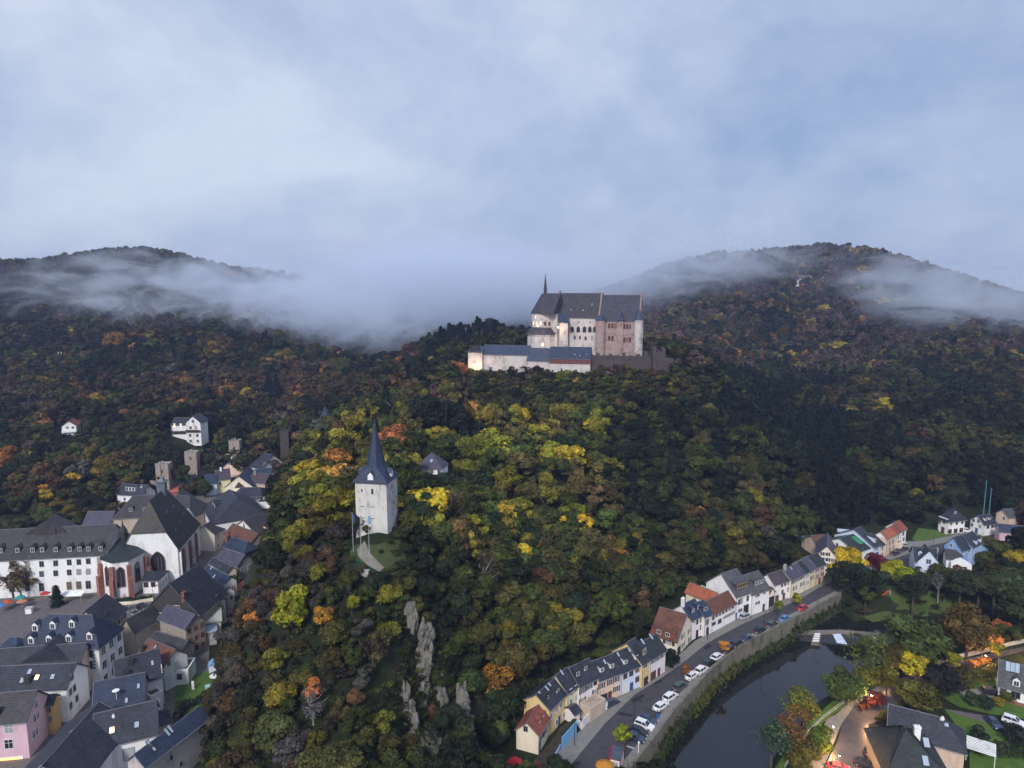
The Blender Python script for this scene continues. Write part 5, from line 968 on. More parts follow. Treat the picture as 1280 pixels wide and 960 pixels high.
# lower ward
def LW(label, A, B, zb, zt, d, rise, wall, roof, **k): return H_(label, (A.x, A.y, 0), (B.x, B.y, 0), zt, wall, roof, z0=zb, d=d, rise=rise, wallz=-6, **k)
def at(px, D): return P(px, 440, D)
h = LW('small castle gatehouse with blue roof, open belfry windows and warm wall lamp', at(585, 384), at(602.5, 382), 46, 59.3, 7, 2.6, CSTONE, CASTB, name='gatehouse', cat='gatehouse', kind='s'); h.win('F', [(589.5, 435.5), (594, 435.5), (598.5, 435.5)], 1.6, 2.4, fm=WOOD, g=glass('black_opening'))
h.door('F', .34, 1.2, 3, mat('door_painted_lamplight', (.5, .3, .12)), 'door')  # warm lamplight painted into the door colour
h = LW('long plastered lower castle range with blue slate roof', at(603.5, 384), at(661, 379), 45, 58.2, 10, 4.6, CSTONE, CASTB, name='castle_range', cat='castle range'); h.door('F', .17, 1.6, 6, DOORM['blue'], 'door')
for u_ in (.03, .42, .78): b_ = MB(); b_.prism([(h.w * u_, 0, -4), (h.w * u_, -2.2, -4), (h.w * u_, -.6, 7), (h.w * u_, 0, 7.5)], (2.2, 0, 0)); b_.build('buttress', GSTONE, h.root)
h = LW('short lower castle range with blue roof between the long range and the banded building', at(659, 378), at(688, 374), 46, 55.5, 9, 6.2, CSTONE, CASTB, name='castle_range', cat='castle range')
h = LW('castle building with bright blue roof over a dark wooden band', at(687, 373), at(738, 369), 46, 57, 12, 5.6, CSTONE, BSLATE, name='castle_range', cat='castle range'); b_ = MB(); b_.box(-.1, h.w + .1, -.12, 0, 8, 10.9); b_.build('timber_band', mat('red_timber_band', (.16, .06, .06)), h.root)
h.dormer([(.62, .3), (.74, .2), (.9, .35)], px=False, w=.6, h=.3, gab=False, wm=CHD)
pw_ = [tuple(at(x_, d_)[:2]) for x_, d_ in ((737, 374), (760, 372), (785, 370), (813, 372))]
strip('castle_curtain_wall', pw_, 0, 1.6, 44, 58.6, RUIN, label='dark ruined curtain wall below the castle palace', cat='wall')
for k in range(9):
    a_, c_ = (pw_[k // 3], pw_[k // 3 + 1]); f_ = (k % 3 + .15) / 3; g2 = (k % 3 + .15 + .5) / 3; z9 = 58.6 + [.4, 1.3, .2, .9, .3, 1.6, .2, .8, 2.2][k]
    mm = MB(); A9 = Vector(a_).lerp(Vector(c_), f_); B9 = Vector(a_).lerp(Vector(c_), g2); mm.prism([(A9.x, A9.y + .05, 57.5), (B9.x, B9.y + .05, 57.5), (B9.x, B9.y + 1.2, 57.5), (A9.x, A9.y + 1.2, 57.5)], (0, 0, z9 - 57.5)); mm.build('broken_merlon', RUIN, bpy.data.objects['castle_curtain_wall'])
q = at(823, 373); t2 = empty('ruined_tower', (q.x, q.y, 48), 0, label='dark ruined tower at the right end of the castle wall', cat='tower'); b_ = MB(); b_.box(-3.6, 3.2, -3, 3, -6, 12.5); b_.box(-3.6, -1.6, -3, 3, 12.5, 15.2); b_.box(1.4, 3.2, -3, 3, 12.5, 14.6); b_.box(-.8, .4, -3, 3, 12.5, 13.6); b_.box(3.2, 8, -2, 2, -6, 9); b_.build('wall', RUIN, t2)
b_ = MB(); b_.box(-.5, .5, -3.06, -2.9, 5, 6.8); b_.build('window', DKWALL, t2)
q = P(800, 390, 381)
# warm lamps on the castle walls
def wall_lamp(p, power, label, col=(1, .62, .30), name='wall_lamp', rad=.25):
    t = empty(name, p, 0, label=label, cat='lamp'); b_ = MB(); b_.box(-.18, .18, -.18, .18, -.2, .25); b_.build('lamp_glass', emit('lamp_glow', (1, .72, .42), 12), t); c_ = MB(); c_.box(-.25, .25, -.25, .25, .25, .33); c_.box(-.04, .04, -.04, .3, -.35, -.2); c_.build('lamp_hood', DKWALL, t)
    l_ = bpy.data.objects.new('lamp_light', bpy.data.lights.new('lamp_light', 'POINT')); l_.data.energy = power; l_.data.color = col; l_.data.shadow_soft_size = rad; link(l_, t); l_.location = (0, -.5, 0)
p_ = at(593, 381); wall_lamp((p_.x, p_.y - .8, 52.5), 1300, 'warm lamp on the castle gatehouse wall')
p_ = P(697.5, 405, 388); wall_lamp((p_.x, p_.y - 1.5, 73), 700, 'warm lamp at the castle stair tower')
p_ = P(672, 410, 392); wall_lamp((p_.x, p_.y - 1, 73.5), 260, 'warm lamp above the castle gallery roof')

q = P(1003, 350, 858); t = empty('hilltop_inn', (q.x, q.y, q.z - 2), 0, label='pale hilltop inn with a wide low roof in the mist on the right hill', cat='inn'); b_ = MB(); b_.box(-9, 9, -4, 4, -6, 4); b_.build('wall', WH, t); b_ = MB(); b_.prism([(-11, -5, 3.6), (-11, 5, 3.6), (-11, 0, 8)], (22, 0, 0)); b_.build('roof', GSLATE, t)
for px_, lb in ((1029, 'left white mast of the pair on the misty right hill'), (1033, 'right white mast of the pair on the misty right hill')): q = P(px_, 354, 850); t = empty('mast', (q.x, q.y, q.z), 0, label=lb, cat='mast'); b_ = MB(); b_.cyl(0, 0, -14, 8, .7, .5, 8); b_.build('pole', WH, t); b_ = MB(); b_.box(-1, 1, -.3, .3, 5, 5.6); b_.build('crossarm', GSTONE, t)
for px_, lb in ((73.5, 'left white pole of the pair in the clearing on the left hill'), (77, 'right white pole of the pair in the clearing on the left hill')): q = P(px_, 447, 520); t = empty('mast', (q.x, q.y, q.z), 0, label=lb, cat='mast'); b_ = MB(); b_.cyl(0, 0, -12, 4.5, .22, .16, 8); b_.build('pole', WH, t); b_ = MB(); b_.box(-.5, .5, -.15, .15, 3.8, 4.1); b_.build('crossarm', GSTONE, t)
# ---------------- cars ----------------
CARP = {}
def paint(nm, col):
    if nm not in CARP:
        m, n, l, b = nodes(nm + '_car_paint'); b.inputs['Base Color'].default_value = (*col, 1); b.inputs['Roughness'].default_value = .28; b.inputs['Coat Weight'].default_value = .5; CARP[nm] = m
    return CARP[nm]
PC = dict(white=(.78, .78, .80), black=(.02, .02, .025), navy=(.03, .045, .10), blue=(.08, .20, .42), red=(.45, .03, .04), silver=(.42, .43, .45), green=(.05, .07, .06), grey=(.10, .105, .115), teal=(.04, .20, .26))
TYRE = mat('tyre_rubber', (.02, .02, .02), .9, .1); RIM = mat('wheel_rim', (.35, .35, .36), .4, .05, metal=.7); HL = mat('headlamp_glass', (.7, .72, .75), .2, .02); TL = mat('tail_lamp_glass', (.35, .02, .02), .3, .02)
def car_body(suv):
    k = .18 if suv else 0; m = MB(); L2 = 2.15
    prof = [(-L2, .35), (-L2, .75), (-L2 + .15, .92 + k * .6), (-L2 + .35, 1.0 + k * .6), (1.05, .98 + k * .4), (L2 - .15, .78 + k * .4), (L2, .62), (L2, .35), (1.75, .28), (-1.75, .28)]
    m.prism([(x, -.88, z) for x, z in prof], (0, 1.76, 0)); me = m.mesh('car_body', None, bevel=.07, smooth=False); return me
def cabin(suv, roof):
    k = .2 if suv else 0; m = MB(); zb, zt = .94 + k * .4, 1.43 + k
    lo = [(-2.0 if suv else -1.75, zb), (1.05, zb)]; hi = [(-1.75 if suv else -1.15, zt), (.30, zt)]
    if not roof:
        b_ = [(lo[0][0], -.82, zb), (lo[1][0], -.82, zb), (lo[1][0], .82, zb), (lo[0][0], .82, zb)]; t_ = [(hi[0][0], -.64, zt), (hi[1][0], -.64, zt), (hi[1][0], .64, zt), (hi[0][0], .64, zt)]
        n0 = len(m.v); m.v += b_ + t_; m.f += [(n0 + i, n0 + (i + 1) % 4, n0 + 4 + (i + 1) % 4, n0 + 4 + i) for i in range(4)] + [(n0 + 4, n0 + 5, n0 + 6, n0 + 7)]
        return m.mesh('windows', glass('car_glass', (.02, .03, .04), .08))
    m.box(hi[0][0] - .04, hi[1][0] + .04, -.67, .67, zt - .03, zt + .05)
    for sx, (a_, b_) in enumerate(((lo[0], hi[0]), (lo[1], hi[1]), ((-.3, zb), (-.35, zt)))):
        for sy in (-1, 1): m.tube([(a_[0], sy * .83, a_[1]), (b_[0], sy * .655, b_[1])], .05, 4)
    return m.mesh('roof', None)
def wheel(r_): 
    m = MB(); n = 14
    m.prism([(r_ * math.cos(2 * math.pi * i / n), -.1, r_ * math.sin(2 * math.pi * i / n)) for i in range(n)], (0, .2, 0)); return m
CB_ = {s_: (car_body(s_), cabin(s_, False), cabin(s_, True)) for s_ in (False, True)}
WM = wheel(.33).mesh('wheel', TYRE); RM = wheel(.2).mesh('rim', RIM); m_ = MB(); m_.box(-.05, .05, -.2, .2, -.08, .08); HM = m_.mesh('headlight', HL); m_ = MB(); m_.box(-.05, .05, -.18, .18, -.1, .1); TM = m_.mesh('tail_light', TL)
m_ = MB(); m_.box(-.02, .02, -.26, .26, -.06, .06); NP = m_.mesh('number_plate', HL)
def car(px, py, dx, dy, colr, label, suv=False, z=0, flip=False, group=None, scale=1):
    """a car seen at this pixel, its length along the picture direction (dx, dy) on the ground"""
    c = G(px, py, z + .7); a_ = G(px + dx, py + dy, z + .7); an = math.atan2(a_.y - c.y, a_.x - c.x) + (math.pi if flip else 0)
    t = empty('parked_car', (c.x, c.y, z), an, label=label, cat='car', group=group); t.scale = (scale,) * 3
    bo, wi, ro = CB_[suv]; pm = paint(colr, PC[colr])
    for nm, me in (('car_body', bo), ('roof', ro)):
        me2 = _mesh.setdefault((nm, suv, colr), me.copy())
        if not me2.materials: me2.materials.append(pm)
        link(bpy.data.objects.new(nm, me2), t)
    link(bpy.data.objects.new('windows', wi), t)
    for x in (-1.35, 1.35):
        for y in (-.82, .82):
            o = bpy.data.objects.new('wheel', WM); o.location = (x, y, .33); link(o, t); q = bpy.data.objects.new('rim', RM); q.location = (0, .03 if y > 0 else -.03, 0); link(q, o)
    for y in (-.62, .62):
        o = bpy.data.objects.new('headlight', HM); o.location = (2.12, y, .68); link(o, t); o = bpy.data.objects.new('tail_light', TM); o.location = (-2.14, y, .78); link(o, t)
    o = bpy.data.objects.new('number_plate', NP); o.location = (-2.17, 0, .55); link(o, t); return t
GP = 'cars parked along the embankment wall'
for px, py, c_, s_, lb in ((826, 882, 'white', 0, 'white saloon car nearest the diagonal bays on the embankment'), (838, 870.5, 'white', 1, 'white car with dark roof glass, second of the pair above the diagonal bays'), (850, 857.5, 'green', 1, 'dark green off-road car between two pairs of white cars'),
        (864.5, 844, 'white', 0, 'white car beside the small rust-leaved street tree'), (877, 837, 'white', 1, 'white estate car just beyond the rust-leaved street tree'), (886, 828, 'black', 1, 'black car between two white cars on the embankment'), (896, 820.5, 'white', 0, 'white car beside the orange street tree'),
        (911, 811.5, 'black', 0, 'dark car just beyond the orange street tree'), (921, 804, 'black', 1, 'black car, second beyond the orange street tree'), (934, 797, 'navy', 0, 'navy car, third beyond the orange street tree'),
        (950, 787, 'black', 1, 'black van-like car beside the tall lamp post'), (965, 780, 'green', 1, 'olive dark car in front of the light blue one'), (980.5, 772.5, 'blue', 0, 'light blue car under the second green street tree'), (1003.5, 759, 'red', 0, 'red car at the far end of the embankment row')):
    car(px, py, 10, -7.2, c_, lb, bool(s_), group=GP)
GD = 'cars in the diagonal bays'
for px, py, c_, s_, lb in ((794.5, 921, 'navy', 0, 'navy estate car in the bay nearest the young tree'), (798.5, 913, 'black', 0, 'black car in the second diagonal bay'), (805.5, 906, 'white', 1, 'white car in the diagonal bays between two dark cars'), (809.5, 899, 'navy', 0, 'dark blue car in the farthest diagonal bay')):
    car(px, py, 12, 4.5, c_, lb, bool(s_), group=GD)
car(764, 877.5, 10, -5, 'navy', 'dark blue car parked in front of the peach house'); car(932, 770, 10, -5, 'silver', 'silver car parked in front of the tall white grey-roofed house', True)
GF = 'cars parked before the far red-roofed houses'
for px, py, c_, lb in ((1119, 691, 'black', 'black car, nearest of those before the orange-roofed house'), (1124, 688, 'grey', 'grey car, second before the orange-roofed house'), (1130.5, 685.5, 'black', 'black car, third before the orange-roofed house'), (1133, 681, 'silver', 'silver car beside the low peach garage')): car(px, py, 10, -4, c_, lb, group=GF)
car(1208, 663, 10, 2, 'white', 'white car parked between villa and small white house', True); car(164, 782, 3, -9, 'white', 'white car on the cobbled street by the hotel'); car(163.5, 761, 8, 4, 'grey', 'grey-blue car in the bay under the church hedge'); car(178, 758, 8, 5, 'black', 'black car in the bay nearest the church annex')
car(1097, 925, 10, -14, 'teal', 'teal hatchback facing the broad dark roofed house', True); car(1088, 936, 10, -14, 'black', 'black car next to the teal hatchback'); car(1082, 955, 12, 5, 'black', 'black saloon at the bottom of the small car park'); car(1048, 959, 12, 2, 'red', 'red and white car at the bottom of the lamp-lit road')
car(1242, 903, 8, 8, 'navy', 'dark blue estate car on the garden drive'); car(1267, 901, 12, 4, 'white', 'white hatchback beside the garden drive', True); car(1239, 864.5, 12, 1, 'black', 'black pick-up like car in front of the solar panel house', True)
car(248, 629, 2, -9, 'white', 'white van at the top of the old main street', True, scale=1.1)

# ---------------- street furniture ----------------
POLE = mat('black_painted_steel', (.03, .035, .04), .6, .1); STEEL = mat('galvanised_steel', (.45, .46, .47), .5, .1)
def lamp(px, py, hgt, label, power=0, z=0, arm=1.3, name='street_lamp', arm_rz=0):
    p = G(px, py, z); t = empty(name, p, arm_rz, label=label, cat='street lamp', group='street lamps')
    b_ = MB(); b_.cyl(0, 0, 0, .9, .11, .09, 8); b_.tube([(0, 0, .9), (0, 0, hgt - .3), (arm * .4, 0, hgt), (arm, 0, hgt + .05)], [.07, .05, .04, .04], 6); b_.build('post', POLE, t)
    b_ = MB(); b_.box(arm - .25, arm + .35, -.14, .14, hgt, hgt + .12); b_.build('lamp_head', POLE, t)
    b_ = MB(); b_.cyl(arm + .05, 0, hgt - .16, hgt, .16, .2, 8); b_.build('lamp_glass', emit('street_lamp_glow', (1, .60, .30), 60) if power else GL, t)
    if power:
        l_ = bpy.data.objects.new('lamp_light', bpy.data.lights.new('lamp_light', 'POINT')); l_.data.energy = power; l_.data.color = (1, .56, .24); l_.data.shadow_soft_size = .2; link(l_, t); l_.location = (arm + .05, 0, hgt - .35)
for px, py, hg, lb in ((718, 932, 6, 'black lamp post on the pavement beside the blue fence'), (792, 905, 5.5, 'black lamp post between diagonal bays and street'), (884, 800, 6, 'black lamp post by the blue slate dormered house'), (955, 790, 6.5, 'tall black lamp post on the embankment by the black van-like car'),
                   (950.5, 762, 6, 'lamp post in front of the second grey-roofed house'), (1022, 757, 6.5, 'lamp post at the far end of the embankment'), (1166, 686, 7, 'lamp post behind the twin gabled white house'), (192, 751, 5, 'lamp post on the terrace of the church annex')): lamp(px, py, hg, lb)
for px, py, hg, pw, lb, rz in ((1084, 889, 4.8, 1100, 'lit street lamp over the pool of light by the red shrub', R(-90)), (1033.5, 925, 4.0, 900, 'lit street lamp beside the orange hedge and young green tree', R(-60)), (1151, 855, 4.5, 1300, 'lit street lamp beside the golden tree at the road bend', R(-100)), (1226, 835, 4.2, 1100, 'lit street lamp above the amber hedge on the upper road', R(-90)), (1040, 962, 4, 1500, 'lit street lamp at the bottom edge of the lamp-lit road', R(-60)), (1102, 853, 3.8, 160, 'small white lamp on the river side of the bend', 0), (1283, 822, 4, 1500, 'lit street lamp at the right edge above the white house', R(-90))): lamp(px, py, hg, lb, pw, arm_rz=rz)
for px, pyt, pyb, D, lb in ((1237, 600, 644, 0, 'tall teal utility pole left of the pair by the small white house'), (1244, 610, 646, 0, 'shorter teal utility pole behind the small white house')):
    p = G(px, 652, 0); t = empty('utility_pole', (p.x, p.y + 4, 0), 0, label=lb, cat='pole'); hgt = zpy(p.x, p.y + 4, pyt); b_ = MB(); b_.cyl(0, 0, 0, hgt, .22, .14, 8); b_.build('post', mat('teal_pole', (.08, .24, .27)), t); b_ = MB(); b_.box(-1, 1, -.05, .05, hgt - .8, hgt - .65); b_.build('crossarm', POLE, t)
# flagpoles on the terrace of the tower
for px, pyt, pyb, fc, lb in ((451.5, 642, 690, (.30, .32, .34), 'flagpole with a dark wrapped flag at the left edge of the tower terrace'), (451.2 + 0, 0, 0, 0, ''), (461.5, 648, 690, (.15, .33, .65), 'flagpole with a light blue and white flag before the tower')):
    if not pyb: continue
    p = P(px, pyb, 152); hgt = 48 / 853 * 152 * 1.0; t = empty('flagpole', p, 0, label=lb, cat='flagpole'); b_ = MB(); b_.cyl(0, 0, -1, hgt, .07, .04, 6); b_.build('pole', STEEL, t)
    b_ = MB(); pts = [(.05, 0, hgt - .2), (.5, .08, hgt - .5), (.55, .0, hgt - 1.6), (.3, .12, hgt - 2.2), (.05, 0, hgt - 2.0)]; b_.prism(pts, (0, .04, 0)); b_.build('flag', mat('flag_' + str(px), fc, .9), t)
p = P(441.5, 684, 152); t = empty('flagpole', p, 0, label='leftmost flagpole with a blue flag by the green railing', cat='flagpole'); b_ = MB(); b_.cyl(0, 0, -1, 8, .07, .04, 6); b_.build('pole', STEEL, t); b_ = MB(); b_.prism([(.05, 0, 7.8), (.55, .1, 7.4), (.6, 0, 6), (.1, 0, 5.6)], (0, .04, 0)); b_.build('flag', mat('flag_navy', (.03, .07, .2)), t)
# tower terrace: path, railing, wall
def hsheet(name, pts, m, up=.12, kind='structure'):       # patch that follows the ground
    q = [P(x, y, d) for x, y, d in pts]; cx = sum(v.x for v in q) / len(q); cy = sum(v.y for v in q) / len(q); vs_ = []; fs = []; n = len(q); K = 6
    for k in range(K + 1):
        for v in q:
            x_ = cx + (v.x - cx) * k / K; y_ = cy + (v.y - cy) * k / K; vs_.append((x_, y_))
    zz = height(np.array([v[0] for v in vs_]), np.array([v[1] for v in vs_])) + up; b_ = MB(); b_.v = [(a_, c_, float(z_)) for (a_, c_), z_ in zip(vs_, zz)]
    for k in range(K):
        for i in range(n): j = (i + 1) % n; b_.f.append((k * n + i, k * n + j, (k + 1) * n + j, (k + 1) * n + i))
    return tag(b_.build(name, m), kind=kind)
hsheet('terrace_path', [(446, 682, 154), (456, 678, 156), (464, 690, 152), (480, 700, 150), (474, 712, 149), (458, 704, 150), (448, 694, 152)], mat('pale_gravel', (.19, .18, .155)), .3)
hsheet('terrace_grass', [(436, 672, 157), (500, 668, 159), (508, 690, 154), (500, 712, 150), (476, 716, 149), (450, 700, 151), (438, 688, 153)], mat('rough_grass', (.045, .060, .020), .95, .3, .7, (.05, .045, .025), fine=5), .18)
rail = [tuple(P(x_, y_, d_)) for x_, y_, d_ in ((437, 664, 158), (439, 686, 153), (446, 700, 150), (462, 708, 148.5), (478, 714, 148))]
t = empty('green_railing', rail[0], 0, label='green metal railing along the edge of the tower terrace', cat='railing'); b_ = MB()
o3 = Vector(rail[0])
pts_ = [Vector((*Vector(r_).xy, hz(r_[0], r_[1]) + .2)) - o3 for r_ in rail]
GRAIL = mat('green_rail_paint', (.03, .16, .09), .6)
for k in (.5, 1.1): b_.tube([q_ + Vector((0, 0, k)) for q_ in pts_], .045, 5)
b_.build('rails', GRAIL, t)
for i in range(len(pts_) - 1):
    for f_ in (0, .5): q_ = pts_[i].lerp(pts_[i + 1], f_); c_ = MB(); c_.cyl(q_.x, q_.y, q_.z - 1, q_.z + 1.15, .05, n=6); c_.build('post', GRAIL, t)
hsheet('bank_grass', [(945, 990, 130), (966, 955, 136), (985, 925, 142), (1012, 900, 150), (1040, 880, 158), (1070, 864, 164), (1095, 854, 169), (1104, 856, 169), (1060, 878, 160), (1025, 903, 152), (1002, 940, 141), (985, 985, 131)], LAWN, .25)
_dz = lambda y_: 95 / ((y_ - 480) / F * cp + sp_)
hsheet('park_grass', [(x_, y_, _dz(y_)) for x_, y_ in ((1075, 738), (1100, 733), (1150, 735), (1200, 738), (1210, 748), (1160, 757), (1110, 758), (1078, 752))], mat('park_lawn', (.055, .085, .02), .95, .35, .4, (.03, .04, .014), fine=5), .15)
wl = [tuple(P(x_, y_, d_)[:2]) for x_, y_, d_ in ((446, 710, 149), (462, 714, 148), (478, 722, 147.5), (492, 732, 147), (506, 744, 146))]
b_ = MB(); a1 = wl; a2 = offs(wl, .7)
for i in range(len(wl) - 1):
    z0_ = min(hz(*wl[i]), hz(*wl[i + 1])); z1_ = z0_ + 1.5; b_.prism([(*a1[i], z0_ - 3), (*a2[i], z0_ - 3), (*a2[i + 1], z0_ - 3), (*a1[i + 1], z0_ - 3)], (0, 0, 4.3))
tag(b_.build('terrace_wall', GSTONE), label='low rubble wall stepping down below the tower terrace', cat='wall')

# ---------------- yards of the near row ----------------
def fence(name, pts, z0, z1, m, label, cat, thick=.15):
    line = [tuple(G(x, y, 0)[:2]) for x, y in pts]; return strip(name, line, 0, thick, z0, z1, m, label=label, cat=cat)
fence('board_fence', [(702, 938), (720, 917)], 0, 3.0, mat('sky_blue_boards', (.20, .45, .78), .7, .08), 'bright sky blue board fence along the pavement', 'fence')
fence('garden_wall', [(686, 966), (700, 940)], 0, 1.8, mat('pale_grey_boards', (.38, .45, .60), .8, .15), 'pale blue-grey board fence at the near garden', 'fence')
fence('yard_wall', [(727, 912), (738, 899)], 0, 2.2, WH, 'white yard wall with pointed boards in front of the white house', 'wall')
fence('yard_wall', [(720, 902), (727, 912)], 0, 1.6, WH, 'short white return wall beside the blue fence', 'wall')
fence('hedge_fence', [(702, 924), (719, 902)], 0, 1.5, mat('dark_hedge', (.02, .04, .02)), 'dark clipped hedge strip behind the blue fence', 'hedge', .6)
sheet('garden_ground', [(688, 928), (700, 910), (718, 898), (722, 906), (702, 938), (686, 962), (672, 975), (660, 960)], .16, DSOIL)
h = H_('flat-topped tan terrace garage in front of the pinkish white house', (738, 889), (757, 876), 2.8, TAN, mat('terrace_slab', (.40, .33, .27)), C_=(729, 882), kind='f', name='garage', cat='garage')
h = H_('small pinkish shed beside the white yard wall', (718, 893), (725, 889), 2.6, PINKW, SLATE, d=3, rise=.8, name='shed', cat='shed')
t = empty('recycling_bin', G(755, 887, 0), R(35), label='white upright container at the end of the tan terrace garage', cat='bin'); b_ = MB(); b_.box(-.6, .6, -.5, .5, 0, 1.9); b_.build('body', WH, t); b_ = MB(); b_.box(-.65, .65, -.55, .55, 1.9, 2.0); b_.build('lid', STEEL, t)
# site cabin
REDF = mat('red_frame_paint', (.42, .02, .06), .5, .05); q = G(787, 958, 0); a_ = G(776, 972, 0); b2 = G(797, 972, 0)
k0, k1, k2 = G(762, 948, 2.7), G(775.5, 951, 2.7), G(770.5, 932.5, 2.7); kw, kl = (k1 - k0).length, (k2 - k0).length; t = empty('site_cabin', (k0.x, k0.y, 0), math.atan2(k1.y - k0.y, k1.x - k0.x), label='white sales cabin with red frame and dark striped roof by the wall', cat='cabin')
b_ = MB(); b_.box(0, kw, 0, kl, 0, 2.6); b_.build('body', WH, t); b_ = MB(); b_.box(-.1, kw + .1, -.1, kl + .1, 2.6, 2.68); b_.build('roof_edge', REDF, t); b_ = MB()
for i in range(9): b_.box(-.02, kw + .02, i * kl / 9, (i + .96) * kl / 9, 2.68, 2.76 + .05 * (i % 2))
b_.build('roof', mat('striped_roof_metal', (.07, .10, .13), .5), t)
for x_ in (0, kw - .12): b_ = MB(); b_.box(x_ - .05, x_ + .17, -.08, .04, 0, 2.6); b_.build('corner_post', REDF, t)
for x_ in (.3, .55): addwin(t, (kw * x_, 0, .8), 0, .8, 1.4, fm=WFRAME, g=glass('poster_pane', (.25, .38, .55), .3), bars=0)
b_ = MB(); b_.box(-.6, -.45, 0, kl + 1.5, 0, 1.7); b_.build('red_screen', REDF, t)
t = empty('parasol', G(756, 970, 0), 0, label='amber parasol at the bottom edge beside the sales cabin', cat='parasol'); b_ = MB(); b_.cyl(0, 0, 0, 2.6, .05, n=6); b_.build('pole', STEEL, t); b_ = MB(); b_.cyl(0, 0, 2.3, 3.2, 1.9, .1, 10); b_.build('canopy', mat('amber_cloth', (.50, .22, .03)), t)
t = empty('barrier_post', G(798, 944, 0), 0, label='white post beside the parking bays and embankment wall', cat='post'); b_ = MB(); b_.cyl(0, 0, 0, 3, .09, n=8); b_.build('pole', WH, t); b_ = MB(); b_.box(-.16, .16, -.05, .05, 2.6, 3.1); b_.build('plate', WH, t)
t = empty('litter_bin', G(822, 897, 0), R(30), label='blue litter bin between diagonal bays and white saloon', cat='bin'); b_ = MB(); b_.cyl(0, 0, 0, 1.2, .4, .45, 8); b_.build('body', mat('bin_blue', (.04, .10, .32)), t); b_ = MB(); b_.cyl(0, 0, 1.2, 1.35, .48, .3, 8); b_.build('lid', POLE, t)
t = empty('red_awning', G(645, 968, 0), R(20), label='bright red tent canopy in the bottom corner of the near garden', cat='canopy'); b_ = MB(); b_.prism([(-1.6, -1.4, 2), (1.6, -1.4, 2), (0, -1.4, 3)], (0, 2.8, 0)); b_.build('canopy', mat('tent_bright_red', (.55, .02, .03)), t)
for x_ in (-1.5, 1.5):
    for y_ in (-1.3, 1.3): b_ = MB(); b_.cyl(x_, y_, 0, 2.1, .05, n=6); b_.build('post', STEEL, t)
t = empty('swing_frame', G(667, 968, 0), R(30), label='red metal swing frame in the near garden', cat='swing'); b_ = MB()
for x_ in (-1.3, 1.3): b_.tube([(x_, -.9, 0), (x_, 0, 2.2)], .06, 6); b_.tube([(x_, .9, 0), (x_, 0, 2.2)], .06, 6)
b_.tube([(-1.3, 0, 2.2), (1.3, 0, 2.2)], .06, 6); b_.build('frame', REDF, t); b_ = MB(); b_.box(-.3, .3, -.12, .12, .6, .66); b_.box(-.3, -.28, 0, .02, .6, 2.2); b_.box(.28, .3, 0, .02, .6, 2.2); b_.build('seat', WOOD, t)
t = empty('sign_post', G(905.5 - 62, 828, 0), R(20), label='white sign board beside the dark clipped yew by the pavement', cat='sign'); b_ = MB(); b_.cyl(0, 0, 0, 1, .05, n=6); b_.build('post', STEEL, t); b_ = MB(); b_.box(-.35, .35, -.05, .05, .7, 2.0); b_.build('board', WH, t)

# ---------------- weir ----------------
z_ = -6; WEIR = mat('weir_concrete', (.20, .18, .16), .9, .25, .6); FOAM = mat('foaming_water', (.62, .70, .85), .5, .35, 1.6, (.10, .14, .24))
def zbox(name, px, z0_, z1_, m, par=None, **k):
    q = [G(x, y, z1_) for x, y in px]; b_ = MB(); b_.prism([(v.x, v.y, z0_) for v in q], (0, 0, z1_ - z0_)); return tag(b_.build(name, m, par), **k)
t = empty('weir', G(1040, 795, -6), 0, label='low concrete weir with a foaming spillway across the river', cat='weir'); o0 = Vector(t.location)
def wpart(name, px, z0_, z1_, m):
    q = [G(x, y, z1_) - o0 for x, y in px]; b_ = MB(); b_.prism([(v.x, v.y, z0_ - o0.z) for v in q], (0, 0, z1_ - z0_)); b_.build(name, m, t)
wpart('crest', [(994, 788), (1054, 787), (1110, 792), (1140, 797), (1140, 801), (1110, 797), (1054, 791), (996, 792)], -8, -5.3, WEIR)
wpart('apron', [(996, 792), (1054, 791), (1110, 797), (1140, 801), (1140, 808), (1085, 808), (1030, 803), (1000, 800)], -8, -5.75, mat('wet_concrete', (.05, .05, .06), .4, .3, .8))
wpart('fish_pass', [(1018, 790), (1027, 790), (1025, 803), (1014, 802)], -8, -4.9, WEIR)
for i in range(4): wpart('fish_pass_step', [(1018.5 - i * .9, 791.5 + i * 2.8), (1025.5 - i * .5, 791.5 + i * 2.8), (1025 - i * .5, 793 + i * 2.8), (1018 - i * .9, 793 + i * 2.8)], -6, -4.75, WH)
wpart('spillway_foam', [(1040, 791), (1050, 791), (1059, 805), (1046, 803)], -7, -5.6, FOAM); wpart('spillway_foam', [(1090, 795), (1094, 796), (1097, 803), (1092, 802)], -7, -5.6, FOAM); wpart('spillway_foam', [(1060, 794), (1075, 795), (1078, 798), (1062, 797)], -7, -5.62, mat('thin_water', (.10, .13, .22), .3, .3, 1.5))
# ---------------- right bank ----------------
# railing of the riverside footpath
rl = [tuple(G(x, y, 0)[:2]) for x, y in ((981, 962), (993, 940), (1009, 920), (1028, 901), (1052, 883), (1080, 866), (1105, 853))]
t = empty('riverside_railing', (*rl[0], 0), 0, label='pale metal railing curving along the riverside footpath', cat='railing'); o3 = Vector((*rl[0], 0)); b_ = MB()
for k in (.55, 1.1): b_.tube([Vector((*q_, k)) - o3 for q_ in rl], .06, 5)
b_.build('rails', STEEL, t)
for i in range(len(rl) - 1):
    for f_ in (0, .33, .66): q_ = Vector((*rl[i], 0)).lerp(Vector((*rl[i + 1], 0)), f_) - o3; c_ = MB(); c_.cyl(q_.x, q_.y, -.3, 1.1, .05, n=6); c_.build('post', STEEL, t)
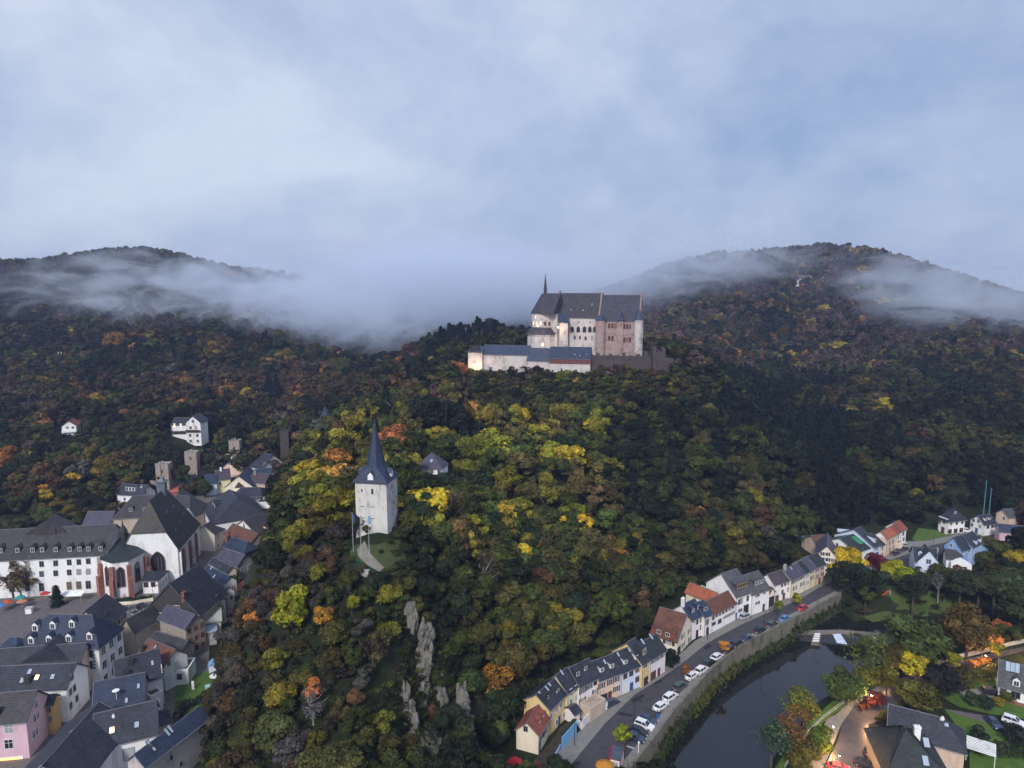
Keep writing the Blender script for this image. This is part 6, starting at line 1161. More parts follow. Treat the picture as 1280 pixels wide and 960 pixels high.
# bank wall and canopy at the upper road
rl2 = [tuple(G(x, y, 0)[:2]) for x, y in ((1150, 838), (1180, 826), (1225, 815), (1262, 806), (1290, 800))]; strip('parapet_wall', rl2, 0, .3, -1, .9, GSTONE, label='low parapet wall between the upper road and the river', cat='wall')
def hedge(pts, w_, h_, col, label, m_name='hedge', cat='hedge', n_=900, sz=.22, z=0, world=False):
    line = pts if world else [tuple(G(x, y, 0)[:2]) for x, y in pts]; r = np.random.default_rng(abs(hash(label)) % 999 if False else len(label)); seg = np.diff(np.array(line), axis=0); ln = np.hypot(*seg.T); cum = np.concatenate([[0], np.cumsum(ln)]); n = int(n_ * cum[-1] / 10)
    t_ = r.random(n) * cum[-1]; k = np.searchsorted(cum, t_, side='right') - 1; k = np.clip(k, 0, len(seg) - 1); f_ = (t_ - cum[k]) / ln[k]; p0 = np.array(line)[k] + seg[k] * f_[:, None]; nr = np.stack([-seg[k][:, 1], seg[k][:, 0]], 1) / ln[k][:, None]
    an = r.random(n) * np.pi; rr = .8 + .25 * r.random(n); bump_ = 1 + .18 * np.sin(t_ * 1.7 + len(label)) + .1 * np.sin(t_ * 4.1)
    off = np.cos(an) * w_ / 2 * rr * bump_; zz = np.sin(an) ** .5 * h_ * rr * bump_; c = np.stack([p0[:, 0] + nr[:, 0] * off, p0[:, 1] + nr[:, 1] * off, zz], 1); c[:, 2] += z
    nor = np.stack([nr[:, 0] * np.cos(an), nr[:, 1] * np.cos(an), np.sin(an) + .3], 1) + r.normal(size=(n, 3)) * .5; nor /= np.linalg.norm(nor, axis=1)[:, None]; e1 = np.cross(nor, r.normal(size=(n, 3))); e1 /= np.linalg.norm(e1, axis=1)[:, None]; e2 = np.cross(nor, e1); s_ = sz * (.6 + .8 * r.random((n, 1)))
    V = np.stack([c - e1 * s_, c - e2 * s_ * .7, c + e1 * s_, c + e2 * s_ * .7], 1).reshape(-1, 3); T = np.clip(np.array(col)[None] * (.65 + .7 * r.random((n, 1))), 0, 1)
    return tag(link(bpy.data.objects.new(m_name, np_mesh(m_name, V, np.arange(n * 4).reshape(-1, 4), M_LEAFS, T))), label=label, cat=cat)
hedge([(1212, 834), (1222, 831), (1236, 828)], 1.6, 1.5, (.34, .15, .03), 'amber leaved hedge under the lamp on the upper road')
hedge([(1187, 843), (1200, 840), (1212, 835)], 1.6, 1.3, (.04, .035, .02), 'dark hedge left of the amber one on the upper road')
hedge([(1198, 862), (1215, 853), (1235, 846), (1255, 841)], 3.4, 2.4, (.09, .095, .02), 'tall yellow-green hedge above the driveway lawn')
hedge([(1098, 905), (1104, 897), (1122, 886), (1140, 878)], 1.5, 1.2, (.045, .06, .018), 'clipped green hedge beside the lamp-lit road')
hedge([(1084, 944), (1100, 938), (1108, 952)], 1.0, .9, (.04, .055, .018), 'low hedge between the two car bays')
hedge([(1072, 887), (1078, 885), (1086, 883)], 2.0, 1.2, (.12, .045, .02), 'russet shrubs in the road island under the lamp')
hedge([(1020, 942), (1024, 936), (1030, 929)], 1.6, 1.5, (.18, .08, .025), 'orange-brown hedge beside the young tree and lamp')
hedge([(225, 893), (233, 886), (245, 880), (262, 873)], 1.6, 1.8, (.02, .035, .015), 'dark hedge crossing the garden lawn')
hedge([(222, 905), (224, 893), (228, 886)], 1.8, 2.2, (.025, .04, .018), 'dark clipped hedge by the tan pavilion')
hedge([(140, 754), (160, 752), (190, 749)], 1.2, 1.2, (.03, .045, .015), 'clipped hedge along the church terrace')
hedge([(1210, 936), (1235, 942), (1262, 945), (1290, 950)], 3, 2.5, (.025, .035, .018), 'dark garden hedge at the lower right')
fence('terrace_wall', [(140, 756.5), (165, 755), (192, 750.5)], 0, .9, CREAM, 'cream terrace wall in front of the church choir', 'wall', .3)
for (x_, y_, c_, lb) in ((26, 752, (.03, .30, .30), 'teal folded parasol on the market square'), (10, 758, (.55, .10, .03), 'small red-orange parasol on the market square'), (57, 747, (.50, .04, .03), 'red parasol before the convent door'), (28, 757, (.50, .22, .12), 'salmon parasol on the market square'), (2, 762, (.08, .20, .45), 'blue and white stall awning at the left edge of the square')):
    t = empty('parasol', G(x_, y_ + 3, 0), 0, label=lb, cat='parasol'); b_ = MB(); b_.cyl(0, 0, 0, 2.4, .05, n=6); b_.build('pole', STEEL, t); b_ = MB(); b_.cyl(0, 0, 2.1, 2.9, 1.5, .1, 8); b_.build('canopy', mat('parasol_' + lb[:6], c_), t)
t = empty('market_stall', G(90, 752, 0), R(5), label='long white awning stall in front of the convent', cat='stall'); b_ = MB(); b_.prism([(-3.5, -1.2, 2.2), (3.5, -1.2, 2.2), (3.5, 1.2, 2.8), (-3.5, 1.2, 2.8)], (0, 0, .12)); b_.build('awning', WH, t)
for x_ in (-3.3, 3.3): b_ = MB(); b_.cyl(x_, -1.1, 0, 2.2, .06, n=6); b_.build('post', STEEL, t)
t = empty('display_box', G(37, 766, 0), R(10), label='white box stand on the empty market square', cat='stand'); b_ = MB(); b_.box(-.8, .8, -.7, .7, 0, 1.6); b_.build('body', WH, t); b_ = MB(); b_.box(-.95, .95, -.85, .85, 1.6, 1.7); b_.build('lid', STEEL, t)
t = empty('statue', G(144.5, 752, 0), 0, label='dark statue on a plinth before the church choir', cat='statue'); b_ = MB(); b_.box(-.5, .5, -.5, .5, 0, 1.4); b_.build('plinth', GSTONE, t); b_ = MB(); b_.cyl(0, 0, 1.4, 2.6, .42, .3, 8); b_.cyl(0, 0, 2.6, 3.2, .42, .3, 8); b_.cyl(0, 0, 3.2, 3.6, .18, .2, 8); b_.build('figure', DKWALL, t)
# garden things beside the spur
t = empty('playhouse', G(267, 838, 0), R(20), label='blue and white wooden playhouse in the garden', cat='playhouse'); b_ = MB(); b_.box(-1, 1, -1, 1, 0, 1.9); b_.build('body', BLUEW, t); b_ = MB(); b_.prism([(-1.2, -1.2, 1.9), (1.2, -1.2, 1.9), (0, -1.2, 2.7)], (0, 2.4, 0)); b_.build('roof', mat('playhouse_blue', (.2, .35, .6)), t)
t = empty('garden_table', G(269, 848, 0), 0, label='round white table on the garden lawn', cat='table'); b_ = MB(); b_.cyl(0, 0, .7, .78, 1.3, n=16); b_.build('table_top', WH, t); b_ = MB(); b_.cyl(0, 0, 0, .7, .08, n=6); b_.build('leg', STEEL, t)
t = empty('pool_cover', G(271, 857, 0), R(25), label='long pale turquoise cover lying at the garden edge', cat='cover'); b_ = MB(); b_.prism([(-2.6, -.6, 0), (2.6, -.6, 0), (2.6, .6, 0), (-2.6, .6, 0)], (0, 0, .5)); b_.build('cover', mat('turquoise_plastic', (.35, .65, .62), .5), t)
t = empty('garden_post', G(241.5, 862, 0), 0, label='white upright screen on the garden lawn', cat='screen'); b_ = MB(); b_.box(-.3, .3, -.06, .06, 0, 2.2); b_.build('panel', WH, t)
t = empty('kayak_stand', G(1108, 744, 0), R(10), label='small red slide on the riverside lawn', cat='slide'); t.name = 'slide'; b_ = MB(); b_.prism([(-1.4, -.3, 0), (1.2, -.3, 1.4), (1.2, -.3, 1.6), (-1.4, -.3, .2)], (0, .6, 0)); b_.build('chute', mat('slide_red', (.5, .08, .06)), t); b_ = MB(); b_.box(1.1, 1.25, -.3, .3, 0, 1.5); b_.build('ladder', STEEL, t)
for i_ in range(0, 9, 2):
    hedge([offs(PW, 1.0)[i_], offs(PW, 1.3)[i_ + 1], offs(PW, 1.0)[min(i_ + 2, len(PW) - 1)]], 2.0, 2.4 + (i_ % 3) * .8, [(.05, .075, .02), (.04, .06, .02), (.09, .10, .02)][i_ // 2 % 3], ['nearest stretch of green growth at the foot of the embankment wall', '', 'second stretch of growth at the foot of the embankment wall', '', 'middle stretch of growth at the foot of the embankment wall', '', 'fourth stretch of growth at the foot of the embankment wall', '', 'farthest stretch of growth at the foot of the embankment wall'][i_], 'bank_shrubs', 'shrubs', n_=500, sz=.3, z=-6.2, world=True)
b_ = None

# ---------------- rock ----------------
ROCK = mat('pale_slate_rock', (.155, .145, .125), .95, .25, .9, (.022, .024, .015), bump=1.0, fine=2.5, streak=.35)
def crag(pts, amp, seed, label, n=1.0):
    """an outcrop of steep slaty shards; pts: left top, right top, right foot, left foot as (px, py, D)"""
    c = [P(*p_) for p_ in pts]; rr = random.Random(seed); m = MB(); down = ((c[3] - c[0]) + (c[2] - c[1])).normalized(); across = (c[1] - c[0] + c[2] - c[3]); wd = across.length / 2; across.normalize(); out = across.cross(down); out = -out if out.y > 0 else out; ht = ((c[3] - c[0]).length + (c[2] - c[1]).length) / 2
    for i in range(int(n * (30 + wd * ht * 1.1))):
        u_, v_ = rr.random(), rr.random() ** .9; u_ = .5 + (u_ - .5) * (.35 + .65 * math.sin(math.pi * min(1, v_ * .85 + .15)) ** .7)
        p0 = c[0] * (1 - u_) * (1 - v_) + c[1] * u_ * (1 - v_) + c[2] * u_ * v_ + c[3] * (1 - u_) * v_
        L_ = rr.uniform(1.2, 4.6) * (.6 + amp * .5); w0 = rr.uniform(.35, 1.15); dp = rr.uniform(.4, 1.0); dr = (down + across * rr.uniform(-.22, .10) - out * rr.uniform(0, .12)).normalized(); sd = across * 1.0
        top = p0 - dr * L_ * .5 + out * rr.uniform(-.7, .5) * amp; k = rr.randint(4, 6); ring0 = []; 
        for q in range(k):
            a_ = 2 * math.pi * (q + rr.uniform(-.25, .25)) / k; ring0.append((math.cos(a_) * w0, math.sin(a_) * dp))
        vs0 = [top + dr * rr.uniform(0, L_ * .35) + sd * x * .45 + out * y * .5 for x, y in ring0]; vs1 = [top + dr * L_ * .55 + sd * x * rr.uniform(.85, 1.1) + out * y for x, y in ring0]; vs2 = [top + dr * L_ + sd * x * .7 + out * (y * .6 - .8) for x, y in ring0]
        b = len(m.v); m.v += [tuple(q) for q in vs0 + vs1 + vs2]; m.f.append(tuple(range(b, b + k)))
        for s_ in (0, k):
            for q in range(k): e = (q + 1) % k; m.f.append((b + s_ + q, b + s_ + e, b + s_ + k + e, b + s_ + k + q))
    tag(m.build('rock_face', ROCK), label=label, cat='rock')
crag([(508, 754, 144.5), (519, 757, 145), (521, 780, 142.5), (513, 779, 142)], .7, 3, 'small pale crag just below the terrace path')
crag([(525, 782, 143), (541, 784, 144), (541, 838, 140.5), (521, 836, 139.5)], .8, 7, 'bright pale crag in the middle of the cliff')
crag([(522, 840, 140), (536, 842, 140.5), (534, 880, 137.5), (522, 880, 136.5)], .7, 29, 'narrow broken ledge under the bright pale crag')
crag([(502, 856, 134.5), (514, 858, 134), (531, 975, 126.5), (503, 975, 124.5)], .9, 11, 'tall mossy cliff face at the bottom of the spur')
crag([(570, 856, 142), (583, 858, 143), (602, 972, 135), (576, 972, 133.5)], .9, 17, 'grey cliff rib on the shaded right side of the spur')
crag([(543, 842, 142), (553, 843, 143), (558, 876, 140.5), (549, 876, 139)], .6, 23, 'dark broken crag between the pale crag and the grey rib')

# ---------------- trees that one can point to ----------------
tp = tree_px
tp(491, 551, 238, 15, (.42, .16, .06), kind='broad', label='large orange maple just right of the tower spire', k=0, wide=1.05)
tp(383, 598, 214, 12, (.42, .17, .04), kind='tall', label='orange tree at the left edge of the hill beside the town', wide=1.2); tp(395, 583, 220, 10, (.36, .15, .04), kind='broad', label='orange-brown tree above the orange one left of the tower')
tp(432, 548, 236, 14, (.28, .24, .03), kind='broad', label='golden yellow tree left of the tower spire', wide=1.1); tp(410, 565, 225, 11, (.40, .18, .04), label='orange-yellow tree half way between spire and town'); tp(472, 530, 256, 12, (.22, .24, .03), label='yellow-green tree behind the spire tip'); tp(445, 560, 228, 9, (.35, .28, .03), label='bright yellow tree just left of the spire'); tp(415, 628, 190, 11, (.10, .12, .02), label='olive tree left of the tower wall', wide=1.2); tp(398, 545, 250, 12, (.17, .17, .03), label='yellow-green tree at the hill shoulder above the town', wide=1.2)
tp(610, 545, 262, 20, (.23, .25, .02), label='great yellow-green tree below the castle approach', wide=1.15, k=1); tp(583, 560, 252, 15, (.20, .22, .02), label='yellow-green tree left of the great yellow-green one', wide=1.1); tp(648, 508, 318, 11, (.45, .34, .03), label='golden tree high on the slope under the castle range', wide=1.2); tp(655, 555, 262, 14, (.09, .14, .025), label='fresh green tree right of the great yellow-green one', wide=1.1); tp(635, 575, 238, 12, (.20, .18, .02), label='yellow-olive tree under the great yellow-green one')
tp(600, 580, 232, 7, (.50, .20, .08), kind='tall', label='pinkish orange tree in the middle of the slope', wide=1.2); tp(575, 586, 230, 6.5, (.50, .22, .10), kind='tall', label='pale orange tree right of the hidden slate roof', wide=1.3); tp(544, 588, 229, 7, (.34, .22, .04), label='small amber tree beside the hidden slate roof'); tp(770, 655, 215, 11, (.36, .16, .03), kind='sparse', label='orange tree in the dark part of the slope', wide=1.1); tp(762, 635, 222, 8, (.30, .15, .03), kind='sparse', label='rust tree above the orange one in the dark slope')
tp(762, 708, 192, 9, (.14, .18, .02), label='bright green tree low on the slope above the row', wide=1.1); tp(571, 458, 378, 12, (.38, .15, .04), label='orange tree at the left foot of the castle gatehouse', wide=1.2, k=2); tp(617, 470, 366, 7, (.16, .13, .03), label='olive bush under the long castle range'); tp(706, 450, 362, 8, (.13, .16, .03), label='green tree in front of the wooden banded castle building', wide=1.3); tp(722, 455, 358, 6, (.5, .3, .05), label='golden bush in front of the banded castle building'); tp(760, 470, 350, 9, (.07, .10, .025), label='green tree below the dark curtain wall')
tp(365, 772, 141, 11, (.26, .26, .02), kind='broad', label='bright yellow-green tree on the left flank of the rocky spur', wide=.9, k=3); tp(404, 778, 138, 6, (.40, .20, .03), kind='tall', label='amber tree right of the bright yellow-green one on the spur', wide=1.2); tp(392, 842, 126, 4, (.55, .20, .06), kind='bush', label='small vivid orange bush on the lower spur'); tp(442, 768, 140, 5, (.20, .20, .02), kind='tall', label='small yellow-green tree near the cliff top'); tp(343, 808, 136, 7, (.16, .15, .02), kind='tall', label='olive tree below the bright yellow-green one', wide=1.3)
tp(415, 945, 110, 9, (.085, .085, .025), kind='broad', label='big olive crown at the bottom centre of the spur', wide=1.4, k=4); tp(345, 935, 120, 8, (.08, .09, .03), label='olive tree at the bottom left of the spur', wide=1.3); tp(393, 880, 121, 7, (.12, .115, .11), kind='bare', label='grey leafless tree below the orange bush', wide=1.1); tp(480, 890, 122, 5, (.17, .17, .02), kind='bush', label='yellow-green bush above the tall cliff face'); tp(470, 803, 133, 7, (.085, .07, .03), kind='sparse', label='brown bush behind the cliff top', wide=1.3)
tp(620, 880, 150, 8, (.38, .19, .03), kind='sparse', label='orange-leaved tree right of the grey cliff rib', wide=1.2); tp(625, 905, 148, 9, (.03, .045, .018), label='dark tree under the orange one by the cliff rib'); tp(640, 905, 150, 10, (.028, .04, .016), label='dark tree behind the small red-roofed house')
tp(603, 690, 168, 15, (.07, .06, .04), kind='bare', label='tall leafless birch with pale stem in the slope', name='bare_tree'); tp(562, 640, 185, 15, (.07, .06, .04), kind='bare', label='tall pale-stemmed bare tree right of the tower', name='bare_tree')
tp(135, 583, 315, 15, (.17, .13, .02), label='golden-brown round tree above the shrubby slope', wide=1.25, k=0); tp(6, 570, 330, 15, (.34, .13, .03), label='orange tree at the left edge of the hillside', wide=1.1); tp(255, 564, 350, 9, (.34, .20, .03), label='amber tree below the white hillside house'); tp(270, 448, 520, 22, (.20, .13, .03), kind='tall', label='tall golden tree at the fog edge of the left hill'); tp(142, 417, 560, 20, (.24, .13, .03), label='golden tree high on the left hill under the fog', wide=1.2); tp(345, 530, 380, 14, (.20, .17, .02), label='yellow tree above the upper town houses', wide=1.3); tp(358, 455, 540, 20, (.22, .16, .03), label='yellow-topped tree beside the dark firs of the left valley')
for i, (x_, y_, hgt, lb) in enumerate(((551, 410, 26, 'tallest dark fir left of the castle'), (540, 416, 20, 'dark fir at the left end of the castle ridge'), (560, 418, 20, 'dark fir right of the tallest one on the castle ridge'), (586, 414, 22, 'broad dark fir close to the castle gatehouse'), (597, 420, 16, 'small dark fir touching the gatehouse roof'), (335, 470, 20, 'dark fir group left member in the left valley'), (345, 472, 19, 'dark fir in the left valley beside the yellow-topped tree'))): tp(x_, y_, 430 if x_ > 500 else 470, hgt, FIR, kind='fir', label=lb, wide=1.2)
for i, (x_, y_, lb) in enumerate(((482, 500, 'dark fir behind the yellow trees left of the saddle'), (555, 520, 'dark conifer mass right of the orange maple'), (535, 525, 'dark conifer directly behind the orange maple'), (575, 500, 'dark conifer below the castle gatehouse'))): tp(x_, y_, 285, 20, (.016, .026, .016), kind='broad' if i in (1, 2) else 'fir', label=lb, wide=1.1)
# planted along street and river
def st(px, py, hgt, col, label, kind='young', wide=1.0, **k): q = G(px, py, 0); return tree(q.x, q.y, hgt, col, kind=kind, label=label, z=0, wide=wide, **k)
st(778, 941, 6.5, (.20, .24, .02), 'bright green young tree in front of the sales cabin', wide=1.15); st(857, 850, 4.6, (.30, .11, .02), 'small rust-leaved street tree beside a white car', wide=1.15); st(904, 821, 5, (.50, .22, .03), 'small orange street tree on the embankment', wide=1.15); st(973, 771, 5.5, (.15, .17, .02), 'round green street tree before the pale grey-roofed houses', wide=1.15); st(996, 761, 5.5, (.26, .26, .02), 'yellow-green street tree near the red car', wide=1.15)
st(1060, 722, 12, (.50, .36, .02), 'big golden yellow tree in front of the cream gabled house', 'broad', 1.15, k=1); st(1050, 725, 9, (.46, .33, .02), 'smaller golden tree merging with the big golden one', 'broad', 1.1); st(1095, 718, 8, (.16, .025, .04), 'dark crimson tree beside the golden yellow tree', 'broad', 1.1); st(1115, 727, 8.5, (.34, .34, .02), 'yellow tree in front of the twin gabled house', 'broad', 1.2); st(1129, 735, 7.5, (.22, .27, .02), 'yellow-green tree left of the twin gabled house', 'broad', 1.2)
st(1068, 742, 11, (.022, .036, .016), 'large very dark tree on the bank below the golden tree', 'broad', 1.35, k=2); st(1045, 738, 8, (.026, .04, .018), 'dark tree at the end of the embankment wall', 'broad', 1.2); st(1095, 743, 8.5, (.03, .045, .02), 'dark bank tree right of the large dark one', 'broad', 1.2); st(1142, 749, 8.5, (.022, .032, .016), 'dark spreading tree on the bank below the yellow trees', 'broad', 1.3); st(1083, 752, 5, (.07, .09, .02), 'low green bush at the river edge', 'bush'); st(1173, 744, 7.5, (.12, .12, .11), 'bare pale-stemmed tree on the river bank', 'bare', 1)
for x_, y_, hg, c_, lb in ((1200, 750, 10, (.03, .04, .018), 'dark round tree right of the bare bank tree'), (1222, 750, 10, (.045, .055, .02), 'olive dark tree on the right bank curve'), (1245, 748, 9.5, (.05, .075, .03), 'blue-green tree on the right bank curve'), (1262, 748, 10, (.06, .085, .03), 'pale green tree at the right bank near the edge'), (1232, 708, 6, (.08, .085, .02), 'olive tree behind the blue lean-to'), (1250, 700, 8, (.07, .08, .02), 'mid green tree below the long pink building'), (1270, 695, 8, (.10, .10, .02), 'yellow-olive tree under the long pink building'), (1275, 716, 9, (.34, .26, .02), 'golden tree at the right edge below the pink building'), (1285, 735, 10, (.03, .045, .02), 'dark tree at the far right bank edge'), (1278, 790, 14, (.035, .05, .018), 'dark olive tree at the right edge near the river'), (1240, 690, 6, (.12, .11, .02), 'low yellow-olive bushy tree beside the blue lean-to')): st(x_, y_, hg, c_, lb, 'broad', 1.25)
st(1140, 835, 15, (.06, .085, .022), 'large grey-green tree on the near river bank', 'broad', 1.25, k=3); st(1204, 818, 14, (.11, .075, .02), 'large bronze-brown tree on the near river bank', 'broad', 1.2, k=0); st(1118, 838, 10, (.05, .07, .03), 'grey-green tree left of the large grey-green one', 'broad', 1.2); st(1122, 845, 10, (.085, .07, .02), 'brown-topped tree in front of the large grey-green one', 'broad', 1.0); st(1078, 852, 13, (.085, .105, .022), 'tall olive tree leaning over the river', 'sparse', 1.1); st(1055, 882, 10, (.06, .09, .022), 'fresh green tree at the river bend', 'broad', 1.1); st(1085, 864, 7, (.12, .13, .02), 'small yellow-green tree behind the lit lamp', 'broad', 1.1)
st(1108, 864, 7, (.12, .12, .02), 'small olive tree beside the railing at the bend', 'broad', 1.0); st(1140, 857, 9, (.42, .34, .02), 'bright golden tree beside the lit lamp at the road bend', 'tall', 1.3); st(1155, 843, 7, (.13, .10, .02), 'small brown tree right of the golden one', 'broad', 1); st(1190, 841, 6, (.20, .20, .02), 'young yellow-green tree on the upper road verge', 'young', 1.4); st(1244, 828, 6, (.24, .22, .02), 'young golden-green tree beyond the lit upper lamp', 'young', 1.4); st(1090, 884, 3.6, (.085, .020, .014), 'vivid red shrub under the lamp in the road island', 'bush', 1.1); st(1098, 880, 3, (.12, .02, .03), 'crimson shrub behind the vivid red one', 'bush', 1.0)
st(990, 945, 10, (.16, .085, .03), 'thin brown-leaved tree leaning over the water', 'sparse', 1.2, k=1); st(1004, 912, 9, (.20, .19, .02), 'yellow-green tree on the grassy bank by the railing', 'sparse', 1.1); st(994, 905, 9, (.11, .13, .03), 'green tree at the water edge beside the yellow-green one', 'sparse', 1.1); st(964, 950, 9, (.05, .085, .045), 'sparse blue-green tree overhanging the water at the bottom', 'sparse', 1.3); st(1022, 945, 7, (.11, .14, .02), 'round green tree beside the lower railing and lamp', 'broad', 1.1); st(1003, 962, 6, (.12, .10, .02), 'olive-brown bush at the bottom of the bank', 'bush', 1.2)
st(1150, 890, 8, (.10, .10, .02), 'big rounded green tree behind the broad dark roof', 'broad', 1.5, k=2); st(1178, 872, 8.5, (.022, .022, .018), 'very dark purple-brown tree left of the driveway', 'broad', 1.4); st(1215, 882, 3.5, (.05, .075, .03), 'small bush on the driveway lawn', 'bush'); st(1232, 888, 4, (.03, .05, .03), 'dark conifer bush by the drive', 'bush', .9); st(1247, 882, 2.2, (.22, .18, .02), 'golden shrub near the solar panel house', 'bush', 1.4); st(1258, 878, 3, (.12, .13, .02), 'yellow-green shrub under the house window', 'bush', 1.3); st(1222, 925, 3.5, (.025, .035, .02), 'dark round shrub on the lower lawn', 'bush'); st(1270, 930, 4, (.022, .03, .02), 'dark bush cluster at the right edge of the lawn', 'bush', 1.5)
# old town trees
st(22, 746, 12, (.10, .07, .03), 'brown-leaved tree in front of the convent', 'sparse', 1.15, k=0); st(30, 748, 10, (.11, .075, .03), 'thin brown tree merging with the one at the convent', 'sparse', 1.1)
st(256, 622, 9, (.045, .06, .02), 'green tree at the top of the old main street', 'broad', 1.1); st(248, 616, 8, (.06, .06, .02), 'olive tree beside the brick side wall', 'broad', 1.0); st(318, 595, 7, (.09, .08, .02), 'olive tree between the upper town houses', 'broad', 1.2); st(290, 738, 6, (.12, .15, .02), 'bright green bush between the slate house ends', 'bush', 1.1); st(845 - 5, 834, 5, (.014, .028, .014), 'dark clipped yew between the white end house and the rust-roofed house', 'bush', .9)
st(72, 757, 6.5, (.010, .03, .02), 'tall dark green conifer on the market square', 'fir', 1.5)
for i, (x_, y_, d_, hg, c_) in enumerate(((500, 676, 159, 3, 0), (506, 686, 156, 2.6, 1), (496, 692, 154, 1.8, 2), (488, 684, 156, 1.4, 0), (504, 700, 152, 2.6, 1), (492, 708, 150.5, 1.8, 2), (482, 716, 149, 1.8, 0), (498, 718, 149, 2.4, 1), (512, 712, 151, 3, 0), (508, 730, 148, 2.6, 1), (440, 694, 151.5, 1.6, 2), (436, 676, 156, 2.4, 0), (476, 690, 153, 1.0, 1), (468, 722, 147.5, 2.0, 0), (452, 716, 148.5, 2.2, 2))):
    q = P(x_, y_, d_); tree(q.x, q.y, hg, [(.045, .055, .016), (.03, .04, .014), (.07, .065, .025)][c_], kind='bush', wide=1.3, label=['green', 'dark green', 'dry olive'][c_] + ' bush on the grassy terrace at the foot of the white tower', group='bushes on the tower terrace')
r2 = np.random.default_rng(3)
for i in range(34):        # rough shrubs on the slope above the convent
    x_, y_ = r2.uniform(-10, 140), r2.uniform(612, 655)
    if 100 < x_ and y_ > 628: continue
    c_ = [(.06, .085, .022), (.045, .065, .018), (.10, .095, .03), (.075, .08, .03), (.16, .12, .02)][i % 5]; q = G(x_, y_, 4); hn = ['mid green', 'dark green', 'straw-olive', 'olive', 'amber'][i % 5]
    tree(q.x, q.y, r2.uniform(3.5, 6.5), c_, kind='bush', label=f'{hn} rounded shrub on the rough slope above the convent', group='shrubs on the slope above the convent', wide=1.3)
NOTREE_EXTRA = [CASTLE, [tuple(P(x_, y_, d_)[:2]) for x_, y_, d_ in ((438, 660, 160), (500, 662, 163), (512, 700, 152), (480, 722, 146), (444, 705, 148), (434, 680, 152))],
    [tuple(P(x_, y_, 246)[:2]) for x_, y_ in ((530, 560), (570, 560), (566, 575), (530, 575))], pxpoly([(1098, 736), (1125, 733), (1132, 752), (1105, 756)]),
    [tuple(P(x_, y_, d_)[:2]) for x_, y_, d_ in ((510, 752, 143), (522, 752, 144), (541, 790, 143), (541, 840, 139), (526, 960, 128), (505, 960, 125), (505, 850, 134))],
    [tuple(P(x_, y_, d_)[:2]) for x_, y_, d_ in ((572, 854, 146), (582, 856, 147), (596, 960, 137), (576, 960, 134))],
    [tuple(P(x_, 550, d_)[:2]) for x_, d_ in ((206, 348), (258, 348), (258, 385), (206, 385))], [tuple(P(x_, 540, d_)[:2]) for x_, d_ in ((72, 370), (100, 370), (100, 398), (72, 398))]]
# ---------------- the wood ----------------
NO_TREE = [STREET, TOWN, EAST] + NOTREE_EXTRA
def clearance(X, Y):
    d = sdist(RIVER, X, Y) - 1.0
    for p_ in NO_TREE: d = np.minimum(d, sdist(p_, X, Y))
    return d
def scatter(step, y0, y1, seed, xw=.86):
    r = np.random.default_rng(seed); gx = np.arange(-y1 * xw, y1 * xw, step); gy = np.arange(y0, y1, step)
    X, Y = np.meshgrid(gx, gy); X = (X + (np.arange(len(gy)) % 2)[:, None] * step / 2 + (r.random(X.shape) - .5) * step * .75).ravel(); Y = (Y + (r.random(Y.shape) - .5) * step * .75 if False else Y.ravel() + (r.random(X.size) - .5) * step * .75).ravel()
    return X[np.abs(X) < Y * xw + 15], Y[np.abs(X) < Y * xw + 15]
parts = [scatter(3.9, 92, 215, 1), scatter(6.6, 215, 330, 2), scatter(7.6, 330, 520, 3), scatter(9.4, 520, 1080, 4)]
TX = np.concatenate([p_[0] for p_ in parts]); TY = np.concatenate([p_[1] for p_ in parts])
TZ = height(TX, TY); cl = clearance(TX, TY)
ok = cl > .6
for (x, y, rr) in TREES: ok &= np.hypot(TX - x, TY - y) > rr + 1.4
TX, TY, TZ, cl = TX[ok], TY[ok], TZ[ok], cl[ok]
pxs, pys, DD = proj(TX, TY, TZ + 5)
ok = (pxs > -90) & (pxs < 1370) & (pys < 1060)
TX, TY, TZ, cl, pxs, pys, DD = [q[ok] for q in (TX, TY, TZ, cl, pxs, pys, DD)]
n_ = len(TX)
# does the eye reach the top of the tree over the ground and the crowns before it?
vis = np.ones(n_, bool); top = TZ + 9
for t_ in np.linspace(.25, .985, 60):
    gx, gy = TX * t_, TY * t_; zl = CZ + (top - CZ) * t_
    vis &= zl > height(gx, gy) + np.where(clearance(gx, gy) > 0, 4.0, 0) * (t_ < .96)
TX, TY, TZ, cl, pxs, pys, DD = [q[vis] for q in (TX, TY, TZ, cl, pxs, pys, DD)]
n_ = len(TX); r = np.random.default_rng(5)
# species and tone by place
u = r.random(n_); big = vnoise(TX, TY, 45, 11) + .5 * vnoise(TX, TY, 16, 12)
col = np.empty((n_, 3)); kind = np.zeros(n_, int)   # 0 broad 1 tall 2 bush 3 fir 4 sparse
H = r.uniform(8.5, 14.5, n_) * np.where(DD > 330, 1.12, 1)
PLUM = (.10, .055, .055); PAL = [GREEN, DARK, OLIVE, YG, YEL, ORG, BRN, GRY, FIR, PLUM]
ORD = [8, 1, 0, 3, 4, 2, 6, 5, 9, 7]; drift = vnoise(TX, TY, 24, 31) + .5 * vnoise(TX, TY, 60, 32)
def zone(m, wts):
    wt = np.array(wts, float)[ORD]; cdf = np.cumsum(wt) / wt.sum(); v_ = .6 * drift[m] + .4 * (r.random(m.sum()) - .5); rk = (np.argsort(np.argsort(v_)) + .5) / max(1, m.sum())
    rk = np.where(r.random(m.sum()) < .13, r.random(m.sum()), rk); k = np.array(ORD)[np.searchsorted(cdf, rk).clip(0, 9)]; col[m] = np.array(PAL)[k]; kind[m] = 0
    ki = np.where(m)[0]; kind[ki[k == 8]] = 3
zone(np.ones(n_, bool), [34, 28, 18, 3, .6, .5, 9, 4, 2, 1])
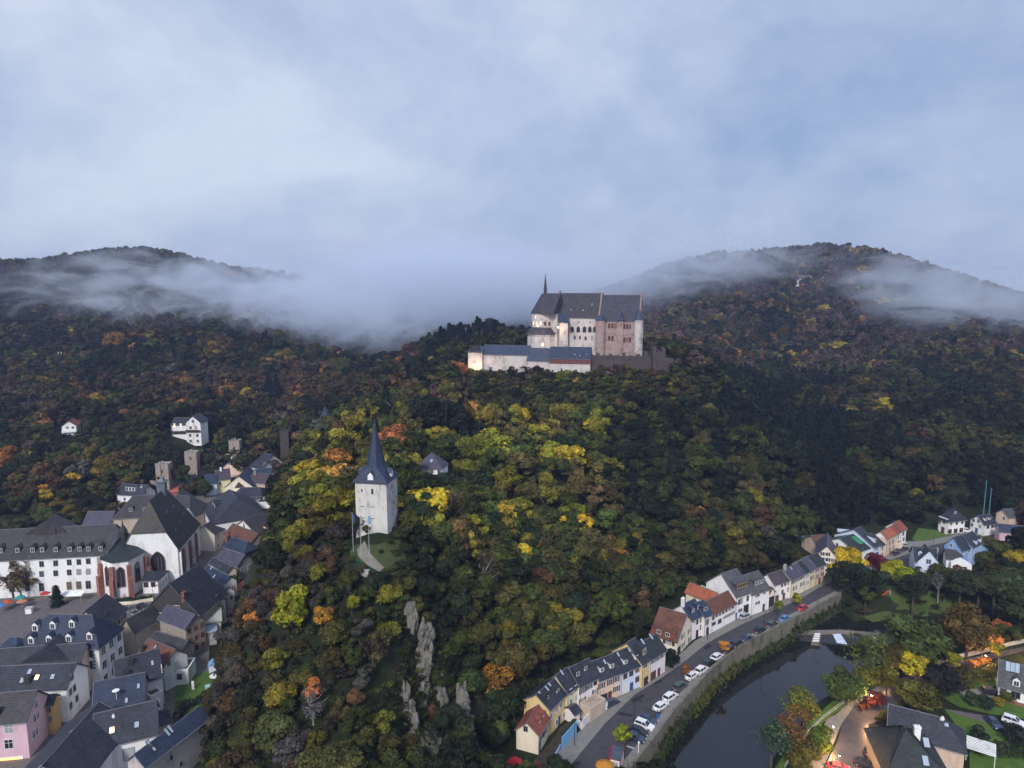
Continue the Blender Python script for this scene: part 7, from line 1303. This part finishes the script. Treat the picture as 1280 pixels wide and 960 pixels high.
lefthill = (pxs < 560) & (DD > 250) & (pys < 640); zone(lefthill, [24, 32, 20, 2, .8, .7, 14, 4, 3, 3])
band = lefthill & (pys > 472) & (pys < 512); zone(band, [5, 14, 22, 1, 1, 4, 48, 6, 1, 6])
spur = (DD < 165) & (pxs < 560); zone(spur, [18, 14, 28, 5, .6, .3, 14, 24, 0, 1]); H[spur] = r.uniform(3.2, 6.5, spur.sum())
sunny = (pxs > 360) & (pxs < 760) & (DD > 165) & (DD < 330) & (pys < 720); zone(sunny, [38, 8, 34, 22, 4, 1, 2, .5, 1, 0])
rightfoot = (pxs > 780) & (DD < 450) & (pys > 480); zone(rightfoot, [32, 46, 14, 2, .5, .5, 2, 1, 8, .5])
lowslope = (pxs > 560) & (DD < 330) & (pys >= 715) & (pxs <= 800); zone(lowslope, [36, 42, 20, 3, .3, .3, 3, 1, 3, 0])
ravine = (pxs > 880) & (pxs < 1060) & (pys > 445) & (pys < 610) & (DD > 300); zone(ravine, [8, 22, 3, 1, 0, 0, 1, 0, 70, 0]); H[ravine] = r.uniform(11, 16, ravine.sum())
rhill = (pxs > 760) & (DD > 520); zone(rhill, [14, 18, 14, 2, 4, 1.2, 20, 6, 6, 26])
crest = (pxs > 530) & (pxs < 620) & (pys < 460) & (DD > 420); zone(crest, [10, 20, 5, 0, 0, 1, 0, 0, 60, 0]); H[crest] = r.uniform(12, 20, crest.sum())
bank = (pxs > 1030) & (pys > 690) & (DD < 260); H[bank] = r.uniform(2.5, 6, bank.sum())
grass = (pxs > 880) & (pys > 800) & (DD < 200) & (pxs < 1130); H[grass] = r.uniform(1.5, 3.5, grass.sum()); col[grass] = np.array((.05, .065, .016)) * r.uniform(.6, 1.4, (grass.sum(), 1))
col *= 1.1; col[sunny] *= 1.5  # sunlight on the open slope is painted into its leaf colours
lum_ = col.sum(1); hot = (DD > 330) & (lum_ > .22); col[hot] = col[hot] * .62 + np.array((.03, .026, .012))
near_edge = cl < 4; H[near_edge] = np.minimum(H[near_edge], 6)
cfront = (DD > 330) & (DD < 384) & (pxs > 575) & (pxs < 840); H[cfront] = np.minimum(H[cfront], r.uniform(4.5, 7.5, cfront.sum()))
col *= (1 + big * .45)[:, None] * r.uniform(.75, 1.3, (n_, 1)); col *= 1 + r.normal(size=(n_, 3)) * .06
kind[(kind == 0) & (u < .3)] = 1; kind[(H < 6.2) & (kind < 2)] = 2; kind[(kind < 3) & (r.random(n_) < np.where(spur, .25, .05))] = 4
ex = np.interp(pys, [540, 600, 640, 700, 760, 800, 850, 900, 960], [352, 346, 343, 330, 296, 282, 268, 252, 240])
tx_, ty_, _ = proj(TX, TY, TZ + H * .7); ex2 = np.interp(ty_, [540, 600, 640, 700, 760, 800, 850, 900, 960], [352, 346, 343, 330, 296, 282, 268, 252, 240])
keep = ~((DD < 270) & (pxs < 560) & (tx_ - H * .15 * F / DD < ex2 - 4) & (ty_ > 560)) & ~(grass & (r.random(n_) < .75))
for c_, r_, pb_, D_ in ((86, 15, 541, 385), (232, 22, 553, 372), (540, 9, 588, 236), (357, 6, 560, 345), (295, 8, 569, 355), (241, 8, 582, 330), (206, 8, 602, 312)):
    keep &= ~((np.abs(pxs - c_) < r_ + H * .38 * F / DD) & (DD < D_) & (DD > D_ - 90) & (proj(TX, TY, TZ + H)[1] < pb_ - 3))
TX, TY, TZ, cl, pxs, pys, DD, H, col, kind, spur = [q[keep] for q in (TX, TY, TZ, cl, pxs, pys, DD, H, col, kind, spur)]; n_ = len(TX)
order = np.argsort(DD); N_IND = max(0, 296 - sum(1 for o in S.objects if o.parent is None and o.get('category') == 'tree'))
KN = ['broad', 'tall', 'bush', 'fir', 'sparse']
hues = [(GREEN, 'green'), (DARK, 'dark green'), (OLIVE, 'olive green'), (YG, 'yellow-green'), (YEL, 'golden yellow'), (ORG, 'orange'), (BRN, 'brown'), (GRY, 'grey-brown'), (FIR, 'dark green'), (PLUM, 'plum brown')]
def huename(c_):
    c_ = np.array(c_); c_ = c_ / c_.sum(); lum = None
    return min(hues, key=lambda q: np.abs(np.array(q[0]) / sum(q[0]) - c_).sum())[1]
KW = dict(broad='round-crowned tree', tall='tall narrow tree', bush='low bushy tree', fir='pointed fir', sparse='thin open-crowned tree')
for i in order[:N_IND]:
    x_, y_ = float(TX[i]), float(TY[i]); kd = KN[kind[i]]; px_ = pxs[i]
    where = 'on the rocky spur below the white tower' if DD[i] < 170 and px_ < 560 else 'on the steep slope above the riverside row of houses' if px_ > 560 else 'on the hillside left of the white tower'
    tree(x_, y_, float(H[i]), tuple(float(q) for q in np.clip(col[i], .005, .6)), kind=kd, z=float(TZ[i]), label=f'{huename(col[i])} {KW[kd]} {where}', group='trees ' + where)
rest = order[N_IND:]
print('trees', n_, 'rest', len(rest))
def cloudset(n_leaf, size, kinds, tagk):
    out = []
    for q in range(6):
        rad = dict(b=.44, t=.33, f=.24, u=.6)[tagk]
        out.append(leaf_cloud(n_leaf, rad, 1, size, 100 + q * 7 + n_leaf, 10, -.02 if tagk == 'u' else .05, tagk == 'f'))
    return out
Vs, Ts = [], []
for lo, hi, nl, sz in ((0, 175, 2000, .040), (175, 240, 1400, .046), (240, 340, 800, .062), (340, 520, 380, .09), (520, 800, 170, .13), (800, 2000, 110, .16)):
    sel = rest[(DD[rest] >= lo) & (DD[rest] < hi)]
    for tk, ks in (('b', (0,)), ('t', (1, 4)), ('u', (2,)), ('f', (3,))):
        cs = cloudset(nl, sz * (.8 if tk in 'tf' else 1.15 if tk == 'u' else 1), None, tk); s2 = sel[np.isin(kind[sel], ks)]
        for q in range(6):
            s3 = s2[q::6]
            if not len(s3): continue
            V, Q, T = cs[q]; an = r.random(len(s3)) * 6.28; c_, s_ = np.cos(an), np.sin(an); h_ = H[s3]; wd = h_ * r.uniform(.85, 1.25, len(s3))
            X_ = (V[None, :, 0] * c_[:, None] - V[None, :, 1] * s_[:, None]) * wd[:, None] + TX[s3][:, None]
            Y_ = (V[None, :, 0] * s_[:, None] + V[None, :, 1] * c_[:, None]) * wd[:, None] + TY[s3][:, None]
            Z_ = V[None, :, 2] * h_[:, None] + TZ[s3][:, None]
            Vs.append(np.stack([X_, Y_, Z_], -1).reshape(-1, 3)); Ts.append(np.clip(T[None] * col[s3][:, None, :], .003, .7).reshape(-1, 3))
ux, uy = scatter(2.6, 92, 240, 21); uz = height(ux, uy); ucl = clearance(ux, uy); upx, upy, uD = proj(ux, uy, uz + 1)
um = (ucl > .4) & ~((uD < 280) & (upx < np.interp(upy, [560, 640, 700, 760, 850, 960], [346, 338, 322, 288, 262, 234]))) & ~((upx > 880) & (upy > 790)) & (upx > -60) & (upx < 1340) & (upy < 1040); ux, uy, uz, upx = ux[um], uy[um], uz[um], upx[um]; uh = r.uniform(.9, 2.6, len(ux))
upal = np.array([(.040, .045, .018), (.028, .035, .014), (.055, .048, .028), (.06, .07, .02), (.045, .035, .026)])[r.integers(0, 5, len(ux))] * r.uniform(.7, 1.3, (len(ux), 1))
sx9, sy9 = scatter(3.2, 326, 386, 41); ok9 = (np.abs(sx9 - 20) < 75) & (sdist(CASTLE, sx9, sy9) > -4); ux2, uy2 = sx9[ok9], sy9[ok9]; r9 = np.random.default_rng(9)
ux = np.concatenate([ux, ux2]); uy = np.concatenate([uy, uy2]); uz = np.concatenate([uz, height(ux2, uy2)]); uh = np.concatenate([uh, r9.uniform(2.2, 4.8, len(ux2))]); upal = np.concatenate([upal, np.array([(.05, .06, .016), (.03, .04, .014), (.075, .07, .02), (.11, .10, .016), (.06, .04, .02)])[r9.integers(0, 5, len(ux2))] * r9.uniform(.7, 1.3, (len(ux2), 1))])
cx9, cy9 = r9.uniform(0, 1, 900), r9.uniform(0, 1, 900); q9 = [P(500 + a9 * 110, 752 + b9 * 215, 146.5 - b9 * 15 + (a9 - .4) * 6) for a9, b9 in zip(cx9, cy9)]; x9 = np.array([v.x for v in q9]); y9 = np.array([v.y for v in q9]); n9 = sdist(NOTREE_EXTRA[4], x9, y9) < 6; x9, y9 = x9[n9], y9[n9]
ux = np.concatenate([ux, x9]); uy = np.concatenate([uy, y9]); uz = np.concatenate([uz, height(x9, y9)]); uh = np.concatenate([uh, r9.uniform(.6, 1.6, len(x9))]); upal = np.concatenate([upal, np.array([(.03, .042, .012), (.05, .06, .012), (.03, .026, .016)])[r9.integers(0, 3, len(x9))] * r9.uniform(.7, 1.3, (len(x9), 1))])
for q in range(4):
    V, Q, T = leaf_cloud(200, .62, 1, .10, 300 + q, 7, -.05); k_ = np.arange(q, len(ux), 4); wd = uh[k_] * r.uniform(1, 1.7, len(k_))
    Vs.append(np.stack([V[None, :, 0] * wd[:, None] + ux[k_][:, None], V[None, :, 1] * wd[:, None] + uy[k_][:, None], V[None, :, 2] * uh[k_][:, None] + uz[k_][:, None]], -1).reshape(-1, 3)); Ts.append(np.clip(T[None] * upal[k_][:, None, :], .003, .7).reshape(-1, 3))
Vf = np.concatenate(Vs); Tf = np.concatenate(Ts); print('wood faces', len(Tf))
tag(link(bpy.data.objects.new('woodland', np_mesh('woodland', Vf, np.arange(len(Vf)).reshape(-1, 4), M_LEAFS, Tf))), label='dense autumn wood covering the hills around the castle', cat='woodland', kind='stuff')
del Vs, Ts, Vf, Tf

# ---------------- haze and fog ----------------
def volmat(name, col, dens, noise=None):
    m = bpy.data.materials.new(name); m.use_nodes = True; n = m.node_tree.nodes; l = m.node_tree.links; n.clear()
    o = n.new('ShaderNodeOutputMaterial'); v = n.new('ShaderNodeVolumePrincipled'); l.new(v.outputs[0], o.inputs['Volume'])
    v.inputs['Color'].default_value = (*col, 1); v.inputs['Density'].default_value = dens; v.inputs['Anisotropy'].default_value = .1
    if noise:
        sc, lo, hi, seed, dist = noise; fk = .45 if sc < .012 else .2
        t = n.new('ShaderNodeTexCoord'); ob = t.outputs['Object']
        g_ = n.new('ShaderNodeVectorMath'); g_.operation = 'LENGTH'; l.new(ob, g_.inputs[0])
        fall = n.new('ShaderNodeMapRange'); fall.interpolation_type = 'SMOOTHSTEP'; l.new(g_.outputs['Value'], fall.inputs[0])
        fall.inputs[1].default_value = 1.0; fall.inputs[2].default_value = .25; fall.inputs[3].default_value = 0; fall.inputs[4].default_value = 1
        ge = n.new('ShaderNodeNewGeometry'); mp = n.new('ShaderNodeMapping'); mp.inputs['Scale'].default_value = (sc, sc * .5, sc * 1.7); mp.inputs['Location'].default_value = (seed, seed * 2, 0); mp.inputs['Rotation'].default_value = (0, R(-25), 0)
        l.new(ge.outputs['Position'], mp.inputs[0])
        q = n.new('ShaderNodeTexNoise'); q.inputs['Scale'].default_value = 1; q.inputs['Detail'].default_value = 6; q.inputs['Roughness'].default_value = .55; q.inputs['Distortion'].default_value = dist; l.new(mp.outputs[0], q.inputs[0])
        ad = n.new('ShaderNodeMath'); ad.operation = 'MULTIPLY_ADD'; l.new(fall.outputs[0], ad.inputs[0]); ad.inputs[1].default_value = fk; l.new(q.outputs[0], ad.inputs[2])
        mr = n.new('ShaderNodeMapRange'); mr.interpolation_type = 'SMOOTHSTEP'; l.new(ad.outputs[0], mr.inputs[0]); mr.inputs[1].default_value = lo; mr.inputs[2].default_value = hi; mr.inputs[3].default_value = 0; mr.inputs[4].default_value = dens
        mu = n.new('ShaderNodeMath'); mu.operation = 'MULTIPLY'; l.new(mr.outputs[0], mu.inputs[0]); l.new(fall.outputs[0], mu.inputs[1]); l.new(mu.outputs[0], v.inputs['Density'])
    return m
hb = MB(); hb.box(-1750, 1750, -110, 2450, -12, 190)
tag(hb.build('haze', volmat('haze', (.52, .62, 1), .00015)), kind='stuff')
def fog(px, py, D, rx, ry, rz_, dens, noise, label, tilt=0):
    bm = bmesh.new(); bmesh.ops.create_icosphere(bm, subdivisions=3, radius=1); me = bpy.data.meshes.new('fog_bank'); bm.to_mesh(me); bm.free()
    me.materials.append(volmat('fog', (.84, .90, 1), dens, noise)); o = link(bpy.data.objects.new('fog_bank', me)); o.location = P(px, py, D); o.scale = (rx, ry, rz_); o.rotation_euler = (0, tilt, 0)
    tag(o, label=label, cat='fog', kind='stuff')
fog(250, 380, 680, 280, 120, 74, .021, (.020, .54, .82, 3, 1.8), 'torn veil of fog drifting across the left hill', R(6))
fog(400, 388, 660, 170, 110, 55, .022, (.024, .50, .80, 21, 1.6), 'thicker fog at the right shoulder of the left hill', R(10))
fog(560, 362, 850, 330, 220, 85, .020, (.010, .45, .82, 7, 1.0), 'thick fog bank filling the valley behind the castle')
fog(870, 335, 880, 250, 120, 66, .016, (.018, .52, .82, 11, 1.7), 'thin fog creeping over the shoulder of the right hill', R(-8))
fog(1200, 372, 640, 190, 120, 56, .019, (.020, .53, .82, 15, 1.7), 'fog wisps at the right end of the right hill', R(8))
